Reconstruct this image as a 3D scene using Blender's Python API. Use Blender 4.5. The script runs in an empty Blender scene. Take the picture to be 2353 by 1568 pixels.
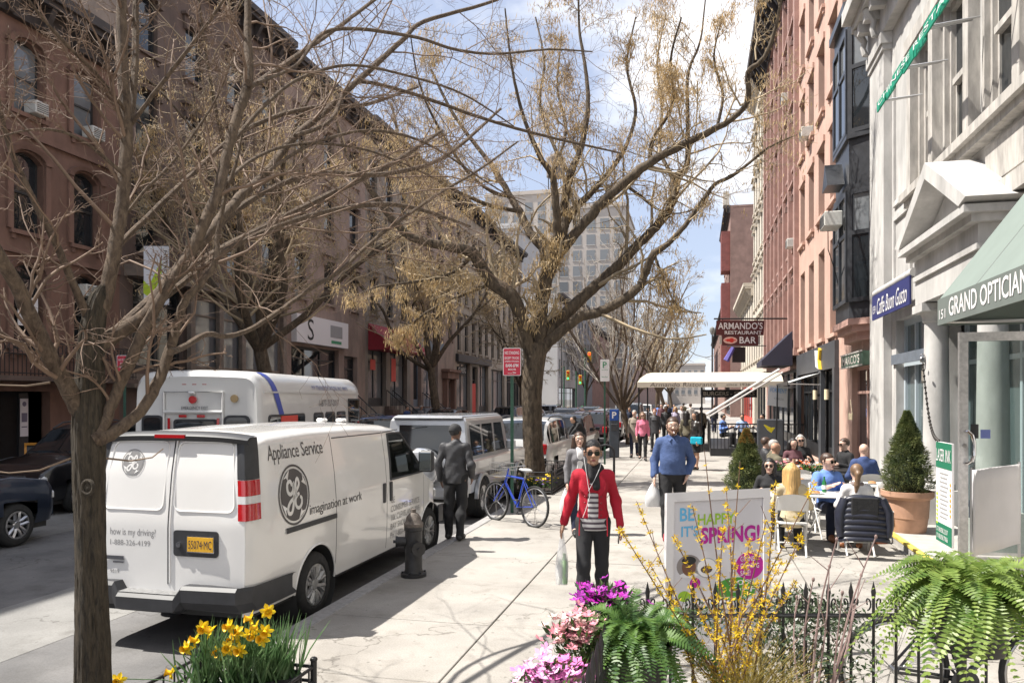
import bpy, math, random
import numpy as np
from mathutils import Vector, Matrix, noise as mnoise
from mathutils.geometry import tessellate_polygon

sc = bpy.context.scene
COL = sc.collection
R = random.Random(7)
PI = math.pi

# ------------------------------------------------------------------ camera, sky, sun, exposure
TH = math.radians(13.57); CH = 2.15; FP = 1757.0
cam = bpy.data.cameras.new('camera'); camo = bpy.data.objects.new('camera', cam); COL.objects.link(camo)
camo.location = (0, 0, CH); camo.rotation_euler = (PI/2, 0, TH)
cam.sensor_width = 36; cam.lens = FP/2352*36; cam.shift_y = 131/2352; cam.clip_end = 3000; cam.clip_start = .05
sc.camera = camo
EL = math.radians(58); SH = Vector((.975, .22)).normalized()      # direction the shadows run
SUND = Vector((-SH.x*math.cos(EL), -SH.y*math.cos(EL), math.sin(EL)))
w = bpy.data.worlds.new('World'); sc.world = w; w.use_nodes = True
nt = w.node_tree; nt.nodes.clear()
N = lambda t: nt.nodes.new(t)
o = N('ShaderNodeOutputWorld'); bg = N('ShaderNodeBackground'); sky = N('ShaderNodeTexSky')
sky.sky_type = 'NISHITA'; sky.sun_disc = False; sky.sun_elevation = EL; sky.sun_rotation = math.atan2(SUND.x, SUND.y)
sky.air_density = 1.0; sky.dust_density = .5; sky.ozone_density = 1.0
tc = N('ShaderNodeTexCoord'); mp = N('ShaderNodeMapping'); mp.inputs['Scale'].default_value = (1, 1, 2.2); mp.inputs['Location'].default_value = (.35, .1, .3)
n1 = N('ShaderNodeTexNoise'); n1.inputs['Scale'].default_value = 2.6; n1.inputs['Detail'].default_value = 9; n1.inputs['Roughness'].default_value = .55
rp = N('ShaderNodeValToRGB'); rp.color_ramp.elements[0].position = .44; rp.color_ramp.elements[1].position = .62
mx = N('ShaderNodeMix'); mx.data_type = 'RGBA'
mx.inputs['B'].default_value = (10.8, 10.8, 11.0, 1)
hz = N('ShaderNodeMix'); hz.data_type = 'RGBA'; hz.inputs['Factor'].default_value = .55; hz.inputs['B'].default_value = (6.4, 7.1, 9.0, 1)
L_ = nt.links.new
L_(tc.outputs['Generated'], mp.inputs['Vector']); L_(mp.outputs['Vector'], n1.inputs['Vector']); L_(n1.outputs['Fac'], rp.inputs['Fac'])
L_(sky.outputs['Color'], hz.inputs['A']); L_(hz.outputs['Result'], mx.inputs['A']); L_(rp.outputs['Color'], mx.inputs['Factor'])
L_(mx.outputs['Result'], bg.inputs['Color']); bg.inputs['Strength'].default_value = .056; L_(bg.outputs['Background'], o.inputs['Surface'])
sl = bpy.data.lights.new('sun', 'SUN'); sl.energy = 4.3; sl.angle = math.radians(.53); sl.color = (1, .955, .88)
so = bpy.data.objects.new('sun', sl); COL.objects.link(so); so.rotation_euler = SUND.to_track_quat('Z', 'Y').to_euler(); so.location = (-20, 0, 40)
sc.view_settings.view_transform = 'Standard'; sc.view_settings.look = 'None'; sc.view_settings.exposure = 1.24; sc.view_settings.gamma = 1
sc.cycles.max_bounces = 6; sc.cycles.diffuse_bounces = 3; sc.cycles.glossy_bounces = 3; sc.cycles.transparent_max_bounces = 12
sc.cycles.caustics_reflective = False; sc.cycles.caustics_refractive = False; sc.cycles.sample_clamp_indirect = 4

# ------------------------------------------------------------------ placing helpers (2352 x 1568 plate to metres)
CT, ST = math.cos(TH), math.sin(TH)
def at(px, py, d):
    u = (px-1176)/FP; v = (915-py)/FP
    return Vector((d*(-ST+CT*u), d*(CT+ST*u), CH+d*v))
def gp(px, py, z=0.):
    return at(px, py, (CH-z)*FP/(py-915))
def onx(px, py, X):
    u = (px-1176)/FP
    return at(px, py, X/(-ST+CT*u))
STREET = -.15

# ------------------------------------------------------------------ materials
MATS = {}
def M(name, col=(.5, .5, .5), rough=.6, metal=0., var=0., vs=3., bump=0., bs=40., spec=.5, coat=0., col2=None, orand=0., stretch=None, emit=None, detail=6, sub=0.):
    if name in MATS: return MATS[name]
    m = bpy.data.materials.new(name); m.use_nodes = True; MATS[name] = m
    nt = m.node_tree; b = nt.nodes['Principled BSDF']; lk = nt.links.new
    b.inputs['Base Color'].default_value = (*col, 1); b.inputs['Roughness'].default_value = rough; b.inputs['Metallic'].default_value = metal
    b.inputs['Specular IOR Level'].default_value = spec
    if coat: b.inputs['Coat Weight'].default_value = coat; b.inputs['Coat Roughness'].default_value = .04
    if emit: b.inputs['Emission Color'].default_value = (*emit[:3], 1); b.inputs['Emission Strength'].default_value = emit[3]
    if var or bump or orand or col2:
        tc = nt.nodes.new('ShaderNodeTexCoord'); mp = nt.nodes.new('ShaderNodeMapping'); lk(tc.outputs['Object'], mp.inputs['Vector'])
        if stretch: mp.inputs['Scale'].default_value = stretch
    last = None
    if var or col2:
        n = nt.nodes.new('ShaderNodeTexNoise'); n.inputs['Scale'].default_value = vs; n.inputs['Detail'].default_value = detail; n.inputs['Roughness'].default_value = .62
        lk(mp.outputs['Vector'], n.inputs['Vector'])
        r = nt.nodes.new('ShaderNodeValToRGB'); r.color_ramp.elements[0].position = .32; r.color_ramp.elements[1].position = .68
        c2 = col2 or tuple(min(1, c*(1+var)) for c in col); c1 = col if col2 else tuple(c*(1-var) for c in col)
        r.color_ramp.elements[0].color = (*c1, 1); r.color_ramp.elements[1].color = (*c2, 1)
        lk(n.outputs['Fac'], r.inputs['Fac']); last = r.outputs['Color']
    if orand:
        oi = nt.nodes.new('ShaderNodeObjectInfo'); h = nt.nodes.new('ShaderNodeHueSaturation')
        mr = nt.nodes.new('ShaderNodeMapRange'); mr.inputs['To Min'].default_value = 1-orand; mr.inputs['To Max'].default_value = 1+orand
        lk(oi.outputs['Random'], mr.inputs['Value']); lk(mr.outputs['Result'], h.inputs['Value'])
        if last: lk(last, h.inputs['Color'])
        else: h.inputs['Color'].default_value = (*col, 1)
        last = h.outputs['Color']
    if last: lk(last, b.inputs['Base Color'])
    if bump:
        n2 = nt.nodes.new('ShaderNodeTexNoise'); n2.inputs['Scale'].default_value = bs; n2.inputs['Detail'].default_value = 8; n2.inputs['Roughness'].default_value = .65
        lk(mp.outputs['Vector'], n2.inputs['Vector'])
        bu = nt.nodes.new('ShaderNodeBump'); bu.inputs['Strength'].default_value = min(1, bump); bu.inputs['Distance'].default_value = .02
        lk(n2.outputs['Fac'], bu.inputs['Height']); lk(bu.outputs['Normal'], b.inputs['Normal'])
    return m
def worn(name, c1, c2, spots=.5, rough=.9, bump=.15, sc_=1.):
    """walked-on paving: broad stains, fine speckle, dark gum spots and hairline cracks, laid out in world metres"""
    if name in MATS: return MATS[name]
    m = bpy.data.materials.new(name); m.use_nodes = True; MATS[name] = m; nt = m.node_tree; b = nt.nodes['Principled BSDF']; lk = nt.links.new; nn = nt.nodes.new
    g = nn('ShaderNodeNewGeometry'); b.inputs['Roughness'].default_value = rough
    def noise(s, d, lo, hi, r=.6):
        n = nn('ShaderNodeTexNoise'); n.inputs['Scale'].default_value = s; n.inputs['Detail'].default_value = d; n.inputs['Roughness'].default_value = r; lk(g.outputs['Position'], n.inputs['Vector'])
        q = nn('ShaderNodeMapRange'); q.inputs['From Min'].default_value = lo; q.inputs['From Max'].default_value = hi; lk(n.outputs['Fac'], q.inputs['Value']); return q.outputs['Result'], n
    def mul(col, fac, dark):
        x = nn('ShaderNodeMix'); x.data_type = 'RGBA'; x.blend_type = 'MULTIPLY'; x.inputs['B'].default_value = (dark, dark*.985, dark*.965, 1); lk(fac, x.inputs['Factor']); lk(col, x.inputs['A']); return x.outputs['Result']
    f, _ = noise(1.1*sc_, 8, .35, .68); mxn = nn('ShaderNodeMix'); mxn.data_type = 'RGBA'; mxn.inputs['A'].default_value = (*c1, 1); mxn.inputs['B'].default_value = (*c2, 1); lk(f, mxn.inputs['Factor']); col = mxn.outputs['Result']
    f, n2 = noise(70, 4, .42, .66, .7); col = mul(col, f, .80)
    f, _ = noise(.45, 5, .50, .68); col = mul(col, f, .74); f, _ = noise(3.2, 6, .56, .72); col = mul(col, f, .78)
    for s_, th in ((5.5, .075), (2.3, .035)):
        v = nn('ShaderNodeTexVoronoi'); v.inputs['Scale'].default_value = s_; lk(g.outputs['Position'], v.inputs['Vector']); q = nn('ShaderNodeMapRange'); q.inputs['From Min'].default_value = th*1.3; q.inputs['From Max'].default_value = th*.6; lk(v.outputs['Distance'], q.inputs['Value']); col = mul(col, q.outputs['Result'], 1-spots)
    v = nn('ShaderNodeTexVoronoi'); v.feature = 'DISTANCE_TO_EDGE'; v.inputs['Scale'].default_value = .35; wv = nn('ShaderNodeTexNoise'); wv.inputs['Scale'].default_value = 2.5; wv.inputs['Detail'].default_value = 6; ad = nn('ShaderNodeVectorMath'); ad.operation = 'ADD'; lk(g.outputs['Position'], wv.inputs['Vector']); lk(g.outputs['Position'], ad.inputs[0]); lk(wv.outputs['Color'], ad.inputs[1]); lk(ad.outputs['Vector'], v.inputs['Vector'])
    q = nn('ShaderNodeMapRange'); q.inputs['From Min'].default_value = .006; q.inputs['From Max'].default_value = .002; lk(v.outputs['Distance'], q.inputs['Value']); col = mul(col, q.outputs['Result'], .62)
    lk(col, b.inputs['Base Color']); bu = nn('ShaderNodeBump'); bu.inputs['Strength'].default_value = bump; bu.inputs['Distance'].default_value = .01; lk(n2.outputs['Fac'], bu.inputs['Height']); lk(bu.outputs['Normal'], b.inputs['Normal'])
    return m
def glass(name, tint=(.35, .4, .4), dark=.5, rough=.02):
    """see-through tinted pane: fresnel reflection over tinted transparency"""
    if name in MATS: return MATS[name]
    m = bpy.data.materials.new(name); m.use_nodes = True; MATS[name] = m
    nt = m.node_tree; nt.nodes.clear(); lk = nt.links.new
    o = nt.nodes.new('ShaderNodeOutputMaterial'); g = nt.nodes.new('ShaderNodeBsdfGlossy'); t = nt.nodes.new('ShaderNodeBsdfTransparent')
    f = nt.nodes.new('ShaderNodeFresnel'); f.inputs['IOR'].default_value = 1.6; mxs = nt.nodes.new('ShaderNodeMixShader')
    g.inputs['Roughness'].default_value = rough; t.inputs['Color'].default_value = (*[c*dark for c in tint], 1)
    lk(f.outputs['Fac'], mxs.inputs['Fac']); lk(t.outputs['BSDF'], mxs.inputs[1]); lk(g.outputs['BSDF'], mxs.inputs[2]); lk(mxs.outputs['Shader'], o.inputs['Surface'])
    return m
def sheer(name, col, op):
    """thin milky film: part white scatter, part see-through"""
    m = bpy.data.materials.new(name); m.use_nodes = True; MATS[name] = m; nt = m.node_tree; b = nt.nodes['Principled BSDF']; b.inputs['Base Color'].default_value = (*col, 1); b.inputs['Roughness'].default_value = .35; b.inputs['Alpha'].default_value = op; return m
def leafmat(name, c1, c2, sc_=20., trans=.35, rough=.5):
    if name in MATS: return MATS[name]
    m = bpy.data.materials.new(name); m.use_nodes = True; MATS[name] = m
    nt = m.node_tree; b = nt.nodes['Principled BSDF']; lk = nt.links.new
    tc = nt.nodes.new('ShaderNodeTexCoord'); n = nt.nodes.new('ShaderNodeTexNoise'); n.inputs['Scale'].default_value = sc_; n.inputs['Detail'].default_value = 4
    r = nt.nodes.new('ShaderNodeValToRGB'); r.color_ramp.elements[0].position = .35; r.color_ramp.elements[1].position = .65
    r.color_ramp.elements[0].color = (*c1, 1); r.color_ramp.elements[1].color = (*c2, 1)
    lk(tc.outputs['Object'], n.inputs['Vector']); lk(n.outputs['Fac'], r.inputs['Fac']); lk(r.outputs['Color'], b.inputs['Base Color'])
    b.inputs['Roughness'].default_value = rough
    tr = nt.nodes.new('ShaderNodeBsdfTranslucent'); lk(r.outputs['Color'], tr.inputs['Color']); ms = nt.nodes.new('ShaderNodeMixShader'); ms.inputs['Fac'].default_value = trans
    o = nt.nodes['Material Output']; lk(b.outputs['BSDF'], ms.inputs[1]); lk(tr.outputs['BSDF'], ms.inputs[2]); lk(ms.outputs['Shader'], o.inputs['Surface'])
    return m

# ------------------------------------------------------------------ mesh builder
class MB:
    def __init__(s): s.v = []; s.f = []; s.mi = []; s.sm = []; s.cur = 0; s.smooth = False
    def add(s, vs, fs, m=None, smooth=None):
        b = len(s.v); s.v.extend([tuple(p) for p in vs]); m = s.cur if m is None else m; smooth = s.smooth if smooth is None else smooth
        for f in fs: s.f.append(tuple(b+i for i in f)); s.mi.append(m); s.sm.append(smooth)
        return s
    def box(s, x0, x1, y0, y1, z0, z1, m=None, T=None):
        if x0 > x1: x0, x1 = x1, x0
        if y0 > y1: y0, y1 = y1, y0
        v = [Vector(p) for p in ((x0,y0,z0),(x1,y0,z0),(x1,y1,z0),(x0,y1,z0),(x0,y0,z1),(x1,y0,z1),(x1,y1,z1),(x0,y1,z1))]
        if T: v = [T @ p for p in v]
        return s.add(v, [(0,3,2,1),(4,5,6,7),(0,1,5,4),(1,2,6,5),(2,3,7,6),(3,0,4,7)], m, False)
    def cbox(s, c, sz, T=None, m=None):
        c = Vector(c); h = Vector(sz)/2
        T2 = Matrix.Translation(c) @ (T.to_4x4() if T else Matrix())
        return s.box(-h.x, h.x, -h.y, h.y, -h.z, h.z, m, T2)
    def rbox(s, c, sz, r=.02, T=None, m=None, smooth=False):
        """box with chamfered edges (24 verts)"""
        c = Vector(c); h = Vector(sz)/2; r = min(r, min(h)*.99); T2 = Matrix.Translation(c) @ (T.to_4x4() if T else Matrix()); vs = []; idx = {}
        for sx in (-1, 1):
            for sy in (-1, 1):
                for sz_ in (-1, 1):
                    for a in range(3):
                        p = [sx*(h.x-r), sy*(h.y-r), sz_*(h.z-r)]; p[a] = (sx*h.x, sy*h.y, sz_*h.z)[a]
                        idx[(sx, sy, sz_, a)] = len(vs); vs.append(T2 @ Vector(p))
        fs = []
        for a in range(3):
            b, c2 = (a+1) % 3, (a+2) % 3
            for sg in (-1, 1):
                q = []
                for (p, r2) in ((-1,-1),(1,-1),(1,1),(-1,1)):
                    k = [0,0,0]; k[a] = sg; k[b] = p; k[c2] = r2; q.append(idx[(*k, a)])
                fs.append(tuple(q if sg > 0 else q[::-1]))
            for s1 in (-1, 1):
                for s2 in (-1, 1):
                    q = []
                    for e, ax in ((-1, b), (-1, c2), (1, c2), (1, b)):
                        k = [0,0,0]; k[a] = e; k[b] = s1; k[c2] = s2; q.append(idx[(*k, ax)])
                    fs.append(tuple(q if s1*s2 < 0 else q[::-1]))
        for sx in (-1,1):
            for sy in (-1,1):
                for s3 in (-1,1):
                    q = [idx[(sx,sy,s3,a)] for a in range(3)]
                    fs.append(tuple(q if sx*sy*s3 > 0 else q[::-1]))
        return s.add(vs, fs, m, smooth)
    def tube(s, pts, rad, n=6, m=None, cap=True, smooth=True):
        pts = [Vector(p) for p in pts]; k = len(pts)
        if not hasattr(rad, '__len__'): rad = [rad]*k
        vs = []; up = None
        for i in range(k):
            t = (pts[min(i+1, k-1)]-pts[max(i-1, 0)])
            t = t.normalized() if t.length > 1e-9 else Vector((0,0,1))
            if up is None:
                up = Vector((0,0,1)) if abs(t.z) < .9 else Vector((1,0,0))
            a = t.cross(up)
            if a.length < 1e-6: a = t.orthogonal()
            a.normalize(); b = a.cross(t).normalized(); up = b
            for j in range(n):
                g = 2*PI*j/n; vs.append(pts[i]+(a*math.cos(g)+b*math.sin(g))*rad[i])
        fs = [(i*n+j, i*n+(j+1) % n, (i+1)*n+(j+1) % n, (i+1)*n+j) for i in range(k-1) for j in range(n)]
        if cap: fs += [tuple(range(n))[::-1], tuple(range((k-1)*n, k*n))]
        return s.add(vs, fs, m, smooth)
    def cyl(s, a, b, r, n=12, m=None, r2=None, smooth=True): return s.tube([a, b], [r, r if r2 is None else r2], n, m, True, smooth)
    def lathe(s, prof, n=24, c=(0,0,0), axis='Z', m=None, smooth=True, a0=0., a1=2*PI):
        c = Vector(c); full = abs(a1-a0-2*PI) < 1e-6; cols = n if full else n+1; vs = []
        for i in range(cols):
            g = a0+(a1-a0)*i/n
            for (r, z) in prof:
                x, y = r*math.cos(g), r*math.sin(g)
                p = (x, y, z) if axis == 'Z' else ((z, x, y) if axis == 'X' else (y, z, x))
                vs.append(c+Vector(p))
        k = len(prof)
        fs = [(i*k+j, ((i+1) % cols)*k+j, ((i+1) % cols)*k+j+1, i*k+j+1) for i in range(n) for j in range(k-1)]
        return s.add(vs, fs, m, smooth)
    def ell(s, c, r, nu=10, nv=7, T=None, m=None, smooth=True):
        c = Vector(c); vs = [c+Vector((0,0,-r[2]))] if not T else [c+T@Vector((0,0,-r[2]))]
        for i in range(1, nv):
            f = -PI/2+PI*i/nv
            for j in range(nu):
                g = 2*PI*j/nu; p = Vector((r[0]*math.cos(f)*math.cos(g), r[1]*math.cos(f)*math.sin(g), r[2]*math.sin(f)))
                vs.append(c+(T@p if T else p))
        p = Vector((0,0,r[2])); vs.append(c+(T@p if T else p)); top = len(vs)-1
        fs = [(0, 1+(j+1) % nu, 1+j) for j in range(nu)]
        for i in range(nv-2):
            for j in range(nu): fs.append((1+i*nu+j, 1+i*nu+(j+1) % nu, 1+(i+1)*nu+(j+1) % nu, 1+(i+1)*nu+j))
        b = 1+(nv-2)*nu
        fs += [(b+j, b+(j+1) % nu, top) for j in range(nu)]
        return s.add(vs, fs, m, smooth)
    def quad(s, a, b, c, d, m=None): return s.add([a, b, c, d], [(0,1,2,3)], m, False)
    def prism(s, poly, mp, d0, d1, m=None, smooth=False):
        """2D polygon poly (CCW), mp(u, v, d) -> 3D; closed prism from d0 to d1"""
        k = len(poly); vs = [Vector(mp(u, v, d0)) for u, v in poly]+[Vector(mp(u, v, d1)) for u, v in poly]
        tri = tessellate_polygon([[Vector((u, v, 0)) for u, v in poly]])
        fs = [tuple(t) for t in tri]+[tuple(k+i for i in t[::-1]) for t in tri]+[(i, (i+1) % k, k+(i+1) % k, k+i) for i in range(k)]
        return s.add(vs, fs, m, smooth)
    def grid(s, P, m=None, smooth=True, closeu=False):
        """P: list of rows of points"""
        nr, ncol = len(P), len(P[0]); vs = [p for r in P for p in r]
        fs = [(i*ncol+j, i*ncol+(j+1) % ncol, (i+1)*ncol+(j+1) % ncol, (i+1)*ncol+j) for i in range(nr-1) for j in range(ncol if closeu else ncol-1)]
        return s.add(vs, fs, m, smooth)
    def mesh(s, name, mats, angle=40, recalc=True):
        me = bpy.data.meshes.new(name); me.from_pydata(s.v, [], s.f)
        for m in (mats if isinstance(mats, (list, tuple)) else [mats]): me.materials.append(m)
        me.polygons.foreach_set('material_index', s.mi); me.polygons.foreach_set('use_smooth', s.sm)
        if recalc and len(s.f) < 60000:
            import bmesh
            bm = bmesh.new(); bm.from_mesh(me); bmesh.ops.recalc_face_normals(bm, faces=bm.faces); bm.to_mesh(me); bm.free()
        if any(s.sm): me.set_sharp_from_angle(angle=math.radians(angle))
        me.update(); return me
    def build(s, name, mats, parent=None, world=True, loc=None, angle=40, recalc=True, **kw):
        return put(name, s.mesh(name, mats, angle, recalc), parent, world, loc, **kw)
def put(name, me, parent=None, world=True, loc=None, label=None, cat=None, group=None, kind=None):
    ob = bpy.data.objects.new(name, me); COL.objects.link(ob)
    if parent is not None:
        ob.parent = parent
        if world and parent.parent is None: ob.location = -parent.location
        if world and parent.parent is not None and loc is not None: pass
    if loc is not None: ob.location = Vector(loc)-(parent.location if (parent is not None and world and parent.parent is None) else Vector((0,0,0)))
    return tag(ob, label, cat, group, kind)
def tag(ob, label=None, cat=None, group=None, kind=None):
    if label: ob['label'] = label
    if cat: ob['category'] = cat
    if group: ob['group'] = group
    if kind: ob['kind'] = kind
    return ob
def thing(name, label, cat, loc=(0,0,0), rotz=0., group=None):
    ob = bpy.data.objects.new(name, None); COL.objects.link(ob); ob.location = loc; ob.rotation_euler = (0, 0, rotz); ob.empty_display_size = .1
    return tag(ob, label, cat, group)
def dup(root, loc, rotz=None, label=None, group=None, scale=None):
    def cp(ob, par):
        c = ob.copy(); COL.objects.link(c); c.parent = par
        for ch in list(ob.children): cp(ch, c)
        return c
    r = cp(root, None); r.location = loc
    if rotz is not None: r.rotation_euler = (0, 0, rotz)
    if scale: r.scale = (scale,)*3
    if label: r['label'] = label
    if group: r['group'] = group
    return r
def text_geo(body, size=1., spacing=1., shear=0., offset=0., align='LEFT', res=3):
    """flat letter geometry: (list of 2D points, list of faces)"""
    cu = bpy.data.curves.new('t', 'FONT'); cu.body = body; cu.size = size; cu.space_character = spacing; cu.shear = shear; cu.offset = offset
    cu.align_x = align; cu.resolution_u = res; cu.fill_mode = 'FRONT'
    ob = bpy.data.objects.new('t', cu); me = ob.to_mesh()
    v = [(p.co.x, p.co.y) for p in me.vertices]; f = [tuple(p.vertices) for p in me.polygons]
    ob.to_mesh_clear(); bpy.data.objects.remove(ob); bpy.data.curves.remove(cu)
    return v, f
def lettering(name, body, mat, mapf, size=1., parent=None, fit=None, world=True, **kw):
    """text mapped by mapf(u, v) -> world; fit=(width, height) rescales"""
    v, f = text_geo(body, 1., **kw)
    xs = [p[0] for p in v]; ys = [p[1] for p in v]
    if fit:
        sx = fit[0]/(max(xs)-min(xs)); sy = fit[1]/(max(ys)-min(ys)); v = [((x-min(xs))*sx, (y-min(ys))*sy) for x, y in v]
    else: v = [(x*size, y*size) for x, y in v]
    b = MB(); b.add([mapf(x, y) for x, y in v], f)
    return b.build(name, mat, parent, world, recalc=False)
def arc(c, r, a0, a1, n):
    return [(c[0]+r*math.cos(a0+(a1-a0)*i/n), c[1]+r*math.sin(a0+(a1-a0)*i/n)) for i in range(n+1)]
def rrect(x0, x1, y0, y1, r, n=5):
    return arc((x1-r, y0+r), r, -PI/2, 0, n)+arc((x1-r, y1-r), r, 0, PI/2, n)+arc((x0+r, y1-r), r, PI/2, PI, n)+arc((x0+r, y0+r), r, PI, 1.5*PI, n)
def lerp(a, b, t): return a+(b-a)*t
def interp(x, xs, ys): return float(np.interp(x, xs, ys))
# ================================================================== setting: ground, road, pavements
m_asph = worn('asphalt', (.105, .103, .104), (.175, .17, .168), .45, .9, .4)
m_conc = worn('concrete_slab', (.285, .268, .246), (.37, .348, .318), .4)
m_conc2 = worn('concrete_far', (.275, .26, .24), (.35, .33, .305), .3)
m_joint = M('joint_dirt', (.12, .11, .10), .95, var=.2, vs=5)
m_granite = M('granite_kerb', (.30, .29, .285), .85, var=.2, vs=14, bump=.2, bs=60)
m_step = M('step_stone', (.36, .345, .32), .85, var=.15, vs=5, bump=.15, bs=50)
m_yel = M('yellow_paint', (.62, .47, .09), .7, var=.3, vs=9)
b = MB(); b.box(-600, 600, -60, 1500, -.5, -.30); b.build('ground', M('ground_far', (.2, .19, .18), .95, var=.2, vs=.2), kind='structure')
b = MB(); b.box(-14.2, -3.74, -25, 420, -.29, STREET); road = b.build('road', m_asph, kind='structure')
b = MB()
for x0, x1, y0, y1 in ((-7.4, -5.9, 3.5, 8.6), (-13, -10.6, 9.5, 13), (-9.8, -9.0, 20, 33)):
    b.box(x0, x1, y0, y1, STREET-.02, STREET+.003)
b.build('tarmac_patch', worn('tarmac_patch', (.17, .167, .16), (.24, .235, .225), .4, .9, .3), road)
b = MB()
for y in range(10, 120, 9): b.box(-9.05, -8.93, y, y+3, STREET-.01, STREET+.005)
b.build('lane_marking', M('road_paint', (.55, .53, .46), .8, var=.3, vs=6), road)
b = MB()
for y0, y1 in ((-25, 45), (45, 110), (110, 420)): b.box(-3.55, 9, y0, y1-.01, -.29, -.035)
pave = b.build('pavement', m_joint, kind='structure')
b = MB(); b.box(-3.55, 9, 46.02, 420, -.035, 0); b.build('far_slab', m_conc2, pave)
# slabs, one object each
xs = [-3.55, -1.9, -.3, 1.25, 2.8, 4.4]
cache = {}
yy = 1.0; row = 0
while yy < 46:
    hl = 1.5
    for i in range(5):
        wd = xs[i+1]-xs[i]
        if i not in cache:
            q = MB(); q.rbox((0, 0, -.02), (wd-.015, hl-.013, .04), .005); cache[i] = q.mesh('slab', m_conc)
        s_ = put('slab', cache[i], pave, loc=((xs[i]+xs[i+1])/2, yy+hl/2, R.uniform(-.0025, .0025)))
        s_.rotation_euler = (R.uniform(-.0012, .0012), R.uniform(-.0012, .0012), 0)
    yy += hl
b = MB()
b.box(-3.5, 4.4, -6, .99, -.035, 0); b.build('near_slab', m_conc2, pave)
kb = MB(); kb.rbox((0, 0, -.09), (.185, 1.79, .18), .012); kme = kb.mesh('kerb_stone', m_granite)
kerb = MB(); kerb.box(-3.735, -3.56, -25, -2.9, -.2, 0); kerb.box(-3.735, -3.56, 60, 420, -.2, 0); kerb = kerb.build('kerb', m_granite, kind='structure')
for k in range(35): put('kerb_stone', kme, kerb, loc=(-3.648, -2+k*1.8, R.uniform(-.004, .002)))
b = MB(); b.box(-18.5, -14.42, -25, 420, -.29, .0); lp = b.build('pavement_opposite', m_conc2, kind='structure')
b = MB(); b.box(-14.415, -14.21, -25, 420, -.28, -.005); b.build('kerb_opposite', m_granite, kind='structure')
# entrance platform in front of the white building
b = MB(); b.box(2.84, 6, -2, 13.7, .0, .13); plat = b.build('entrance_step', m_step, kind='structure')
b = MB(); b.box(2.825, 2.90, -2, 13.71, .10, .1345); b.build('yellow_nosing', m_yel, plat)
b = MB(); b.box(2.833, 2.8395, -2, 13.71, .0, .10); b.build('riser_face', m_step, plat)

# ================================================================== facade tools
m_pane = M('window_pane', (.018, .022, .026), .03, spec=.9)
m_pane2 = M('window_pane_pale', (.16, .17, .18), .05, spec=.8)
m_shade = M('window_shade', (.62, .60, .56), .8)
m_dkframe = M('dark_sash', (.035, .033, .033), .5)
m_ltframe = M('pale_sash', (.42, .40, .37), .5, var=.1, vs=8)
def wall_front(mb, X, sx, y0, y1, z0, z1, ops, dep=.24, m=0, mr=None):
    ys = sorted(set([y0, y1]+[o[0] for o in ops]+[o[1] for o in ops])); zs = sorted(set([z0, z1]+[o[2] for o in ops]+[o[3] for o in ops]))
    ys = [y for y in ys if y0 <= y <= y1]; zs = [z for z in zs if z0 <= z <= z1]
    for zi in range(len(zs)-1):
        za, zb = zs[zi], zs[zi+1]; run = None
        for yi in range(len(ys)-1):
            ya, yb = ys[yi], ys[yi+1]; c = ((ya+yb)/2, (za+zb)/2)
            hole = any(o[0] < c[0] < o[1] and o[2] < c[1] < o[3] for o in ops)
            if not hole:
                if run is None: run = ya
            if (hole or yi == len(ys)-2) and run is not None:
                e = ya if hole else yb
                q = [(X, run, za), (X, e, za), (X, e, zb), (X, run, zb)]; mb.quad(*(q if sx > 0 else q[::-1]), m=m); run = None
    xi = X-sx*dep; mr = m if mr is None else mr
    for (ya, yb, za, zb) in [o[:4] for o in ops]:
        mb.quad((X, ya, za), (xi, ya, za), (xi, ya, zb), (X, ya, zb), m=mr); mb.quad((X, yb, za), (xi, yb, za), (xi, yb, zb), (X, yb, zb), m=mr)
        mb.quad((X, ya, za), (X, yb, za), (xi, yb, za), (xi, ya, za), m=mr); mb.quad((X, ya, zb), (X, yb, zb), (xi, yb, zb), (xi, ya, zb), m=mr)
WC = {}
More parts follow.
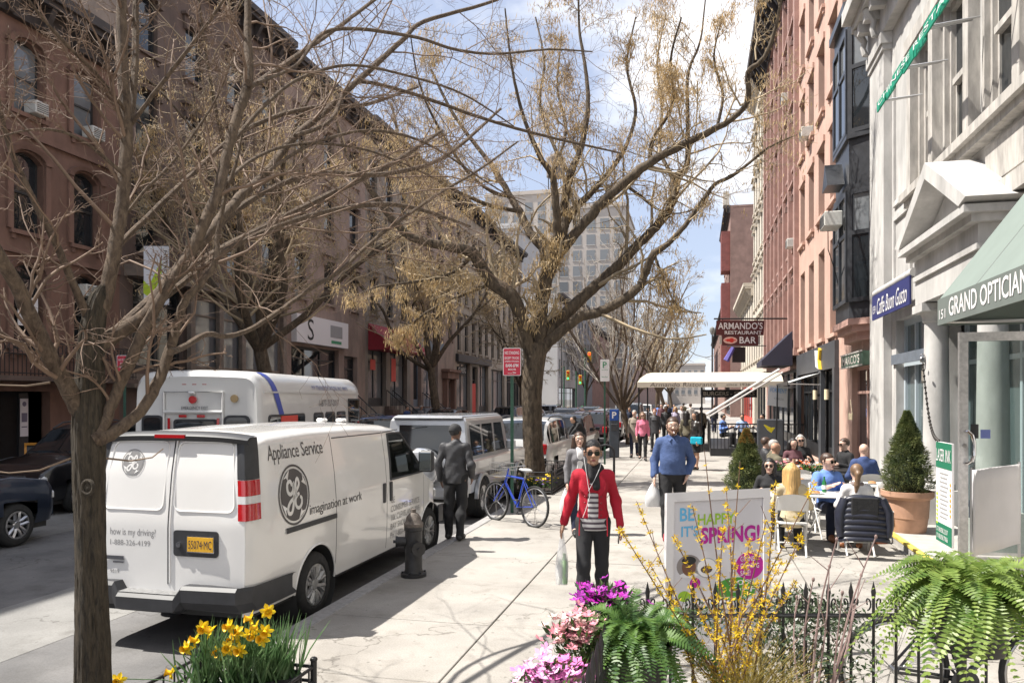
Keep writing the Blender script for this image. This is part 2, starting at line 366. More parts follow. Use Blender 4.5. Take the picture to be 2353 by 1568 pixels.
def window(parent, X, sx, yc, z0, wd, h, frame=None, wallm=None, hood=None, sill=True, dep=.16, pane=None, shade=0., arch=False, mull=0):
    """window > pane, sill, hood, window_shade; alike windows share mesh data"""
    frame = frame or m_dkframe; pane = pane or m_pane
    key = (round(wd, 3), round(h, 3), sx, frame.name, wallm.name if wallm else '', hood, sill, dep, pane.name, round(shade, 2), arch, mull)
    if key not in WC:
        f = MB(); t = .06; xo, xi = -sx*dep, -sx*(dep+.06)
        f.box(xo, xi, -wd/2, -wd/2+t, 0, h); f.box(xo, xi, wd/2-t, wd/2, 0, h); f.box(xo, xi, -wd/2+t, wd/2-t, h-t, h); f.box(xo, xi, -wd/2+t, wd/2-t, 0, t)
        f.box(-sx*(dep-.015), xi, -wd/2+t, wd/2-t, h*.5-.03, h*.5+.03)
        for k in range(mull):
            y = -wd/2+wd*(k+1)/(mull+1); f.box(-sx*(dep-.012), xi, y-.025, y+.025, t, h-t)
        if arch:
            # segmental head: two spandrels fill the corners
            n = 8; rise = wd*.22; pts = [(-wd/2+wd*i/n, h-rise*(2*i/n-1)**2) for i in range(n+1)]
            for i in range(n):
                (ya, za), (yb, zb) = pts[i], pts[i+1]
                f.add([(-sx*.02, ya, za), (-sx*.02, yb, zb), (-sx*.02, yb, h+.001), (-sx*.02, ya, h+.001), (-sx*dep, ya, za), (-sx*dep, yb, zb)], [(0,1,2,3), (0,4,5,1)], 1)
        mats = [frame, wallm or frame]
        d = {'f': f.mesh('window', mats)}
        p = MB(); xg = -sx*(dep+.03)
        p.box(xg, xg-sx*.01, -wd/2+t, wd/2-t, t, h*.5-.03); p.box(xg+sx*.012, xg+sx*.002, -wd/2+t, wd/2-t, h*.5+.03, h-t)
        d['p'] = p.mesh('pane', pane)
        if shade:
            q = MB(); q.box(xg-sx*.06, xg-sx*.07, -wd/2+t, wd/2-t, h*(1-shade), h-t); d['c'] = q.mesh('window_shade', m_shade)
        if sill:
            q = MB(); q.box(-sx*.12, sx*.11, -wd/2-.12, wd/2+.12, -.12, -.004); q.box(sx*.0, sx*.06, -wd/2-.06, -wd/2+.06, -.26, -.121); q.box(sx*.0, sx*.06, wd/2-.06, wd/2+.06, -.26, -.121)
            d['s'] = q.mesh('sill', wallm or frame)
        if hood:
            q = MB()
            if hood == 'arch':
                n = 10; r0, r1 = wd/2+.03, wd/2+.24
                for i in range(n):
                    a0, a1 = PI*i/n, PI*(i+1)/n
                    def A(r, a, o): return (sx*o, r*math.cos(a), h-.22+r*math.sin(a)*.52)
                    q.add([A(r0, a0, .005), A(r0, a1, .005), A(r0, a1, .1), A(r0, a0, .1), A(r1, a0, .005), A(r1, a1, .005), A(r1, a1, .14), A(r1, a0, .14)],
                          [(0,1,2,3), (4,5,6,7), (3,2,6,7), (0,1,5,4)])
                q.box(sx*.003, sx*.085, -wd/2-.2, -wd/2-.03, 0, h-.23); q.box(sx*.003, sx*.085, wd/2+.03, wd/2+.2, 0, h-.23)
            elif hood == 'hood':
                q.box(sx*.003, sx*.10, -wd/2-.16, wd/2+.16, h+.02, h+.26); q.box(sx*.003, sx*.22, -wd/2-.24, wd/2+.24, h+.262, h+.36)
                for e in (-1, 1): q.box(sx*.003, sx*.16, e*(wd/2+.06)-.07, e*(wd/2+.06)+.07, h-.22, h+.018)
            else:
                q.box(sx*.003, sx*.06, -wd/2-.12, wd/2+.12, h+.004, h+.2)
            d['h'] = q.mesh('hood', wallm or frame)
        WC[key] = d
    d = WC[key]
    wo = put('window', d['f'], parent, loc=(X, yc, z0))
    put('pane', d['p'], wo, world=False)
    if 'c' in d: put('window_shade', d['c'], wo, world=False)
    if 's' in d: put('sill', d['s'], wo, world=False)
    if 'h' in d: put('hood', d['h'], wo, world=False)
    return wo
def cornice(parent, X, sx, y0, y1, z, mat, out=.7, h=.9, step=.9):
    q = MB(); X0 = X+sx*.003
    q.box(X0, X+sx*out, y0, y1, z+h*.72, z+h); q.box(X0, X+sx*out*.85, y0+.01, y1-.01, z+h*.55, z+h*.718); q.box(X0, X+sx*out*.25, y0+.01, y1-.01, z, z+h*.548)
    y = y0+.25
    while y < y1-.2:
        q.prism([(0, 0), (out*.35, 0), (out*.62, h*.30), (out*.78, h*.545), (0, h*.545)], lambda u, v, d, X0=X0, y=y: (X+sx*(.02+u), y+d, z+v+.001), -.09, .09); y += step
    return q.build('cornice', mat, parent)
def shell(parent, X, sx, y0, y1, z1, mat, depth=9., z0=0., name='side_wall'):
    q = MB(); X2 = X-sx*depth
    q.quad((X, y0, z0), (X2, y0, z0), (X2, y0, z1), (X, y0, z1)); q.quad((X, y1, z0), (X2, y1, z0), (X2, y1, z1), (X, y1, z1)); q.quad((X2, y0, z0), (X2, y1, z0), (X2, y1, z1), (X2, y0, z1))
    q.build(name, mat, parent)
    q = MB(); q.box(X-sx*.3, X2, y0, y1, z1-.3, z1-.25); q.build('roof', M('roof_tar', (.08, .08, .08), .9), parent)
def ac_unit(parent, X, sx, yc, z, s=1.):
    q = MB(); q.rbox((X+sx*.16, yc, z+.19), (.42, .56*s, .36), .02); a = q.build('air_conditioner', M('ac_case', (.55, .54, .5), .5, var=.1, vs=10), parent)
    q = MB()
    for k in range(5): q.box(X+sx*.372, X+sx*.38, yc-.24*s, yc+.24*s, z+.06+k*.055, z+.085+k*.055)
    q.build('grille', M('ac_grille', (.12, .12, .12), .6), a)

# ================================================================== left terrace (in shade)
LX = -18.0
stone = {
 'red': M('brownstone_red', (.175, .098, .072), .85, var=.27, vs=1.6, stretch=(1, 1, .4), bump=.2, bs=30),
 'dark': M('brownstone_dark', (.125, .088, .072), .85, var=.27, vs=1.4, stretch=(1, 1, .4), bump=.2, bs=30),
 'rose': M('brownstone_rose', (.27, .20, .165), .85, var=.27, vs=1.3, stretch=(1, 1, .4), bump=.2, bs=30),
 'tan': M('brownstone_tan', (.31, .255, .205), .85, var=.27, vs=1.2, stretch=(1, 1, .4), bump=.2, bs=30),
 'grey': M('stone_greybrown', (.235, .20, .17), .85, var=.27, vs=1.2, stretch=(1, 1, .4), bump=.2, bs=30)}
m_corn = M('cornice_dark', (.045, .036, .033), .7, var=.3, vs=4)
m_black = M('shop_black', (.02, .02, .022), .45, var=.2, vs=6)
m_iron = M('black_iron', (.012, .012, .013), .45)
def terrace(label, y0, y1, H, mat, rows, cols, ww, frame=None, hood='hood', shop=None, arch=False, corn=True, ground_z=0, z_shop=4.6, X=LX, sx=1, name='row_house', mull=0, shades=True, hoods=None):
    t = thing(name, label, 'building', (X, (y0+y1)/2, 0))
    n = cols; ops = []; wl = []
    for (z, h) in rows:
        for k in range(n):
            yc = y0+(y1-y0)*(k+.5)/n if not isinstance(cols, list) else cols[k]
            ops.append((yc-ww/2, yc+ww/2, z, z+h)); wl.append((yc, z, h))
    sh = []
    if shop:
        for (a, c, z0, z1) in shop: ops.append((a, c, z0, z1)); sh.append((a, c, z0, z1))
    q = MB(); wall_front(q, X, sx, y0, y1, 0, H, ops, .26); q.build('wall', mat, t)
    shell(t, X, sx, y0, y1, H, mat)
    for i, (yc, z, h) in enumerate(wl):
        window(t, X, sx, yc, z, ww, h, frame, mat, hood, True, arch=arch, shade=R.choice([0, .35, .5, .5, .8]) if shades else 0, mull=mull)
    if corn: cornice(t, X, sx, y0+.02, y1-.02, H-.85, m_corn if corn is True else corn)
    return t
def shopfront(t, X, sx, a, c, z0, z1, mat, npan=3, rec=.25, bulk=.5, door=None, pm=None):
    """glazed shop window filling an opening: frame > pane, stall riser"""
    xo = X-sx*rec; f = MB()
    f.box(xo, xo-sx*.1, a, a+.1, z0, z1); f.box(xo, xo-sx*.1, c-.1, c, z0, z1); f.box(xo, xo-sx*.1, a+.1, c-.1, z1-.12, z1); f.box(xo+sx*.02, xo-sx*.1, a+.1, c-.1, z0, z0+bulk)
    for k in range(1, npan):
        y = a+(c-a)*k/npan; f.box(xo, xo-sx*.08, y-.04, y+.04, z0+bulk, z1-.12)
    f.box(xo+sx*.004, xo-sx*.08, a+.1, c-.1, z0+bulk+(z1-z0-bulk)*.72, z0+bulk+(z1-z0-bulk)*.72+.07)
    fo = f.build('shop_window', mat, t)
    for k in range(npan):
        ya, yb = a+(c-a)*k/npan, a+(c-a)*(k+1)/npan
        p = MB(); p.box(xo-sx*.05, xo-sx*.06, ya+.03, yb-.03, z0+bulk, z1-.1); p.build('pane', pm or m_pane, fo)
    return fo
# --- house with arched windows at the photo's edge
t0 = thing('row_house', 'tall brown row house standing just outside the frame on the shaded side', 'building', (LX, 0, 0))
q = MB(); wall_front(q, LX, 1, -16, 14.2, 0, 17.6, []); q.build('wall', stone['red'], t0); shell(t0, LX, 1, -16, 14.2, 17.6, stone['red'])
for r_ in range(4):
    for k in range(9): window(t0, LX+.28, 1, -14+k*3.1, 4+3.4*r_, 1.1, 2., None, stone['red'], 'hood')
red = stone['red']
t1 = thing('row_house', 'red brownstone with arched window hoods and iron balcony, behind the big front tree', 'building', (LX, 17.5, 0))
ops = []; cols = [15.35, 17.45, 19.5]
rows = [(3.5, 2.35, True), (6.75, 2.2, True), (10.0, 2.0, True)]
for z, h, a in rows:
    for yc in cols: ops.append((yc-.5, yc+.5, z, z+h))
ops += [(15.6, 18.2, 0, 2.35)]
q = MB(); wall_front(q, LX, 1, 14.2, 20.9, 0, 13.1, ops, .3); q.build('wall', red, t1); shell(t1, LX, 1, 14.2, 20.9, 13.1, red)
for i, (z, h, a) in enumerate(rows):
    for j, yc in enumerate(cols):
        window(t1, LX, 1, yc, z, 1., h, m_dkframe, red, 'arch', True, arch=True, shade=(.55 if i < 2 else .8), dep=.2, pane=m_pane2 if i == 2 else m_pane)
ac_unit(t1, LX-.05, 1, 17.62, 10.02, .8); ac_unit(t1, LX-.05, 1, 19.7, 10.02, .9); ac_unit(t1, LX-.05, 1, 19.45, 5.2, .9)
q = MB()
for z in (6.1, 9.35): q.box(LX+.003, LX+.1, 14.25, 20.85, z, z+.14)
q.build('string_course', red, t1)
cornice(t1, LX, 1, 14.22, 20.88, 12.45, m_corn, .75, 1.0, 1.1)
q = MB(); q.box(LX+.003, LX+.95, 14.4, 20.6, 2.62, 2.75)
q.build('balcony_floor', stone['dark'], t1)
q = MB()
for y in np.arange(14.45, 20.6, .13): q.cyl((LX+.9, y, 2.75), (LX+.9, y, 3.62), .012, 5)
for z in (2.8, 3.3, 3.64): q.box(LX+.88, LX+.92, 14.42, 20.58, z, z+.03)
for y in np.arange(14.5, 20.5, .26): q.tube([(LX+.9, y+.1*math.cos(a), 3.47+.1*math.sin(a)) for a in np.linspace(0, 2*PI, 9)], .01, 4)
q.build('balcony_railing', m_iron, t1)
# dark entry with posters and open door
q = MB(); q.box(LX-.9, LX-.8, 15.6, 18.2, 0, 2.35); q.build('entry_back', m_black, t1)
q = MB(); q.box(LX-.28, LX-.2, 15.95, 16.25, 0.1, 2.3); q.box(LX-.28, LX-.2, 17.35, 17.65, .1, 2.3); q.build('door_jamb', m_black, t1)
for yy_ in (16.1, 17.5):
    q = MB(); q.box(LX-.19, LX-.18, yy_-.13, yy_+.13, 1.1, 2.15); p_ = q.build('poster', M('poster_paper', (.66, .62, .64), .7), t1)
    q = MB(); q.ell((LX-.175, yy_, 2.0), (.004, .07, .07), 8, 5); q.box(LX-.178, LX-.174, yy_-.09, yy_+.09, 1.35, 1.38); q.box(LX-.178, LX-.174, yy_-.09, yy_+.09, 1.5, 1.75); q.build('poster_print', M('poster_ink', (.16, .14, .2), .7), p_)
q = MB(); q.box(LX+.01, LX+.03, 17.1, 17.75, 4.15, 4.95); ys_ = q.build('window_sign', M('sign_white', (.72, .70, .70), .6), t1)
q = MB(); q.tube([(LX+.035, 17.42+.18*math.cos(a), 4.6+.18*math.sin(a)) for a in np.linspace(0, 2*PI, 17)], .035, 5); q.tube([(LX+.035, 17.42+.09*math.cos(a), 4.6+.09*math.sin(a)) for a in np.linspace(0, 2*PI, 13)], .025, 5); q.build('emblem', M('sign_blue', (.08, .1, .25), .6), ys_)
lettering('lettering', 'yoga & spa', M('sign_blue'), lambda u, v: (LX+.034, 17.18+u, 4.2+v), parent=ys_, fit=(.48, .1))
# --- house 2: dark, broad wooden shop windows over a basement
m_wood = M('weathered_wood', (.20, .16, .13), .7, var=.2, vs=5)
t2 = terrace('dark brown row house with grey-brown wooden bay shopfront behind the shuttle bus', 20.9, 31.0, 18.0, stone['dark'], [(7.0, 2.1), (10.4, 2.1), (13.8, 1.9)], 4, 1.05, None, 'hood', shop=[(21.5, 24.0, 3.1, 6.1), (24.4, 30.4, 3.1, 5.9), (22.2, 23.4, 0, 2.4)])
shopfront(t2, LX, 1, 21.5, 24.0, 3.1, 6.1, m_dkframe, 2, .15, .2); shopfront(t2, LX, 1, 24.4, 30.4, 3.1, 5.9, m_wood, 4, -.12, .25, pm=m_pane2)
q = MB(); q.box(LX+.003, LX+.5, 21.1, 30.8, 6.12, 6.5); q.box(LX+.003, LX+.4, 21.1, 30.8, 2.5, 2.95)
for y in (24.2, 25.9, 27.4, 28.9, 30.55): q.box(LX+.125, LX+.3, y-.13, y+.13, 2.951, 6.119)
q.build('bay_frame', m_wood, t2)
q = MB(); q.box(LX-.6, LX-.5, 22.2, 23.4, 0, 2.4); q.build('basement_door', m_black, t2)
q = MB(); q.box(LX+.02, LX+.05, 23.4, 27.6, 1.0, 2.0); sg = q.build('shop_sign', M('lime_sign', (.52, .68, .04), .5), t2)
lettering('lettering', 'LIQUID', M('ink_black', (.015, .015, .015), .6), lambda u, v: (LX+.053, 25.0+u, 1.52+v), parent=sg, fit=(1.9, .4)); lettering('lettering', 'SALE', M('ink_black'), lambda u, v: (LX+.053, 25.0+u, 1.05+v), parent=sg, fit=(1.6, .4))
# hanging banner with green tick
bn = thing('banner', 'white vertical banner with lime green tick hanging from dark row house', 'banner', (LX+.3, 23.6, 5))
pb = [at(330, 565, 23.6), at(388, 565, 23.6), at(388, 700, 23.6), at(330, 700, 23.6)]
q = MB(); nrm = Vector((0, -.01, 0)); q.add([p for p in pb]+[p+Vector((0, .012, 0)) for p in pb], [(3,2,1,0), (4,5,6,7), (0,1,5,4), (1,2,6,5), (2,3,7,6), (3,0,4,7)]); q.build('cloth', M('banner_white', (.68, .69, .74), .7), bn)
def bmap(u, v): return pb[3]+(pb[2]-pb[3])*u+(pb[0]-pb[3])*v+Vector((0, -.012, 0))
q = MB(); q.add([bmap(*p) for p in ((.0, .42), (.22, .32), (.72, .78), (.72, .5), (.36, .16), (.12, .16), (0, .2))], [tuple(range(7))]); q.build('tick', M('lime_print', (.45, .6, .03), .6), bn)
q = MB(); q.add([bmap(*p) for p in ((.76, .45), (.97, .45), (.97, .95), (.76, .95))], [(0,1,2,3)]); q.build('side_strip', M('sign_white'), bn)
lettering('lettering', 'METRO', M('ink_black'), lambda u, v: bmap(.80+v, .92-u)+Vector((0, -.004, 0)), parent=bn, fit=(.42, .13))
q = MB(); q.cyl(pb[0]+Vector((-.3, .0, .03)), pb[1]+Vector((.1, 0, .03)), .025, 6); q.cyl(pb[3]+Vector((-.3, 0, -.03)), pb[2]+Vector((.1, 0, -.03)), .025, 6); q.build('pole', m_iron, bn)
# --- further houses with shops at stoop level
def stoop(t, yc, z1, wd=1.3, n=9, X=LX, mat=None):
    q = MB(); dx = .27
    for k in range(n):
        q.box(X+.004, X+dx*(n-k), yc-wd/2, yc+wd/2, z1*k/n+.002, z1*(k+1)/n)
    s_ = q.build('stoop', mat or stone['dark'], t)
    q = MB()
    for e in (-wd/2+.05, wd/2-.05):
        q.tube([(X+.1, yc+e, z1+.95), (X+dx*n, yc+e, 1.0), (X+dx*n+.15, yc+e, .95)], .03, 6)
        for k in range(0, n+1): q.cyl((X+dx*k+.08, yc+e, max(.02, z1*(n-k)/n-.02)), (X+dx*k+.08, yc+e, z1+.95-(z1-.05)*k/n), .014, 4)
    q.build('handrail', m_iron, s_)
def area_rail(t, ya, yb, X=LX+2.3, h=1.05):
    q = MB()
    for y in np.arange(ya, yb, .17): q.cyl((X, y, 0), (X, y, h), .013, 4)
    for z in (.12, h-.12): q.box(X-.018, X+.018, ya, yb, z, z+.03)
    q.build('area_railing', m_iron, t)
t3 = terrace('rose brownstone with white shop sign partly behind dark street tree', 31.0, 39.6, 17.7, stone['rose'], [(6.9, 2.1), (10.3, 2.1), (13.6, 1.9)], 3, 1.05, shop=[(31.6, 36.4, 2.0, 4.6), (37.0, 38.6, 1.4, 4.4), (32.2, 34, 0, 1.5)])
shopfront(t3, LX, 1, 31.6, 36.4, 2.0, 4.6, m_black, 3); shopfront(t3, LX, 1, 37.0, 38.6, 1.4, 4.4, m_dkframe, 1)
q = MB(); q.box(LX+.005, LX+.28, 31.6, 36.9, 4.75, 6.05); sg = q.build('shop_sign', M('sign_white'), t3)
q = MB(); q.box(LX+.281, LX+.29, 34.9, 36.2, 5.2, 5.8); q.build('print_block', M('print_grey', (.3, .3, .3), .7), sg)
q = MB(); q.box(LX+.281, LX+.29, 35.0, 36.1, 4.9, 5.05); q.build('print_strip', M('print_green', (.05, .25, .12), .7), sg)
lettering('lettering', 'S', M('ink_black'), lambda u, v: (LX+.284, 32.6+u, 4.9+v), parent=sg, fit=(.6, 1.0))
stoop(t3, 37.8, 1.4, 1.3, 6); area_rail(t3, 31.4, 37.0)
t4 = terrace('rose brownstone with two maroon shop awnings on the shaded side', 39.6, 46.6, 17.9, stone['grey'], [(7.0, 2.1), (10.4, 2.1), (13.7, 1.9)], 3, 1.0, shop=[(40.0, 42.6, 1.7, 5.0), (43.2, 46.0, 1.7, 5.0)])
shopfront(t4, LX, 1, 40.0, 42.6, 1.7, 5.0, m_black, 2, pm=m_pane2); shopfront(t4, LX, 1, 43.2, 46.0, 1.7, 5.0, m_black, 2, pm=m_pane2)
m_mar = M('maroon_canvas', (.26, .018, .03), .75, var=.12, vs=4)
for ya, yb in ((40.0, 42.7), (43.1, 46.1)):
    q = MB(); q.prism([(0, 4.9), (1.3, 4.9), (1.3, 5.15), (0, 6.4)], lambda u, v, d: (LX+.01+u, d, v), ya, yb); aw = q.build('awning', m_mar, t4)
    lettering('lettering', 'MONTAGUE', M('print_pale', (.6, .55, .5), .7), lambda u, v: (LX+1.315, ya+.3+u, 4.95+v), parent=aw, fit=(yb-ya-.7, .13))
q = MB(); q.box(LX-.09, LX-.08, 43.6, 44.3, 3.2, 4.6); q.box(LX-.09, LX-.08, 40.5, 41.2, 3.8, 4.4); q.build('shop_poster', M('poster_red', (.65, .06, .04), .6), t4)
stoop(t4, 42.9, 1.7, 1.0, 8); area_rail(t4, 39.8, 42.2); area_rail(t4, 43.6, 46.4)
t5 = terrace('tan brownstone with slate blue shopfront and brown pedimented doorway', 46.6, 56.0, 17.7, stone['rose'], [(6.6, 2.2), (9.9, 2.2), (13.3, 2.0)], 4, 1.0, shop=[(47.1, 48.6, 1.6, 5.4), (49.0, 52.0, 1.6, 5.4), (53.4, 54.8, .2, 3.4)])
m_slate = M('slate_paint', (.13, .15, .18), .5, var=.15, vs=5)
shopfront(t5, LX, 1, 47.1, 48.6, 1.6, 5.4, m_slate, 1); shopfront(t5, LX, 1, 49.0, 52.0, 1.6, 5.4, m_slate, 2, pm=m_pane2)
q = MB(); q.box(LX+.004, LX+.3, 46.8, 52.4, 5.45, 6.1); q.box(LX+.004, LX+.9, 46.9, 52.2, .4, 1.5); q.build('shop_surround', m_slate, t5)
q = MB(); q.box(LX+.004, LX+.35, 53.0, 53.39, .2, 3.6); q.box(LX+.004, LX+.35, 54.81, 55.2, .2, 3.6); q.box(LX+.004, LX+.5, 52.8, 55.4, 3.61, 4.1); q.box(LX+.004, LX+.65, 52.7, 55.5, 4.101, 4.3); q.build('door_surround', stone['red'], t5)
q = MB(); q.box(LX-.5, LX-.4, 53.4, 54.8, .2, 3.4); q.build('door', m_black, t5); stoop(t5, 48.9, 1.6, .8, 8)
t6 = terrace('pale tan row house over black and glass shopfronts farther along the shaded side', 56.0, 66.0, 17.7, stone['tan'], [(5.9, 2.6), (9.6, 2.4), (13.0, 2.2)], 5, .95, shop=[(56.4, 60.0, 1.0, 5.0), (60.6, 62.2, .3, 4.8), (62.6, 65.6, 1.0, 5.0)])
shopfront(t6, LX, 1, 56.4, 60.0, 1.0, 5.0, m_black, 2, pm=m_pane2); shopfront(t6, LX, 1, 60.6, 62.2, .3, 4.8, m_black, 1); shopfront(t6, LX, 1, 62.6, 65.6, 1.0, 5.0, m_black, 2, pm=m_pane2)
q = MB(); q.box(LX+.004, LX+.25, 56.1, 65.9, 5.02, 5.6); q.build('fascia', m_black, t6)
q = MB(); q.box(LX-.1, LX-.09, 60.9, 61.9, 1.0, 3.4); q.build('shop_poster', M('poster_red'), t6)
q = MB(); q.box(LX-.1, LX-.09, 57.0, 59.2, 4.1, 4.7); sg = q.build('window_sign', M('ink_black'), t6)
lettering('lettering', 'CLASSIC', M('print_pale'), lambda u, v: (LX-.085, 57.1+u, 4.2+v), parent=sg, fit=(2.0, .4))
t7 = terrace('last tan row house of the shaded terrace before the side street', 66.0, 79.0, 17.4, stone['tan'], [(5.8, 2.6), (9.4, 2.4), (12.8, 2.2)], 6, .95, shop=[(66.6, 71.5, .6, 4.8), (72.4, 78.4, .6, 4.8)])
shopfront(t7, LX, 1, 66.6, 71.5, .6, 4.8, m_black, 3, pm=m_pane2); shopfront(t7, LX, 1, 72.4, 78.4, .6, 4.8, m_dkframe, 4)
# ================================================================== right row (sunlit)
RX = 4.0
m_white = M('white_painted_stone', (.45, .437, .42), .75, var=.24, vs=2.2, stretch=(1, 1, .35), bump=.12, bs=25)
m_whitew = M('weathered_white_wood', (.41, .385, .355), .8, var=.3, vs=7, bump=.2, bs=40, stretch=(1, 1, .25))
m_pink = M('pink_stucco', (.50, .325, .26), .85, var=.12, vs=1.1, bump=.12, bs=30)
m_pinkd = M('pink_brownstone', (.42, .255, .21), .85, var=.15, vs=2, bump=.15, bs=30)
m_rust = M('rust_stone', (.34, .21, .18), .85, var=.18, vs=2, bump=.15, bs=30)
m_cream = M('cream_stone', (.52, .465, .39), .85, var=.1, vs=1.1, bump=.1, bs=30)
m_blkwood = M('black_painted_wood', (.03, .032, .037), .35, var=.3, vs=5)
m_green = M('green_enamel', (.012, .16, .085), .5)
m_steel = M('brushed_steel', (.45, .45, .45), .3, metal=1.)
m_chrome = M('chrome', (.75, .75, .76), .12, metal=1.)
W1 = thing('white_building', 'white painted building with pedimented portico, wood sash windows and green shop canopy', 'building', (RX, 10, 0))
YB = 18.9
ops = [(14.45, 15.5, 6.0, 8.6), (12.75, 14.05, 6.0, 8.6), (10.95, 12.25, 6.0, 8.6), (9.1, 10.4, 6.0, 8.6), (14.8, 17.2, .13, 3.75), (9.6, 14.2, .13, 3.6)]
q = MB(); wall_front(q, RX, -1, -6, YB, 0, 15, ops, .3); q.build('wall', m_white, W1); shell(W1, RX, -1, -6, YB, 15, m_white)
# tall sash windows with wood casings
for (a, c, z0, z1) in ops[:4]:
    f = MB()
    for e, s_ in ((a, 1), (c, -1)):
        for k, (wd, o_) in enumerate(((.09, .02), (.07, -.06), (.06, -.13))):
            y0 = e+s_*sum((.09, .07, .06)[:k]); f.box(RX-o_, RX+.22, y0, y0+s_*wd, z0, z1)
    f.box(RX+.04, RX+.2, a+.22, c-.22, z1-.14, z1); f.box(RX+.04, RX+.2, a+.22, c-.22, z0, z0+.12)
    f.box(RX+.06, RX+.2, a+.22, c-.22, (z0+z1)/2-.05, (z0+z1)/2+.05)
    wo = f.build('window', m_whitew, W1)
    p = MB(); p.box(RX+.16, RX+.17, a+.22, c-.22, z0+.12, (z0+z1)/2-.05); p.build('pane', m_pane, wo)
    p = MB(); p.box(RX+.12, RX+.13, a+.22, c-.22, (z0+z1)/2+.05, z1-.14); p.build('pane', m_pane, wo)
q = MB()
for y in (15.62, 14.25, 12.5, 10.68, 8.9): q.box(RX-.16, RX-.003, y-.12, y+.12, 6.0, 8.6)
q.box(RX-.26, RX-.003, 8.4, 15.9, 5.86, 5.998); q.box(RX-.18, RX-.004, 8.4, 15.85, 5.74, 5.859)
q.box(RX-.16, RX-.003, 8.4, 15.8, 4.75, 5.0)
for y0 in (8.5, 10.5, 12.3, 14.1): q.box(RX-.06, RX-.003, y0+.2, y0+1.5, 5.1, 5.65)
q.box(RX-.2, RX-.003, 8.4, 15.8, 8.602, 8.85)
q.build('window_casing', m_whitew, W1)
# corner pilaster, panelled wall strip, entablature
q = MB(); q.box(RX-.16, RX-.003, 17.55, YB-.02, 0, 9.5); q.box(RX-.20, RX-.004, 17.5, YB, 9.501, 9.62); q.box(RX-.24, RX-.004, 17.46, YB, 9.621, 9.85); q.box(RX-.22, RX-.004, 17.48, YB, 0, .55)
q.build('pilaster', m_white, W1)
q = MB()
for z0, z1 in ((3.95, 5.9), (6.1, 8.9)): q.box(RX-.05, RX-.003, 15.95, 16.05, z0, z1); q.box(RX-.05, RX-.003, 17.2, 17.3, z0, z1); q.box(RX-.05, RX-.003, 16.05, 17.2, z1-.1, z1); q.box(RX-.05, RX-.003, 16.05, 17.2, z0, z0+.1)
q.build('wall_panel', m_white, W1)
q = MB(); q.box(RX-.2, RX-.003, 6, YB, 9.86, 10.5); q.box(RX-.55, RX-.003, 6, YB+.02, 10.501, 10.7); q.box(RX-.75, RX-.003, 6, YB+.04, 10.701, 11.0)
for y in np.arange(7, 18.9, .6): q.box(RX-.5, RX-.2, y-.1, y+.1, 10.25, 10.5)
q.build('entablature', m_white, W1)
q = MB()
for y in (18.7, 17.75): q = MB(); q.tube([(RX-.22, y, 9.88), (RX-.30, y, 9.92), (RX-.34, y, 10.06), (RX-.31, y, 10.2), (RX-.42, y, 10.38), (RX-.46, y, 10.49)], [.03, .07, .06, .07, .09, .09], 8); q.build('scroll_bracket', m_white, W1)
# portico: two columns, entablature and pediment facing the street
PX = 3.5
for k, y in enumerate((13.75, 11.3)):
    q = MB(); cc = (PX+.3, y, .13)
    q.lathe([(.0, .55), (.27, .55), (.27, .62), (.22, .66), (.25, .7), (.205, .76), (.2, .9), (.175, 3.25), (.2, 3.27), (.2, 3.33), (.25, 3.42), (0, 3.42)], 24, cc)
    q.box(PX+.02, PX+.58, y-.28, y+.28, .13, .68); q.box(PX+.01, PX+.59, y-.29, y+.29, 3.551, 3.68)
    q.build('column', m_white, W1)
q = MB()
q.box(PX+.05, RX-.003, 11.05, 14.0, 3.70, 4.08); q.box(PX+.01, RX-.002, 11.0, 14.0, 4.081, 4.16); q.box(PX+.04, RX-.003, 11.04, 13.95, 4.161, 4.42); q.box(PX-.08, RX-.004, 10.9, 14.05, 4.421, 4.52); q.box(PX-.2, RX-.002, 10.8, 14.1, 4.521, 4.62)
q.build('portico_beam', m_white, W1)
q = MB(); ya, yb, ym, z0, z1 = 10.95, 13.95, 12.45, 4.63, 5.40
for s_ in (0, 1):
    e = ya if s_ == 0 else yb
    q.prism([(e, z0), (ym, z1), (ym, z1+.24), (e+(-.28 if s_ == 0 else .28), z0+.06)], lambda u, v, d: (d, u, v), PX-.22, RX-.003)
q.build('pediment', m_white, W1)
q = MB(); q.prism([(ya+.2, z0), (yb-.2, z0), (ym, z1-.12)], lambda u, v, d: (d, u, v), PX+.12, RX-.01); q.build('tympanum', m_white, W1)
# shop glazing behind portico and cafe
m_paleblue = M('pale_blue_frame', (.42, .48, .52), .4); m_shopglass = M('shop_glass', (.10, .13, .135), .04, spec=.8)
shopfront(W1, RX+.25, -1, 9.6, 14.2, .13, 3.6, m_paleblue, 4, .1, .3, pm=m_shopglass)
shopfront(W1, RX+.05, -1, 14.7, 17.2, .13, 3.75, m_paleblue, 3, .1, .25, pm=m_shopglass)
q = MB(); q.box(RX-.05, RX-.003, 14.5, 17.4, 2.85, 3.05); q.build('door_head', M('slate_paint'), W1)
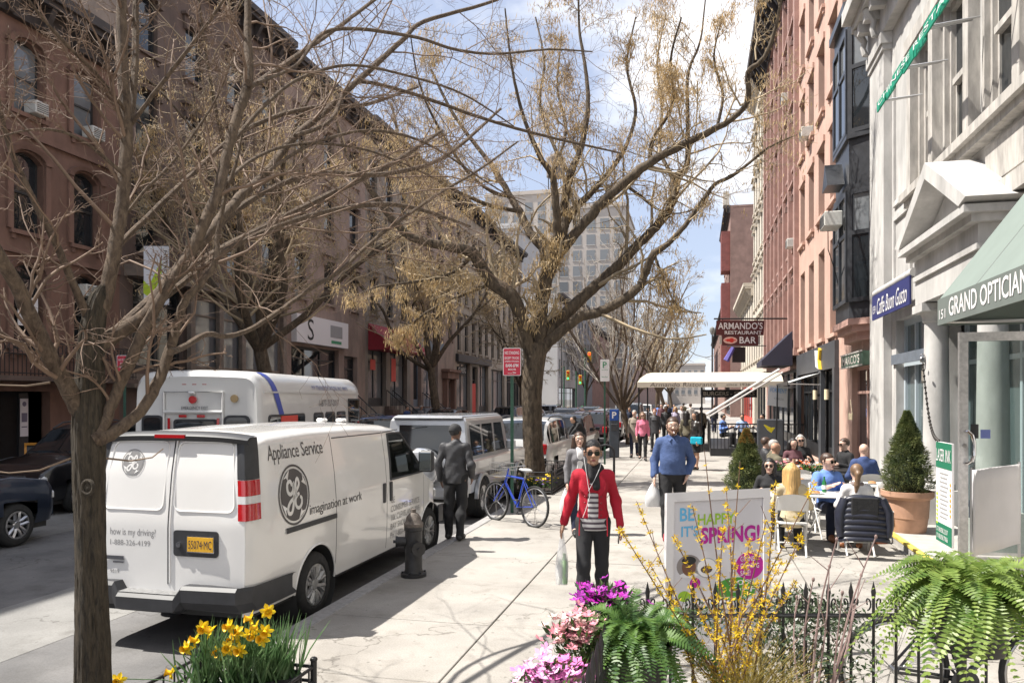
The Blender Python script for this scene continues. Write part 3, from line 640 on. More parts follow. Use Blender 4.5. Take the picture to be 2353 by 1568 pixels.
# cafe roller blind: roller, blue valance
cs = thing('cafe_awning', 'rolled blue cafe awning with white script lettering on white building', 'awning', (RX, 16, 0))
y_a, y_b, xs_ = 14.62, 17.6, 3.6
q = MB(); q.cyl((xs_+.1, y_a, 4.36), (xs_+.1, y_b, 4.36), .08, 12); q.build('roller', m_white, cs)
q = MB(); q.box(xs_+.02, xs_+.05, y_a+.02, y_b-.02, 3.8, 4.3); v_ = q.build('valance', M('navy_canvas', (.016, .02, .11), .75, var=.12, vs=4), cs)
q = MB(); q.box(xs_+.1, RX-.17, y_a+.2, y_a+.26, 4.3, 4.42); q.build('bracket', m_steel, cs); q = MB(); q.box(xs_+.1, RX-.17, y_b-.3, y_b-.24, 4.3, 4.42); q.build('bracket', m_steel, cs)
m_wht = M('sign_white')
lettering('lettering', 'Caffe Buon Gusto', m_wht, lambda u, v: (xs_+.013, y_b-.5-u, 3.87+v), parent=v_, fit=(2.3, .33), shear=.35)
lettering('lettering', '159', m_wht, lambda u, v: (xs_+.013, y_b-.12-u, 3.92+v), parent=v_, fit=(.24, .16))
# upper green awning: folded-out bar with fringe and arms
gb = thing('green_awning', 'narrow green canvas awning edge on thin arms beside upper wood windows', 'awning', (RX, 12, 7.3))
q = MB()
for k in range(12):
    y = 15.1-k*.6; s_ = .02*math.sin(k*2.1)
    q.box(3.19+s_, 3.215+s_, y-.598, y, 7.33+.02*math.cos(k), 7.52)
q.build('canvas', M('awning_green', (.0, .23, .14), .7, var=.12, vs=5), gb)
q = MB(); q.cyl((3.23, 7.8, 7.5), (3.23, 15.1, 7.5), .025, 6); q.build('front_bar', m_steel, gb)
for y in (15.0, 13.6, 12.2, 10.8):
    q = MB(); q.cyl((3.23, y, 7.5), (RX-.17, y-.05, 7.55), .018, 6); q.cyl((3.23, y-.1, 7.5), (RX-.17, y-.35, 7.45), .014, 6); q.build('arm', m_steel, gb)
lettering('lettering', 'CHINESE RESTAURANT', m_wht, lambda u, v: (3.165, 14.9-u, 7.38+v), parent=gb, fit=(5.6, .085))
# --- GRAND OPTICIAN canopy
ga = thing('shop_canopy', 'pale sage green shop canopy with white capital lettering over the glass door', 'canopy', (3, 6, 3))
m_sage = M('sage_canvas', (.165, .20, .18), .8, var=.06, vs=2.5)
m_saged = M('sage_print', (.13, .15, .138), .8, var=.08, vs=3)
xv, yv0, yv1, zb, zt, ztop = 2.2, 3.4, 7.88, 2.83, 3.07, 5.12
q = MB(); q.add([(xv, yv0, zt), (xv, yv1, zt), (RX-.28, yv1, ztop), (RX-.28, yv0, ztop), (xv+.02, yv0, zt-.02), (xv+.02, yv1, zt-.02), (RX-.28, yv1, ztop-.03), (RX-.28, yv0, ztop-.03)], [(0,1,2,3), (7,6,5,4), (0,4,5,1), (1,5,6,2), (0,3,7,4), (2,6,7,3)])
q.build('canvas_top', m_sage, ga)
q = MB(); q.box(xv-.012, xv, yv0, yv1, zb, zt+.002); va = q.build('valance', m_saged, ga)
q = MB(); q.add([(xv, yv1, zb), (RX-.28, yv1, zb), (RX-.28, yv1, ztop-.03), (xv, yv1, zt)], [(0,1,2,3)]); q.add([(xv, yv1+.006, zb), (RX-.28, yv1+.006, zb), (RX-.28, yv1+.006, ztop-.03), (xv, yv1+.006, zt)], [(3,2,1,0)]); q.build('canvas_end', m_sage, ga)
q = MB()
for y in (7.85, 6.9, 5.9, 4.9, 3.9): q.tube([(xv+.02, y, zt-.04), (RX-.28, y, ztop-.06)], .018, 6)
q.cyl((xv+.02, yv0, zb+.03), (xv+.02, yv1, zb+.03), .016, 6); q.cyl((xv+.02, yv1-.02, zb+.03), (RX-.28, yv1-.02, zb+.03), .016, 6)
q.build('frame', m_steel, ga)
q = MB()
for y in (6.9, 5.9, 4.9): q.box(xv+.0, xv+.004, y-.006, y+.006, zt, zt+.01); q.tube([(xv+.005, y, zt+.006), (RX-.28, y, ztop+.006)], .006, 4)
q.build('seam', m_saged, ga)
lettering('lettering', 'GRAND OPTICIAN', m_wht, lambda u, v: (xv-.016, yv1-.34-u, zb+.05+v), parent=va, fit=(1.68, .165), offset=.012)
lettering('lettering', '151', m_wht, lambda u, v: (xv-.016, yv1-.06-u, zb+.05+v), parent=va, fit=(.18, .085))
# open glass door leaf, seen edge-on to the street
gd = thing('glass_door', 'open steel framed glass shop door with chrome pulls and paper panel', 'door', (2.9, 9.66, .13))
Yd = 9.66
q = MB(); q.box(2.9, 2.99, Yd-.03, Yd+.03, .14, 2.9); q.box(2.99, 3.95, Yd-.03, Yd+.03, 2.8, 2.9); q.box(2.99, 3.95, Yd-.03, Yd+.03, .14, .36); q.box(3.86, 3.95, Yd-.03, Yd+.03, .42, 2.8); q.build('frame', M('door_steel', (.42, .41, .40), .35, metal=.6, var=.2, vs=20), gd)
q = MB(); q.box(2.99, 3.86, Yd-.006, Yd+.006, .42, 2.8); q.build('pane', glass('door_glass', (.85, .92, .9), .92), gd)
bn2 = thing('vinyl_banner', 'plain white vinyl banner screen standing between door and fern', 'banner', at(2290, 1200, 7.6)); dr = Vector((.8*CT-.6*ST, .8*ST+.6*CT, 0)); p0 = at(2233, 1075, 7.4)
q = MB(); p0.z = .62; P = [[p0+dr*(1.15*u)+Vector((0, .012*math.sin(u*9+v*4), .84*v)) for u in np.linspace(0, 1, 14)] for v in np.linspace(0, 1, 7)]; q.grid(P); ob_ = q.build('sheet', M('paper_white', (.7, .68, .69), .7, var=.04, vs=3), bn2); ob_.modifiers.new('thick', 'SOLIDIFY').thickness = .006
for u in (0, 1.15):
    q = MB(); q.cyl(p0+dr*u+Vector((0, .02, -.49)), p0+dr*u+Vector((0, .02, .86)), .015, 8); q.build('post', m_steel, bn2)
for s_ in (-1, 1):
    q = MB(); q.tube([(2.945, Yd, 1.78), (2.945+.03, Yd+s_*.09, 1.78), (3.0, Yd+s_*.13, 1.74), (3.02, Yd+s_*.13, 1.66), (3.02, Yd+s_*.13, 1.52), (3.0, Yd+s_*.13, 1.45), (2.975, Yd+s_*.09, 1.42), (2.945, Yd, 1.42)], .018, 8); q.build('pull_handle', m_chrome, gd)
q = MB(); q.cyl((2.945, Yd-.034, 1.62), (2.945, Yd-.05, 1.62), .024, 10); q.build('lock', m_chrome, gd)
q = MB(); q.box(3.02, 3.1, Yd-.011, Yd-.008, 1.70, 1.86); q.build('sticker', M('ink_black'), gd); q = MB(); q.box(3.12, 3.22, Yd-.011, Yd-.008, 1.70, 1.80); q.build('sticker', M('sign_blue'), gd)
q = MB(); q.box(3.0, 3.13, Yd-.011, Yd-.008, .8, 1.0); st_ = q.build('sticker', M('sticker_slate', (.1, .14, .2), .5), gd)
lettering('lettering', 'EYE\nDEAL', m_wht, lambda u, v: (3.01+u, Yd-.0125, .83+v), parent=st_, fit=(.11, .14))
# hanging menu board on chain
mb_ = thing('menu_board', 'green and white printed menu board hanging from chain by glass door', 'sign', (2.86, 10, .5))
q = MB(); q.box(2.85, 2.872, 9.72, 10.32, .43, 1.63); bd = q.build('board', m_wht, mb_)
for z0, z1 in ((1.32, 1.625), (.435, .66)): q = MB(); q.box(2.846, 2.849, 9.725, 10.315, z0, z1); q.build('green_band', m_green, bd)
lettering('lettering', 'LASER INK', m_wht, lambda u, v: (2.842, 10.29-u, 1.4+v), parent=bd, fit=(.54, .15))
lettering('lettering', '1.718.858.2337\n1.718.858.7006', m_wht, lambda u, v: (2.842, 10.29-u, .47+v), parent=bd, fit=(.44, .14))
q = MB()
for k in range(11):
    z = 1.27-k*.052; q.box(2.847, 2.8495, 9.9 if k % 3 else 9.85, 10.18-.03*(k % 2), z-.02, z-.002)
q.build('print_lines', M('print_grey'), bd)
q = MB()
for k in range(7): q.ell((2.847, 9.775, 1.15-k*.06), (.003, .028, .022), 6, 4)
q.build('print_spots', M('print_orange', (.7, .3, .05), .7), bd)
q = MB()
for k in range(8): q.ell((2.847, 10.27, 1.0-k*.05), (.003, .03, .02), 6, 4)
q.build('print_leaves', M('lime_print'), bd)
q = MB(); ca, cb = Vector((2.86, 10.25, 1.63)), Vector((3.42, 12.75, 3.1))
for k in range(46):
    t = k/45; p = ca.lerp(Vector((3.585, 13.7, 2.75)), t)+Vector((0, 0, -.35*math.sin(PI*t)))
    q.ell(p, (.012, .02, .03) if k % 2 else (.02, .012, .03), 6, 4)
q.build('chain', M('chain_iron', (.06, .055, .05), .5, metal=.6), mb_)
q = MB(); q.rbox((3.58, 13.7, 2.78), (.07, .04, .09), .01); q.tube([(3.58+.03*math.cos(a), 13.7, 2.83+.05*math.sin(a)) for a in np.linspace(0, PI, 8)], .009, 6); q.build('padlock', m_steel, mb_)
# metal side stand by the door
sd = thing('metal_stand', 'thin grey metal table stand behind the big fern', 'table', (3.05, 6.9, .13))
q = MB(); q.box(2.78, 3.5, 6.6, 7.1, .9, .93); q.build('table_top', m_steel, sd)
for x, y in ((2.84, 6.66), (3.44, 6.66), (2.84, 7.04), (3.44, 7.04)):
    q = MB(); q.box(x-.025, x+.025, y-.025, y+.025, .14, .9); q.build('leg', m_steel, sd)

# --- pink house with black oriel
P1 = thing('pink_house', 'salmon pink stucco house with black painted oriel bay window above restaurant', 'building', (RX, 21, 0))
ops = [(22.2, 23.0, 4.4, 6.2), (22.1, 23.2, 8.0, 10.2), (22.1, 23.2, 11.6, 13.6), (19.6, 21.6, 3.9, 11.0), (19.3, 21.8, .1, 3.0)]
q = MB(); wall_front(q, RX, -1, YB+.005, 23.6, 0, 17, ops, .35); q.build('wall', m_pink, P1); shell(P1, RX, -1, YB+.005, 23.6, 17, m_pink)
window(P1, RX, -1, 22.6, 4.4, .8, 1.8, m_dkframe, m_pinkd, 'flat'); window(P1, RX, -1, 22.65, 8.0, 1.1, 2.2, m_dkframe, m_pinkd, None); window(P1, RX, -1, 22.65, 11.6, 1.1, 2.0, m_dkframe, m_pinkd, None)
foot = [(RX+.05, 19.35), (3.55, 19.72), (3.55, 21.5), (RX+.05, 21.85)]
def bayring(z0, z1, grow=0., mat=m_blkwood, name='bay_band'):
    f2 = [(RX+.05, 19.35-grow), (3.55-grow, 19.72-grow*.8), (3.55-grow, 21.5+grow*.8), (RX+.05, 21.85+grow)]
    q = MB(); q.prism([(x, y) for x, y in f2][::-1], lambda u, v, d: (u, v, d), z0, z1); return q.build(name, mat, P1)
bay = bayring(4.05, 4.45, .0); bayring(7.25, 8.35); bayring(11.0, 11.4, .03); bayring(11.401, 11.6, .15); bayring(8.351, 8.47, .07); bayring(7.13, 7.249, .05)
for (z0, z1) in ((4.451, 7.129), (8.471, 10.999)):
    for i in range(3):
        (xa, ya), (xb, yb) = foot[i], foot[i+1]; dv = Vector((xb-xa, yb-ya, 0)); L = dv.length; dv.normalize(); nv = Vector((dv.y, -dv.x, 0)); T = Matrix(((dv.x, -nv.x, 0, xa), (dv.y, -nv.y, 0, ya), (0, 0, 1, 0), (0, 0, 0, 1)))
        q = MB(); zm = (z0+z1)/2+.3; ww = .11
        q.box(0, ww, -.05, .08, z0, z1, T=T); q.box(L-ww, L, -.05, .08, z0, z1, T=T); q.box(ww, L-ww, .0, .08, z1-.12, z1, T=T); q.box(ww, L-ww, -.0, .08, z0, z0+.1, T=T); q.box(ww, L-ww, -.01, .08, zm-.05, zm+.05, T=T)
        if i == 1: q.box(L/2-.06, L/2+.06, -.01, .08, z0+.1, z1-.12, T=T)
        wo = q.build('bay_window', m_blkwood, P1)
        q = MB(); q.box(ww, L-ww, .04, .05, z0+.1, zm-.05, T=T); q.build('pane', m_pane, wo); q = MB(); q.box(ww, L-ww, .02, .03, zm+.05, z1-.12, T=T); q.build('pane', m_pane2, wo)
q = MB()
for k, (g, z0, z1) in enumerate(((.12, 3.9, 4.049), (.02, 3.75, 3.899), (-.12, 3.55, 3.749), (-.28, 3.3, 3.549))):
    f2 = [(RX-.002, 19.3-g), (3.62-g, 19.65-g), (3.62-g, 21.55+g), (RX-.002, 21.9+g)]; q.prism(f2[::-1], lambda u, v, d: (u, v, d), z0, z1)
q.build('corbel', m_pinkd, P1)
# window with gable hood and air conditioner on the oriel front
q = MB(); q.prism([(19.95, 7.35), (20.75, 7.35), (20.35, 7.95)], lambda u, v, d: (d, u, v), 3.1, 3.5); q.build('gable_hood', m_blkwood, P1)
ac_unit(P1, 3.4, -1, 20.3, 6.35, 1.25)
q = MB(); q.tube([(3.2, 20.5, 6.35), (3.22, 20.6, 5.9), (3.4, 20.75, 5.4), (3.5, 20.8, 5.0)], .012, 5); q.build('cable', m_iron, P1)
# MARCO'S shopfront
shopfront(P1, RX, -1, 19.3, 21.8, .1, 3.0, m_pinkd, 2, .12, .3)
mk = thing('restaurant_sign', 'boxed green sign with pale MARCO lettering under the oriel bay', 'sign', (3.8, 20.7, 3.1))
q = MB(); q.box(3.78, 3.99, 19.4, 22.1, 2.95, 3.28); bd = q.build('sign_box', M('sign_green_dull', (.06, .12, .085), .5, var=.2, vs=5), mk)
q = MB(); q.box(3.765, 3.779, 19.38, 22.12, 2.93, 2.97); q.box(3.765, 3.779, 19.38, 22.12, 3.26, 3.30); q.build('trim', M('pale_sash'), bd)
lettering('lettering', "MARCO'S", M('print_pale'), lambda u, v: (3.774, 21.9-u, 3.01+v), parent=bd, fit=(2.2, .22), offset=.015)
os_ = thing('hanging_sign', 'small wooden triangle hung sign in the restaurant glass door', 'sign', (3.75, 20.6, 1.7))
q = MB(); q.box(3.74, 3.76, 20.4, 20.9, 1.62, 1.78); q.build('board', M('old_wood', (.4, .33, .22), .7, var=.2, vs=10), os_); q = MB(); q.tube([(3.75, 20.42, 1.78), (3.75, 20.65, 2.12), (3.75, 20.88, 1.78)], .008, 4); q.build('cord', M('old_wood'), os_)

# --- second pink house with black shopfront
P2 = thing('pink_house', 'pink stucco house with deep windows over charcoal shopfront and small canopy', 'building', (RX, 28, 0))
rw = [(4.1, 2.9), (8.1, 2.3), (11.5, 2.2), (14.8, 2.1)]; ops = []
cl = [24.6, 26.9, 29.2, 31.5]
for z, h in rw:
    for y in cl: ops.append((y-.62, y+.62, z, z+h))
ops.append((24.0, 32.2, .1, 3.3))
q = MB(); wall_front(q, RX, -1, 23.605, 32.6, 0, 18.5, ops, .4); q.build('wall', m_pink, P2); shell(P2, RX, -1, 23.605, 32.6, 18.5, m_pink)
for z, h in rw:
    for y in cl: window(P2, RX, -1, y, z, 1.24, h, m_dkframe, m_pink, 'flat' if z > 5 else None, dep=.3, mull=1 if z < 5 else 0)
ac_unit(P2, RX, -1, 29.3, 11.5)
m_char = M('charcoal_panel', (.055, .058, .066), .45, var=.15, vs=4)
q = MB(); q.box(RX-.12, RX-.003, 23.7, 32.4, 3.05, 3.85); q.box(RX-.14, RX-.003, 23.65, 24.0, 0, 3.049); q.box(RX-.14, RX-.003, 26.1, 26.6, 0, 3.049); q.box(RX-.14, RX-.003, 31.9, 32.4, 0, 3.049); q.build('shop_surround', m_char, P2)
shopfront(P2, RX, -1, 24.0, 26.1, .1, 3.04, m_black, 2, .1); shopfront(P2, RX, -1, 26.6, 31.9, .1, 3.04, m_black, 4, .1)
em = thing('shop_emblem', 'white and yellow zigzag shop emblem on the charcoal fascia', 'sign', (RX-.16, 27, 3.45))
q = MB(); q.prism([(26.4, 3.1), (27.0, 3.2), (27.2, 3.75), (26.6, 3.7)], lambda u, v, d: (RX-.125-d, u, v), 0, .05); q.build('white_plate', m_wht, em)
q = MB(); q.prism([(26.0, 3.08), (26.3, 3.12), (26.45, 3.4), (26.3, 3.78), (26.02, 3.7), (26.2, 3.4)], lambda u, v, d: (RX-.125-d, u, v), 0, .07); q.build('yellow_plate', M('yellow_enamel', (.7, .45, .03), .5), em)
cn = thing('glass_canopy', 'slim flat white canopy over the charcoal shop entrance', 'canopy', (3.4, 27.5, 2.8))
q = MB(); q.add([(2.9, 26.3, 2.66), (2.9, 29.8, 2.66), (RX-.13, 29.8, 2.98), (RX-.13, 26.3, 2.98)], [(0,1,2,3)]); q.add([(2.9, 26.3, 2.62), (2.9, 29.8, 2.62), (RX-.13, 29.8, 2.94), (RX-.13, 26.3, 2.94)], [(3,2,1,0)]); q.build('panel', M('canopy_pale', (.5, .51, .5), .5), cn)
q = MB(); q.box(2.87, 2.9, 26.28, 29.82, 2.58, 2.70); q.build('edge', m_dkframe, cn); q = MB(); q.cyl((2.9, 26.3, 2.63), (RX-.13, 26.3, 2.6), .02, 6); q.build('strut', m_steel, cn)
for y in (24.05, 26.3):
    lp_ = thing('wall_lantern', 'cream cylinder wall lantern %s the charcoal shop door' % ('nearer side of' if y < 25 else 'farther side of'), 'lantern', (3.75, y, 2.2))
    q = MB(); q.cyl((3.72, y, 2.12), (3.72, y, 2.42), .07, 12); q.build('shade', M('lantern_cream', (.72, .62, .42), .6), lp_); q = MB(); q.box(3.72, RX-.141, y-.03, y+.03, 2.22, 2.3); q.build('bracket', m_iron, lp_)

# --- rust building with ribs, hoods and heavy dark cornice
P3 = thing('rust_building', 'rust brown ribbed building with stacked window hoods and heavy black cornice', 'building', (RX, 40, 0))
rw = [(4.6, 2.6), (8.4, 2.3), (11.8, 2.2), (15.2, 2.1), (18.2, 1.7)]; cl = [33.7+2.05*k for k in range(7)]; ops = [(y-.5, y+.5, z, z+h) for z, h in rw for y in cl]
ops.append((33.0, 46.6, .1, 3.4))
q = MB(); wall_front(q, RX, -1, 32.605, 47.4, 0, 21.2, ops, .35); q.build('wall', m_rust, P3); shell(P3, RX, -1, 32.605, 47.4, 21.2, m_rust)
for z, h in rw:
    for y in cl: window(P3, RX, -1, y, z, 1., h, m_dkframe, m_rust, 'hood')
q = MB()
for k in range(8):
    y = 32.75+2.05*k; q.box(RX-.18, RX-.003, y-.16, y+.16, 4.2, 20.2)
q.box(RX-.2, RX-.003, 32.61, 47.39, 3.9, 4.199); q.build('rib', m_rust, P3)
cornice(P3, RX, -1, 32.62, 47.38, 20.2, m_corn, 1.1, 1.6, 1.02)
ac_unit(P3, RX, -1, 35.75, 15.2); ac_unit(P3, RX, -1, 33.7, 8.4)
shopfront(P3, RX, -1, 33.0, 46.6, .1, 3.4, m_black, 6, .1)
q = MB(); q.prism([(0, 3.5), (1.2, 3.5), (1.2, 3.7), (0, 4.9)], lambda u, v, d: (RX-.21-u, d, v), 32.9, 35.6); q.build('awning', M('navy_dark', (.02, .02, .04), .7), P3)
# --- cream buildings beyond
rw = [(4.8, 2.4), (8.4, 2.2), (11.8, 2.2), (15.2, 2.1), (18.5, 1.9)]
P4 = terrace('cream stone building with slim dark windows beyond the rust brown one', 47.41, 58, 23.5, m_cream, rw, 5, .95, None, 'hood', X=RX, sx=-1, name='cream_building', corn=m_cream, shop=[(48, 57, .1, 3.8)]); shopfront(P4, RX, -1, 48, 57, .1, 3.8, m_black, 4)
P5 = terrace('low cream shop building farther along the sunny side', 58.01, 74, 10.5, m_cream, [(4.8, 2.0), (7.6, 1.8)], 6, 1.0, None, 'flat', X=RX, sx=-1, name='cream_building', corn=m_cream, shop=[(59, 73, .1, 3.8)]); shopfront(P5, RX, -1, 59, 73, .1, 3.8, M('poster_red'), 5)
m_brickfar = M('far_brick', (.24, .15, .125), .9, var=.2, vs=1.2, bump=.2, bs=4)
P6 = terrace('tall brown brick building with blank side wall and red corner bays down the street', 92, 112, 24.5, m_brickfar, [(4.8, 2.2), (8.4, 2.2), (12, 2.2), (15.6, 2.2), (19.2, 2.2)], 6, 1.1, None, 'flat', X=RX-.2, sx=-1, name='brick_building', shop=[(93, 111, .1, 3.8)]); shopfront(P6, RX-.2, -1, 93, 111, .1, 3.8, m_black, 5)
q = MB()
for z in (5, 11, 17): q.box(RX-1.2, RX-.22, 92.3, 95.5, z, z+4.6)
q.build('corner_bay', M('red_brown_paint', (.2, .06, .05), .7, var=.2, vs=2), P6)
q = MB(); q.box(RX-1.0, RX-.3, 92.2, 94, 24.6, 26.2); q.build('bulkhead', m_cream, P6)
# ================================================================== far end of the street
m_tower = M('pale_tower', (.43, .385, .345), .9, var=.08, vs=.4)
m_tower2 = M('pale_tower_cool', (.45, .44, .435), .9, var=.08, vs=.3)
def tower(label, x0, x1, y0, y1, H, mat, nx, nz, ww, wh, z0=8., name='apartment_tower', ny=0):
    t = thing(name, label, 'building', ((x0+x1)/2, y0, 0))
    q = MB(); q.box(x0, x1, y0, y1, 0, H); q.box(x0-.25, x1+.25, y0-.25, y1, H-.9, H-.5); q.build('wall', mat, t)
    wm = MB(); wm.box(-ww/2, ww/2, -.05, .02, 0, wh); me = wm.mesh('window', m_pane2)
    fm = MB(); fm.box(-ww/2-.08, ww/2+.08, -.09, .02, -.14, 0); sme = fm.mesh('sill', m_ltframe)
    for i in range(nx):
        for k in range(nz):
            xx = x0+(x1-x0)*(i+.5)/nx; zz = z0+(H-z0-2)*k/nz
            wo = put('window', me, t, loc=(xx, y0, zz)); put('sill', sme, wo, world=False)
    wm = MB(); wm.box(-.02, .05, -ww/2, ww/2, 0, wh); me2 = wm.mesh('window', m_pane2)
    for i in range(ny):
        for k in range(nz): put('window', me2, t, loc=(x1, y0+(y1-y0)*(i+.5)/ny, z0+(H-z0-2)*k/nz))
    return t
T1 = tower('tall pale beige apartment tower at the far end of the street', -27, -13.5, 150, 172, 40.5, m_tower, 5, 10, 1.7, 2.0, ny=5)
T2 = tower('grey white modern apartment block behind the forked tree trunk', -36, -27.5, 118, 140, 30, m_tower2, 3, 8, 1.8, 1.6)
T3 = tower('long pale apartment block with rooftop tank above the terrace', -46, -26, 165, 180, 48, m_tower, 7, 12, 1.7, 2.0, z0=14)
wt = thing('water_tank', 'rooftop water tank on legs over the far pale apartment block', 'water tank', (-37.5, 168, 48))
q = MB(); q.lathe([(0, 51.5), (2.1, 51.5), (2.1, 55.5), (0, 57.2)], 14, (-30.5, 168, 0), smooth=False); q.build('tank', M('tank_wood', (.13, .11, .1), .8), wt)
for dx in (-1.4, 1.4):
    for dy in (-1.4, 1.4):
        q = MB(); q.cyl((-30.5+dx, 168+dy, 48), (-30.5+dx, 168+dy, 51.5), .12, 6); q.build('leg', m_iron, wt)
T4 = terrace('white painted corner building past the side street on the shaded side', 92, 108, 15, m_tower2, [(5, 2), (8.4, 2), (11.6, 1.9)], 5, 1.1, None, 'flat', X=-16.5, sx=1, name='corner_building', shop=[(93, 107, .3, 3.6)]); shopfront(T4, -16.5, 1, 93, 107, .3, 3.6, m_black, 4)
T5 = terrace('grey blue row house past the white corner building', 108.1, 124, 16, M('slate_stone', (.2, .21, .23), .85, var=.1, vs=1), [(5, 2), (8.4, 2), (11.6, 1.9)], 5, 1.1, None, 'flat', X=-16.5, sx=1, name='row_house')
T6 = terrace('brick row house standing well down the shaded side', 124.1, 149, 14, m_brickfar, [(5, 2), (8.4, 2)], 6, 1.2, None, 'flat', X=-16.5, sx=1, name='row_house')
T7 = terrace('brown brick row beyond the tall brick building on the sunny side', 112.1, 190, 15, m_brickfar, [(4.8, 2), (8.2, 2), (11.5, 1.8)], 9, 1.3, None, 'flat', X=RX, sx=-1, name='row_house')
T8 = terrace('low brick terrace far down the street past the beige tower', 172.1, 330, 13, m_brickfar, [(4.8, 2), (8.2, 2)], 12, 1.5, None, 'flat', X=-15, sx=1, name='row_house')
T9 = tower('pale building closing the far end of the street', -12, 3.5, 330, 345, 17, m_tower, 6, 4, 1.4, 1.8, 4)
# ================================================================== vehicles
m_tyre = M('tyre_rubber', (.018, .018, .018), .85, var=.3, vs=20)
m_rim = M('alloy_rim', (.42, .42, .43), .3, metal=.9)
m_rimd = M('steel_rim', (.33, .33, .33), .45, metal=.7, var=.2, vs=12)
m_trim = M('black_plastic', (.03, .031, .035), .5, var=.2, vs=10)
m_tint = glass('car_glass', (.45, .52, .5), .32); m_tintd = M('dark_car_glass', (.012, .014, .016), .03, spec=.9)
m_redl = M('red_lens', (.42, .008, .012), .12, spec=.8, coat=.6); m_whl = M('clear_lens', (.6, .6, .6), .1, spec=.8); m_amb = M('amber_lens', (.6, .2, .01), .15)
m_plate = M('plate_gold', (.72, .40, .03), .45, var=.08, vs=12); m_plw = M('plate_white', (.6, .6, .62), .45)
m_int = M('cabin_dark', (.03, .03, .03), .8); m_seat = M('cabin_seat', (.16, .2, .19), .8)
def paint(name, col, metal=.0): return M('paint_'+name, col, .28, metal=metal, coat=.8, spec=.5, var=.03, vs=.8)
WHC = {}
def wheel(parent, pos, r=.34, wd=.22, side=1, spokes=5, rimm=None, ratio=.64):
    rimm = rimm or m_rim; key = (round(r, 3), wd, side, spokes, rimm.name, ratio)
    if key not in WHC:
        t = MB(); rr = r*ratio; h = wd/2
        t.lathe([(rr, -h*.8), (rr+.02, -h), (r-.05, -h), (r-.012, -h*.75), (r, -h*.4), (r, h*.4), (r-.012, h*.75), (r-.05, h), (rr+.02, h), (rr, h*.8), (rr, -h*.8)], 32, axis='X')
        tm = t.mesh('wheel', m_tyre)
        q = MB(); s = side
        q.lathe([(rr, h*.75), (rr-.02, h*.85), (rr-.035, h*.5), (rr-.05, -h*.2), (0, -h*.2)] if s > 0 else [(rr, -h*.75), (rr-.02, -h*.85), (rr-.035, -h*.5), (rr-.05, h*.2), (0, h*.2)], 28, axis='X', m=1)
        q.lathe([(rr+.003, s*h*.7), (rr+.003, s*h*.92), (rr-.025, s*h*.93), (rr-.03, s*h*.6)], 28, axis='X')
        for k in range(spokes):
            a = 2*PI*k/spokes; T = Matrix.Rotation(a, 3, 'X')
            for e in (-1, 1):
                pts = [(s*h*.55, e*.03, .05), (s*h*.8, e*.035, rr*.5), (s*h*.78, e*.05, rr-.02)]
                q.tube([T@Vector(p) for p in pts], [.032, .026, .03], 5)
        q.lathe([(0, s*h*.85), (.05, s*h*.85), (.07, s*h*.7), (.075, s*h*.2)], 16, axis='X')
        rm = q.mesh('rim', [rimm, m_trim]); WHC[key] = (tm, rm)
    tm, rm = WHC[key]; w_ = put('wheel', tm, parent, world=False); w_.location = pos; put('rim', rm, w_, world=False); return w_
def strip(mb, P, i0, i1, j0, j1, m=0):
    """quads of a point grid P[i][j] into mb (own copies of the points)"""
    sub = [[P[i][j] for j in range(j0, j1+1)] for i in range(i0, i1+1)]; mb.grid(sub, m=m)
# ------------------------------------------------------------------ white service van
V = thing('service_van', 'white appliance service van parked at the kerb, its logo facing the pavement', 'van', (-4.75, 6.1, STREET), math.radians(-.4))
m_vw = M('van_white', (.74, .73, .715), .15, coat=.7, var=.03, vs=1.2)
def BX(z): return interp(z, [.3, .45, .7, 1.0, 1.2, 1.5, 1.8, 1.95], [.83, .85, .862, .866, .86, .835, .79, .76])
def PF(y): return interp(y, [-.1, 0, .04, .1, .2, .35, 4.6, 4.9, 5.05, 5.12, 5.16], [.93, .945, .968, .985, .996, 1, 1, .97, .9, .8, .7])
def ZT(y): return interp(y, [0, .12, .4, 1.2, 2.4, 3.3, 3.62, 3.75, 4.42, 4.52, 4.95, 5.08, 5.14, 5.16], [1.90, 1.96, 2.0, 2.025, 2.02, 1.985, 1.94, 1.88, 1.32, 1.25, 1.12, 1.02, .85, .6])
def LEAN(z): return interp(z, [.4, 1.15, 1.6, 2.0], [0, .0, .05, .13])
def vring(y, dy=0.):
    zt = ZT(y); cz = .15 if zt > 1.4 else .1; zc = zt-cz; zb = .34; pts = []
    for k in range(37):
        z = lerp(zb, zc, k/36); pts.append((BX(z)*PF(y), z))
    x0 = BX(zc)*PF(y); cx = .2
    for k in range(1, 6):
        a = PI/2*k/5; pts.append((x0-cx*(1-math.cos(a)), zc+(cz-.03)*math.sin(a)))
    for k in range(1, 5):
        t = k/4; pts.append(((x0-cx)*(1-t), zt-.03+.03*math.sin(t*PI/2)))
    full = [(x, z) for x, z in pts]+[(-x, z) for x, z in pts[-2::-1]]
    return [(x, y+dy+LEAN(z)*max(0, 1-y/.7), z) for x, z in full]
ysn = sorted(set([round(v, 3) for v in list(np.arange(0, 5.15, .05))+[1.674, 1.687, 3.074, 3.087, 4.40, 4.41, 5.155]]))
G = [vring(y) for y in ysn]; nj = len(G[0])
AR, ARY, ARZ = .425, (1.25, 4.69), .345
bm_ = MB(); bm_.smooth = True
def inarch(p):
    for ay in ARY:
        if (p[1]-ay)**2+(p[2]-ARZ)**2 < AR**2: return ay
    return None
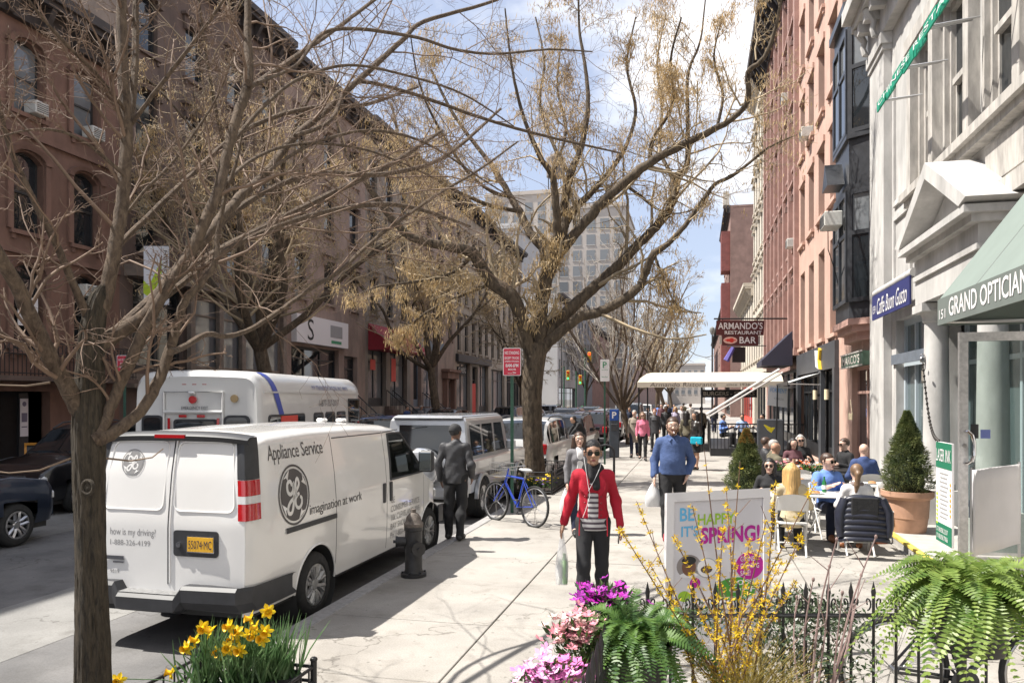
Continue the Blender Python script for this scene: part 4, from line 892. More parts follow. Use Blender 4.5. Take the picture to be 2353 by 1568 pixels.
for i in range(len(G)):
    for j in range(nj):
        p = G[i][j]; ay = inarch(p)
        if ay is not None and abs(p[0]) > .5:
            d = math.hypot(p[1]-ay, p[2]-ARZ)
            if d > AR-.065: s_ = AR/d; G[i][j] = (p[0], ay+(p[1]-ay)*s_, ARZ+(p[2]-ARZ)*s_)
base = len(bm_.v); bm_.v.extend([p for r_ in G for p in r_])
for i in range(len(G)-1):
    seam = round(ysn[i+1]-ysn[i], 3) < .0135 and round(ysn[i], 3) in (1.674, 3.074, 4.4) and ysn[i] < 5
    for j in range(nj-1):
        ids = (i*nj+j, i*nj+j+1, (i+1)*nj+j+1, (i+1)*nj+j); c = [sum(bm_.v[k][a] for k in ids)/4 for a in range(3)]
        if inarch(c) is not None and abs(c[0]) > .5 and math.hypot(c[1]-inarch(c), c[2]-ARZ) < AR-.002: continue
        zz = c[2]; sm = seam and zz < ZT(ysn[i])-.13 and (.40 < zz)
        bm_.f.append(ids); bm_.mi.append(1 if sm else 0); bm_.sm.append(True)
# rear cap
def RY(x, z): return LEAN(z)-.012+.022*abs(x/.86)**5
rc = []
for k in range(25):
    z = lerp(.42, 1.925, k/24); rc.append([(BX(z)*.952*(t/12-1), RY(BX(z)*.952*(t/12-1), z)+(.02*max(0, (z-1.8)/.12)**2), z) for t in range(25)])
bm_.grid(rc, m=0)
bm_.build('body', [m_vw, m_trim], V, False, angle=50)
q = MB(); q.box(-.80, .80, .1, 5.0, .3, .40); q.box(-.78, .78, .55, 4.0, .40, .5); q.build('chassis', m_int, V, False)
# wheel wells
for s_ in (-1, 1):
    for ay in ARY:
        q = MB(); q.tube([(s_*(BX(z_)*PF(y_)+.002), y_, z_) for y_, z_ in [(ay+AR*math.cos(a), ARZ+AR*math.sin(a)) for a in np.linspace(-.02, PI+.02, 25)]], .012, 6); q.build('arch_lip', m_vw, V, False)
        q = MB(); q.lathe([(AR-.004, 0), (AR-.004, .26), (0, .26)], 28, (s_*.855, ay, ARZ), 'X', a0=0, a1=2*PI) if s_ < 0 else q.lathe([(AR-.004, -.26), (0, -.26), (0, -.26), (AR-.004, -.26), (AR-.004, 0)], 28, (s_*.855, ay, ARZ), 'X')
        q.build('wheel_arch', m_int, V, False)
for ay in ARY:
    for s_ in (-1, 1): wheel(V, (s_*.745, ay, .345), .345, .22, s_, 8, m_rimd, .62)
def vs(y, z, o=.004, s=1): return Vector((s*(BX(z)*PF(y)+o), y+LEAN(z)*max(0, 1-y/.7), z))
def vrear(x, z, o=.0012): return Vector((x, RY(x, z)-o, z))
# side windows of the cab, windscreen
for s_ in (-1, 1):
    P = []
    for k in range(9):
        t = k/8; z = lerp(1.25, 1.84, t); ya = lerp(3.2, 3.24, t); yb = lerp(4.38, 3.66, t**1.05); P.append([vs(lerp(ya, yb, c/8), z, .005, s_) for c in range(9)])
    q = MB(); q.grid(P); wn = q.build('door_window', m_tint, V, False)
    q = MB(); rim = [P[0][c] for c in range(9)]+[P[k][8] for k in range(1, 9)]+[P[8][c] for c in range(7, -1, -1)]+[P[k][0] for k in range(7, 0, -1)]
    q.tube(rim+[rim[0]], .014, 6); q.build('window_seal', m_trim, wn, False)
q = MB(); P = []
for k in range(7):
    y = lerp(3.74, 4.43, k/6); hw = BX(ZT(y)-.15)-.2; P.append([(hw*(c/6-1), y, ZT(y)+.008+.0) for c in range(13)])
q.grid(P); q.build('windscreen', m_tintd, V, False)
q = MB(); q.box(-.6, .6, 3.2, 3.36, .6, 1.42); q.box(.2, .5, 3.2, 3.3, 1.43, 1.62); q.box(-.5, -.2, 3.2, 3.3, 1.43, 1.62); q.build('seat', m_seat, V, False)
q = MB(); q.box(-.7, .7, 4.1, 4.4, .9, 1.22); q.build('dashboard', m_seat, V, False)
q = MB(); q.tube([(-.35+.18*math.cos(a), 4.0+.05*math.sin(a), 1.25+.17*math.sin(a)) for a in np.linspace(0, 2*PI, 17)], .017, 6); q.build('steering_wheel', m_int, V, False)
# seams, handles, rail, mirror
q = MB(); q.tube([vs(y, 1.5+.36, .002) for y in np.linspace(1.72, 3.05, 8)], .006, 4); q.tube([vs(y, 1.86+.02*math.sin((y-3.1)*3), .002) for y in np.linspace(3.1, 3.62, 6)], .006, 4); q.build('door_seam', m_trim, V, False)
q = MB(); P = [[vs(y, z, o) for (z, o) in ((.985, .002), (.985, .014), (1.035, .014), (1.035, .002))] for y in np.linspace(.62, 1.67, 8)]; q.grid(P, smooth=False); q.build('slide_rail', m_trim, V, False)
for y in (2.99, 3.2):
    q = MB(); q.rbox(vs(y, 1.1, .008), (.02, .075, .25), .009); q.build('door_handle', m_trim, V, False)
for s_ in (1, -1):
    q = MB(); q.rbox((s_*1.02, 4.1, 1.42), (.22, .10, .30), .03); mo = q.build('wing_mirror', m_trim, V, False)
    q = MB(); q.box(s_*.82, s_*.94, 4.06, 4.14, 1.32, 1.37); q.build('mirror_arm', m_trim, mo, False); q = MB(); q.rbox((s_*1.02, 4.045, 1.42), (.17, .012, .25), .005); q.build('mirror_glass', M('mirror', (.5, .55, .55), .03, metal=1.), mo, False)
for x in (-.12, .16):
    q = MB(); q.rbox((x, 3.2, 2.015), (.1, .16, .05), .02); q.build('roof_marker', m_vw, V, False)
# rear: door panels, dark brow, lamps, plate, bumper
for (x0, x1) in ((-.70, -.03), (.085, .72)):
    loop = rrect(x0, x1, 1.27, 1.90, .07, 5); q = MB(); pl = [vrear(x*(BX(z)/.866), z, .003) for x, z in loop]; q.tube(pl+[pl[0]], .0075, 6); q.build('door_panel', m_vw, V, False)
q = MB(); q.tube([vrear(.03, z, .001) for z in np.linspace(.6, 1.93, 14)], .006, 4); q.build('rear_door_seam', m_trim, V, False)
q = MB(); q.tube([vrear(.055, z, .004) for z in np.linspace(.62, 1.92, 14)], .009, 5); q.build('seam_flange', m_vw, V, False)
q = MB(); P = []
for c in range(21):
    x = .80*(c/10-1); cz = .035*abs(x/.8)**3; yy0 = RY(x, 1.95)
    P.append([(x, yy0-.03, 1.91-cz), (x, yy0-.055, 1.955-cz), (x, yy0-.02, 1.985-cz*1.2), (x, yy0+.10, 1.995-cz*1.2)])
q.grid(P); q.build('rear_brow', m_trim, V, False)
q = MB(); P = [[(x, RY(x, 1.95)-.058, 1.935), (x, RY(x, 1.95)-.062, 1.965)] for x in np.linspace(.0-.16, .16, 5)]; q.grid(P); q.box(-.16, .16, RY(0, 1.95)-.064, RY(0, 1.95)-.04, 1.935, 1.967); q.build('brake_light', m_redl, V, False)
for s_ in (1, -1):
    def corner(za, zb, mat, nm, o=.012):
        q = MB(); P = []
        for k in range(7):
            z = lerp(za, zb, k/6); hw = BX(z)
            L0 = LEAN(z); P.append([(s_*(hw*.87), RY(hw*.87, z)-.004, z), (s_*(hw*.93), RY(hw*.93, z)-o, z), (s_*(hw*.955+.006), L0-.006, z), (s_*(hw*.972+o), .04+L0*.95, z), (s_*(hw*.988+o), .10+L0*.86, z), (s_*(hw*.997+.006), .19+L0*.73, z)])
        q.grid(P); q.build(nm, mat, V, False)
    corner(1.565, 1.945, m_trim, 'corner_trim'); corner(1.42, 1.56, m_redl, 'tail_light'); corner(1.35, 1.418, m_whl, 'reverse_light'); corner(1.2, 1.348, m_redl, 'tail_light')
q = MB(); lo = rrect(.10, .56, .865, 1.10, .03, 4); q.prism(lo, lambda u, v, d: vrear(u, v, d), -.01, .016); rp_ = q.build('plate_recess', m_trim, V, False)
q = MB(); q.box(.245, .53, -.036, -.03, .905, 1.055); q.build('plate_frame', m_chrome, rp_, False)
q = MB(); q.box(.255, .52, -.041, -.0365, .915, 1.045); pl_ = q.build('number_plate', m_plate, V, False)
lettering('lettering', '55074·MC', M('ink_navy', (.02, .02, .06), .5), lambda u, v: (.268+u, -.043, .94+v), parent=pl_, fit=(.24, .075), world=False)
q = MB(); q.cyl((.16, -.02, .97), (.16, -.045, .97), .025, 10); q.build('door_latch', m_chrome, rp_, False)
q = MB(); q.box(-.70, -.44, -.022, -.014, .80, .835); q.box(-.56, -.44, -.022, -.014, .77, .785); q.build('badge', m_chrome, V, False)
bp = MB()
prof = [(-.86, .60, .12), (-.80, .61, -.1), (-.46, .61, -.13), (-.40, .52, -.15), (.20, .52, -.15), (.26, .61, -.13), (.80, .61, -.1), (.872, .60, .06), (.878, .59, .45), (.878, .58, .74)]
P = [[(x, .05 if abs(x) < .8 else y+.06, z), (x, y+.01, z+.01), (x, y-.02, z-.02), (x, y-.02, z-.13), (x, y+.05, min(z-.16, .40)), (x, .15 if abs(x) < .8 else y+.06, .38)] for x, z, y in prof]
bp.grid(P, smooth=False); bp.build('rear_bumper', m_trim, V, False)
q = MB(); q.box(-.40, .20, -.14, .02, .535, .54); q.build('bumper_step', M('step_grip', (.18, .18, .18), .7, var=.3, vs=30), V, False)
q = MB(); q.rbox((0, 5.14, .55), (1.66, .16, .26), .06); q.build('front_bumper', m_trim, V, False)
for s_ in (-1, 1):
    q = MB(); q.rbox((s_*.64, 5.1, .85), (.3, .1, .16), .03); q.build('headlight', m_whl, V, False)
    q = MB(); q.box(s_*.87, s_*.885, 5.0, 5.2, .42, .68); q.build('bumper_end', m_trim, V, False)
# lettering and roundels
m_ink = M('van_ink', (.075, .068, .068), .5); m_ink2 = M('van_ink_pale', (.24, .235, .235), .5)
lettering('lettering', 'Appliance Service', m_ink, lambda u, v: vs(.36+u, 1.665+v), parent=V, fit=(1.12, .19), world=False, spacing=.95)
lettering('lettering', 'imagination at work', m_ink, lambda u, v: vs(1.09+u, 1.07+v), parent=V, fit=(1.24, .135), world=False, spacing=.95)
lettering('lettering', 'GE\nCONSUMER SERVICE\n106 CLEVELAND AVE.\nBAY SHORE, NY\nPH 1-800-GE CARES', m_ink2, lambda u, v: vs(3.2+u, .48+v), parent=V, fit=(1.05, .54), world=False)
lettering('lettering', 'how is my driving?', m_ink2, lambda u, v: vrear(-.60+u, 1.01+v), parent=V, fit=(.50, .085), world=False)
lettering('lettering', '1-888-326-4199', m_ink2, lambda u, v: vrear(-.60+u, .935+v), parent=V, fit=(.44, .05), world=False)
lettering('lettering', '9519', m_ink2, lambda u, v: vrear(-.60+u, .67+v), parent=V, fit=(.1, .035), world=False)
def roundel(mapf, c, r, mat, par):
    """dark disc with pale ring, four flame notches and a looping monogram"""
    def mp(x, y, o): return mapf(c[0]+x*r, c[1]+y*r, o)
    q = MB(); n = 48
    q.add([mp(0, 0, .005)]+[mp(math.cos(2*PI*k/n)*.86, math.sin(2*PI*k/n)*.86, .005) for k in range(n)], [(0, 1+k, 1+(k+1) % n) for k in range(n)])
    for k in range(n):
        a0, a1 = 2*PI*k/n, 2*PI*(k+1)/n; q.add([mp(math.cos(a)*rr, math.sin(a)*rr, .005) for a, rr in ((a0, .93), (a1, .93), (a1, 1.), (a0, 1.))], [(0,1,2,3)])
    ro = q.build('roundel', mat, par, False)
    q = MB()
    for k in range(4):
        a = PI/4*0+PI/2*k+.55; pts = [(.86, a-.30), (.80, a-.18), (.70, a-.04), (.62, a+.12), (.74, a+.10), (.80, a+.22), (.86, a+.30)]
        P = [(rr*math.cos(t), rr*math.sin(t)) for rr, t in pts]; q.add([mp(x, y, .0065) for x, y in P], [(0,1,2), (0,2,3), (0,3,4), (0,4,5), (0,5,6)])
    def ribbon(pts, wd):
        k = len(pts); vs_ = []
        for i in range(k):
            a = Vector(pts[max(0, i-1)]); b = Vector(pts[min(k-1, i+1)]); t = (b-a).normalized(); nn = Vector((-t.y, t.x))
            w_ = wd*(1.15 if 0 < i < k-1 else .5); p = Vector(pts[i]); vs_ += [mp(*(p+nn*w_), .0065), mp(*(p-nn*w_), .0065)]
        q.add(vs_, [(2*i, 2*i+1, 2*i+3, 2*i+2) for i in range(k-1)])
    def smooth(pts, n=5):
        out = []
        for i in range(len(pts)-1):
            p0 = Vector(pts[max(0, i-1)]); p1 = Vector(pts[i]); p2 = Vector(pts[i+1]); p3 = Vector(pts[min(len(pts)-1, i+2)])
            for k in range(n):
                t = k/n; out.append(.5*((2*p1)+(p2-p0)*t+(2*p0-5*p1+4*p2-p3)*t*t+(-p0+3*p1-3*p2+p3)*t**3))
        return [tuple(p) for p in out]+[pts[-1]]
    ribbon(smooth([(-.12, .30), (-.22, .46), (-.40, .40), (-.42, .16), (-.26, .04), (-.08, .14), (-.02, .40), (-.02, .1), (-.10, -.30), (-.24, -.56), (-.42, -.56), (-.46, -.40), (-.30, -.22), (-.02, -.08), (.16, .10)]), .055)
    ribbon(smooth([(.06, .10), (.20, .18), (.32, .34), (.24, .52), (.12, .40), (.10, .14), (.14, -.02), (.32, .02)]), .05)
    ribbon(smooth([(.20, -.02), (.04, -.16), (.06, -.38), (.24, -.46), (.42, -.34), (.44, -.16), (.34, -.10)]), .05)
    q.build('monogram', M('van_white'), ro, False)
roundel(lambda y, z, o: vs(y, z, o), (.80, 1.345), .30, m_ink, V)
roundel(lambda x, z, o: vrear(x, z, o), (-.40, 1.70), .125, m_ink2, V)

# ------------------------------------------------------------------ generic cars
def car(label, loc, rot, col, kind='suv', name='parked_car', metal=.3, group=None, rim=None, scale=1.):
    PR = {'suv': ([0, .03, .10, .28, .6, 1.5, 2.5, 2.85, 3.5, 3.6, 4.35, 4.55, 4.62], [.72, 1.0, 1.18, 1.62, 1.72, 1.76, 1.73, 1.64, 1.16, 1.12, 1.0, .85, .6], .90, .74, 1.08, .5),
          'sedan': ([0, .04, .12, .6, .72, 1.35, 1.8, 2.5, 2.75, 3.35, 3.45, 4.35, 4.52, 4.6], [.6, .86, .97, 1.02, 1.04, 1.40, 1.46, 1.43, 1.36, 1.0, .97, .86, .7, .5], .87, .66, .98, .45),
          'van': ([0, .03, .08, .2, .5, 2.5, 3.2, 3.5, 4.1, 4.2, 4.7, 4.85, 4.9], [.8, 1.1, 1.3, 1.85, 1.95, 2.0, 1.97, 1.88, 1.22, 1.18, 1.02, .85, .6], .92, .78, 1.15, .5),
          'pickup': ([0, .02, .1, 1.5, 1.6, 1.75, 2.0, 3.0, 3.3, 3.9, 4.0, 4.9, 5.05, 5.1], [.7, 1.0, 1.02, 1.02, 1.3, 1.72, 1.8, 1.8, 1.7, 1.2, 1.16, 1.1, .9, .6], .93, .76, 1.15, .55)}
    ys, zt, W, WR, belt, zb = PR[kind]; Lc = ys[-1]; t = thing(name, label, 'car' if kind != 'pickup' else 'pickup', loc, rot, group)
    t.scale = (scale,)*3
    pm = paint(col if isinstance(col, str) else 'c%02d%02d%02d' % tuple(int(c*99) for c in col), CARC[col] if isinstance(col, str) else col, metal)
    st = sorted(set([round(v, 3) for v in list(np.linspace(0, Lc, 47))+ys])); g0 = next(y for y, z in zip(ys, zt) if z > belt+.08); g1 = [y for y, z in zip(ys, zt) if z > belt+.08][-1]
    zi = lambda y: interp(y, ys, zt)
    roof0 = [y for y, z in zip(ys, zt) if z > max(zt)*.93][0]; roof1 = [y for y, z in zip(ys, zt) if z > max(zt)*.93][-1]
    def pf(y): return interp(y, [0, .08, .3, Lc-.5, Lc-.15, Lc], [.9, .965, 1, 1, .93, .78])
    arch = [.82*Lc/4.6+.05, Lc-.85*Lc/4.6]; ar = .40; az = .34
    rings = []
    for y in st:
        z = zi(y); p = pf(y); gh = max(0, min(1, (z-belt)/.3)); bl = min(belt, z-.02)
        r_ = [(W*.93, zb*.62), (W, zb), (W, lerp(zb, bl, .35)), (W*1.005, lerp(zb, bl, .7)), (W*.985, bl-.02), (W*.965, bl)]
        wr = lerp(W*.86, WR, gh); r_ += [(lerp(W*.955, wr+.05, .5), lerp(bl, z-.07, .5)), (wr+.045, max(bl+.003, z-.07)), (wr-.03, max(bl+.005, z-.025)), (wr-.2, z-.004), (0, z+.012)]
        full = [(x*p, y, zz) for x, zz in r_]; rings.append(full+[(-x, yy, zz) for x, yy, zz in full[-2::-1]])
    nj = len(rings[0]); body = MB(); gl = {'side_window': [MB(), MB()], 'rear_window': [MB()], 'windscreen': [MB()]}
    pil = [g0+.30, (g0+g1)/2-.05, g1-.25] if kind != 'pickup' else [(g0+g1)/2]
    for i in range(len(rings)-1):
        yc = (st[i]+st[i+1])/2; z = zi(yc)
        for j in range(nj-1):
            quad = [rings[i][j], rings[i][j+1], rings[i+1][j+1], rings[i+1][j]]; jj = j if j < nj//2 else nj-2-j; c = [sum(q[a] for q in quad)/4 for a in range(3)]
            if jj < 4 and any((c[1]-a)**2+(c[2]-az)**2 < ar**2 for a in arch): continue
            tgt = body
            if 5 <= jj <= 6 and g0+.1 < yc < g1+.18 and z > belt+.2 and not any(abs(yc-p) < .05 for p in pil): tgt = gl['side_window'][0 if c[0] > 0 else 1]
            if jj >= 8 and belt+.06 < c[2] < max(zt)-.07:
                if yc < roof0: tgt = gl['rear_window'][0]
                elif yc > roof1: tgt = gl['windscreen'][0]
            tgt.add(quad, [(0,1,2,3)], 0, True)
    import bmesh
    def fin(mb, nm, mat):
        if not mb.f: return
        me = mb.mesh(nm, mat, 50); bm = bmesh.new(); bm.from_mesh(me); bmesh.ops.remove_doubles(bm, verts=bm.verts, dist=.0005); bmesh.ops.recalc_face_normals(bm, faces=bm.faces); bm.to_mesh(me); bm.free(); me.set_sharp_from_angle(angle=math.radians(38)); put(nm, me, t, False)
    fin(body, 'body', pm)
    for nm, l in gl.items():
        for mb in l: fin(mb, nm, m_tintd)
    q = MB(); q.box(-W*.85, W*.85, .15, Lc-.2, .22, .42); q.box(-W*.7, W*.7, .4, Lc-.6, .42, .7); q.build('underbody', m_int, t, False)
    for a in arch:
        for s_ in (-1, 1): wheel(t, (s_*(W-.12), a, .335), .335, .22, s_, 5, rim)
    for s_ in (-1, 1):
        q = MB(); q.rbox((s_*W*.80, .05, zb+.42 if kind != 'sedan' else .78), (.2, .1, .3 if kind != 'sedan' else .16), .03); q.build('tail_light', m_redl, t, False)
        q = MB(); q.rbox((s_*W*.70, Lc-.13, .72), (.36, .16, .16), .04); q.build('headlight', m_whl, t, False)
        q = MB(); q.rbox((s_*(W+.09), g1+.02, belt+.05), (.18, .1, .13), .03); q.build('wing_mirror', pm, t, False)
    q = MB(); q.rbox((0, .0, .48), (W*1.75, .14, .22), .05); q.build('rear_bumper', m_trim if kind == 'suv' else pm, t, False); q = MB(); q.rbox((0, Lc-.04, .45), (W*1.6, .16, .24), .06); q.build('front_bumper', pm, t, False)
    q = MB(); q.box(-.16, .16, -.09, -.075, .70, .86) if kind != 'sedan' else q.box(-.16, .16, -.03, -.0, .62, .78); q.build('number_plate', m_plate, t, False)
    q = MB(); q.rbox((0, Lc-.03, .72), (.8, .08, .16), .03); q.build('grille', m_trim, t, False)
    q = MB(); q.box(-.16, .16, Lc+.03, Lc+.045, .42, .56); q.build('number_plate', m_plate, t, False)
    if kind in ('suv', 'van'):
        for s_ in (-1, 1):
            q = MB(); q.tube([(s_*(WR-.02), y, zi(y)+.045 if roof0+.1 < y < roof1-.1 else zi(y)-.01) for y in np.linspace(roof0+.05, roof1-.05, 9)], .02, 6); q.build('roof_rail', m_trim, t, False)
    return t
CARC = {'black': (.012, .012, .014), 'navy': (.012, .018, .045), 'white': (.62, .62, .61), 'silver': (.38, .39, .4), 'maroon': (.05, .012, .016), 'blue': (.05, .09, .2), 'grey': (.13, .135, .14), 'green': (.02, .04, .035)}
# ------------------------------------------------------------------ boxy silver off-roader with spare wheel
GW = thing('silver_off_roader', 'boxy silver off-roader with covered spare wheel parked ahead of the van', 'car', (-4.93, 13.55, STREET), math.radians(-1))
m_sil = paint('offroad_silver', (.47, .48, .5), .55)
def slabbox(mb, y0, y1, w0, w1, z0, z1, f0=0., f1=0., r=.04):
    """tapered box: half width w0 at z0, w1 at z1; f0/f1 move the top's rear/front edges inwards"""
    n = 4; P = []
    for (z, wv, a, c, ins) in ((z0, w0, y0, y1, 0), (z1-r, lerp(w0, w1, 1-r/(z1-z0)), lerp(y0, y0+f0, 1-r/(z1-z0)), lerp(y1, y1-f1, 1-r/(z1-z0)), 0), (z1-r*.3, w1-r*.3, y0+f0+r*.3, y1-f1-r*.3, 0), (z1, w1-r, y0+f0+r, y1-f1-r, 0)):
        P.append([(-wv, a+.03, z), (-wv+.03, a, z), (wv-.03, a, z), (wv, a+.03, z), (wv, c-.03, z), (wv-.03, c, z), (-wv+.03, c, z), (-wv, c-.03, z)])
    mb.grid(P, closeu=True, smooth=False); b = len(mb.v)-8; mb.f.append(tuple(range(b, b+8))); mb.mi.append(0); mb.sm.append(False)
q = MB(); slabbox(q, 0, 4.3, .86, .87, .55, 1.16, 0, .0, .05); slabbox(q, 0, 2.95, .84, .75, 1.12, 1.95, .09, .28, .07); slabbox(q, 2.8, 4.25, .66, .62, 1.12, 1.24, 0, .02, .04); q.build('body', m_sil, GW, False, angle=25)
q = MB(); slabbox(q, .02, 2.75, .70, .66, 1.935, 1.985, .1, .15, .02); q.build('roof', m_sil, GW, False)
for s_ in (-1, 1):
    for (a, c) in ((.22, .92), (1.02, 1.75), (1.87, 2.6)):
        q = MB(); P = [[(s_*(lerp(.84, .75, (z-1.12)/.83)+.004), lerp(a, a+.03, (z-1.2)/.6), z) for z in (1.22, 1.8)], [(s_*(lerp(.84, .75, (z-1.12)/.83)+.004), lerp(c, c-(.12 if c > 2.5 else .0), (z-1.2)/.6), z) for z in (1.22, 1.8)]]
        q.grid(P, smooth=False); q.build('side_window', m_tintd, GW, False)
    q = MB(); q.box(s_*.872, s_*.885, .1, 4.1, .78, .86); q.build('side_moulding', m_trim, GW, False)
    for wy in (.72, 3.55):
        q = MB(); q.lathe([(.40, -.03), (.46, -.03), (.46, .04), (.40, .04)], 20, (s_*.90, wy, .42), 'X', a0=0 if True else 0, a1=PI); q.build('wheel_flare', m_sil, GW, False)
        wheel(GW, (s_*.80, wy, .385), .385, .25, s_, 5); q = MB(); q.cyl((s_*.7, wy, .42), (s_*.873, wy, .42), .41, 24); q.build('wheel_arch', m_int, GW, False)
    q = MB(); q.rbox((s_*.74, -.03, .70), (.14, .08, .2), .02); q.build('tail_light', m_redl, GW, False)
    q = MB(); q.rbox((s_*.98, 2.55, 1.32), (.2, .1, .2), .03); q.build('wing_mirror', m_sil, GW, False)
q = MB(); P = [[(x, lerp(0, .09, (z-1.12)/.83)-.004, z) for x in (-.56, .56)] for z in (1.24, 1.8)]; q.grid(P, smooth=False); q.build('rear_window', m_tintd, GW, False)
q = MB(); q.lathe([(0, -.30), (.20, -.30), (.30, -.285), (.345, -.25), (.36, -.2), (.36, -.05), (.3, -.02)], 36, (-.02, 0, 1.02), 'Y'); sp = q.build('spare_wheel_cover', m_sil, GW, False)
q = MB(); q.lathe([(.345, -.255), (.368, -.24), (.368, -.2), (.35, -.19)], 36, (-.02, 0, 1.02), 'Y'); q.build('cover_ring', m_chrome, sp, False)
q = MB(); q.rbox((0, -.07, .55), (1.7, .16, .22), .05); q.build('rear_bumper', m_sil, GW, False); q = MB(); q.rbox((0, 4.34, .55), (1.7, .16, .24), .05); q.build('front_bumper', m_sil, GW, False)
q = MB(); q.box(-.76, -.42, -.02, -.006, .74, .9); q.build('number_plate', m_plw, GW, False)
q = MB(); q.tube([(-.3, .055, 1.74), (0, .06, 1.77)], .009, 5); q.build('wiper', m_trim, GW, False)
for x in (-.8, .8):
    q = MB(); q.box(x*.62-.004, x*.62+.004, -.006, .0, .6, 1.15); q.build('door_seam', m_trim, GW, False)
q = MB(); q.box(-.7, .7, .1, 4.2, .35, .6); q.build('underbody', m_int, GW, False)
# ------------------------------------------------------------------ shuttle bus
BU = thing('shuttle_bus', 'white shuttle bus with slanted blue stripe in the traffic lane beyond the van', 'bus', (-8.74, 12.03, STREET), math.radians(8.5))
m_bw = M('bus_white', (.60, .595, .58), .35, coat=.5, var=.04, vs=1)
BW, BL, BH = 1.2, 6.4, 2.82
def bring(y, sc=1., dz=0.):
    pts = []; W = BW*sc; H = BH-dz
    pts += [(W*.99, .45), (W, .9), (W, 1.5), (W*.985, 2.1), (W*.97, 2.42)]
    for k in range(1, 7): a = PI/2*k/6; pts.append((W*.97-.26*(1-math.cos(a)), 2.42+(H-2.45)*math.sin(a)))
    pts += [(W*.4, H-.01), (0, H)]
    return [(x, y, z) for x, z in pts]+[(-x, y, z) for x, z in pts[-2::-1]]
q = MB(); rg = [bring(.10, .93, .16), bring(.02, .975, .06)]; rg = [bring(0.02, .9, .22), bring(.0, .955, .12), bring(.06, .99, .03), bring(.16, 1., 0)]
rg += [bring(y) for y in (1, 2, 3, 4, 5, 5.9)]+[bring(6.2, .98, .05), bring(6.34, .93, .18), bring(6.4, .85, .4)]
q.grid(rg); nb = len(rg[0]); q.f += [tuple(range(nb)), tuple(range((len(rg)-1)*nb, len(rg)*nb))[::-1]]; q.mi += [0, 0]; q.sm += [False, False]
q.build('body', m_bw, BU, False, angle=35)
q = MB(); q.box(-1.1, 1.1, .1, 6.3, .25, .5); q.build('underbody', m_int, BU, False)
for s_ in (-1, 1):
    for wy in (1.5, 5.3):
        wheel(BU, (s_*1.07, wy, .39), .39, .26, s_, 8, m_rimd); q = MB(); q.cyl((s_*1., wy, .42), (s_*1.203, wy, .42), .47, 24); q.build('wheel_arch', m_int, BU, False)
def bwin(nm, y0, y1, z0, z1, s_=1, mat=None, r=.08):
    q = MB(); q.prism(rrect(y0, y1, z0, z1, r, 4), lambda u, v, d: (s_*(BW+d), u, v), -.02, .006); f_ = q.build(nm, m_trim, BU, False)
    q = MB(); q.prism(rrect(y0+.04, y1-.04, z0+.04, z1-.04, r*.8, 4), lambda u, v, d: (s_*(BW+d), u, v), .0061, .012); q.build('pane', mat or m_tintd, f_, False)
for (a, c) in ((.35, 2.2), (2.75, 3.35), (3.5, 4.15), (4.3, 4.95)): bwin('side_window', a, c, 1.22, 2.0)
bwin('side_window', .35, 2.2, 1.22, 2.0, -1); bwin('side_window', 2.5, 4.9, 1.22, 2.0, -1)
bwin('passenger_door', 5.2, 6.1, .5, 2.3, 1, m_tint, .03)
q = MB(); q.box(BW+.013, BW+.02, .9, 1.75, 1.75, 1.97); q.build('window_sign', M('poster_red'), BU, False)
def rwin(nm, x0, x1, z0, z1, r=.1):
    q = MB(); q.prism(rrect(x0, x1, z0, z1, r, 5), lambda u, v, d: (u, .0-d, v), -.01, .02); f_ = q.build(nm, m_trim, BU, False)
    q = MB(); q.prism(rrect(x0+.04, x1-.04, z0+.04, z1-.04, r*.8, 5), lambda u, v, d: (u, .0-d, v), .0205, .026); q.build('pane', m_tintd, f_, False)
rwin('rear_window', -1.02, -.62, 1.25, 2.0); rwin('rear_window', .52, 1.0, 1.25, 2.0); rwin('emergency_exit', -.42, .40, 1.15, 1.93, .06)
q = MB(); q.tube([(-.6, -.02, .6), (-.6, -.02, 2.42), (.50, -.02, 2.42), (.50, -.02, .6)], .022, 6); q.cyl((-.6, -.02, 2.06), (.5, -.02, 2.06), .03, 8); q.build('exit_frame', m_bw, BU, False)
for x in (-.24, .1): 
    q = MB(); q.rbox((x, -.03, 1.985), (.15, .02, .05), .008); q.build('reflector', m_redl, BU, False)
for x in (-.5, .42):
    q = MB(); q.rbox((x, -.03, 1.85), (.05, .02, .2), .008); q.build('reflector', m_redl, BU, False)
q = MB(); q.cyl((-.05, -.01, 2.28), (-.05, -.05, 2.28), .07, 16); q.build('brake_light', m_redl, BU, False); q = MB(); q.rbox((-.07, -.03, 2.40), (.13, .08, .05), .02); q.build('lamp_housing', m_bw, BU, False)
q = MB(); q.cyl((.72, -.01, 2.3), (.72, -.035, 2.3), .07, 16); q.build('round_vent', M('brass_vent', (.28, .2, .1), .5), BU, False)
for x in (-.24, -.05, .14):
    q = MB(); q.rbox((x, .045, 2.555), (.1, .05, .035), .01); q.build('marker_light', m_redl, BU, False)
for x in (1.0, -1.0):
    q = MB(); q.rbox((x, .06, 2.53), (.08, .05, .035), .01); q.build('marker_light', m_redl, BU, False)
q = MB(); P = [[(BW*.985+.008+(0 if z < 2.1 else -(z-2.1)*.04), .62+(2.4-z)*.62+dy, z) for dy in (0, .24)] for z in (1.98, 2.1, 2.2, 2.3, 2.42)]
for k in range(1, 6):
    a = PI/2*k/6; P.append([(BW*.97-.26*(1-math.cos(a))+.006, .60-.06*k+dy, 2.42+(BH-2.45)*math.sin(a)+.004) for dy in (0, .24)])
q.grid(P); q.build('blue_stripe', M('stripe_blue', (.03, .06, .36), .4), BU, False)
m_ib = M('bus_ink_blue', (.05, .07, .25), .5); m_ik = M('bus_ink', (.06, .06, .07), .5)
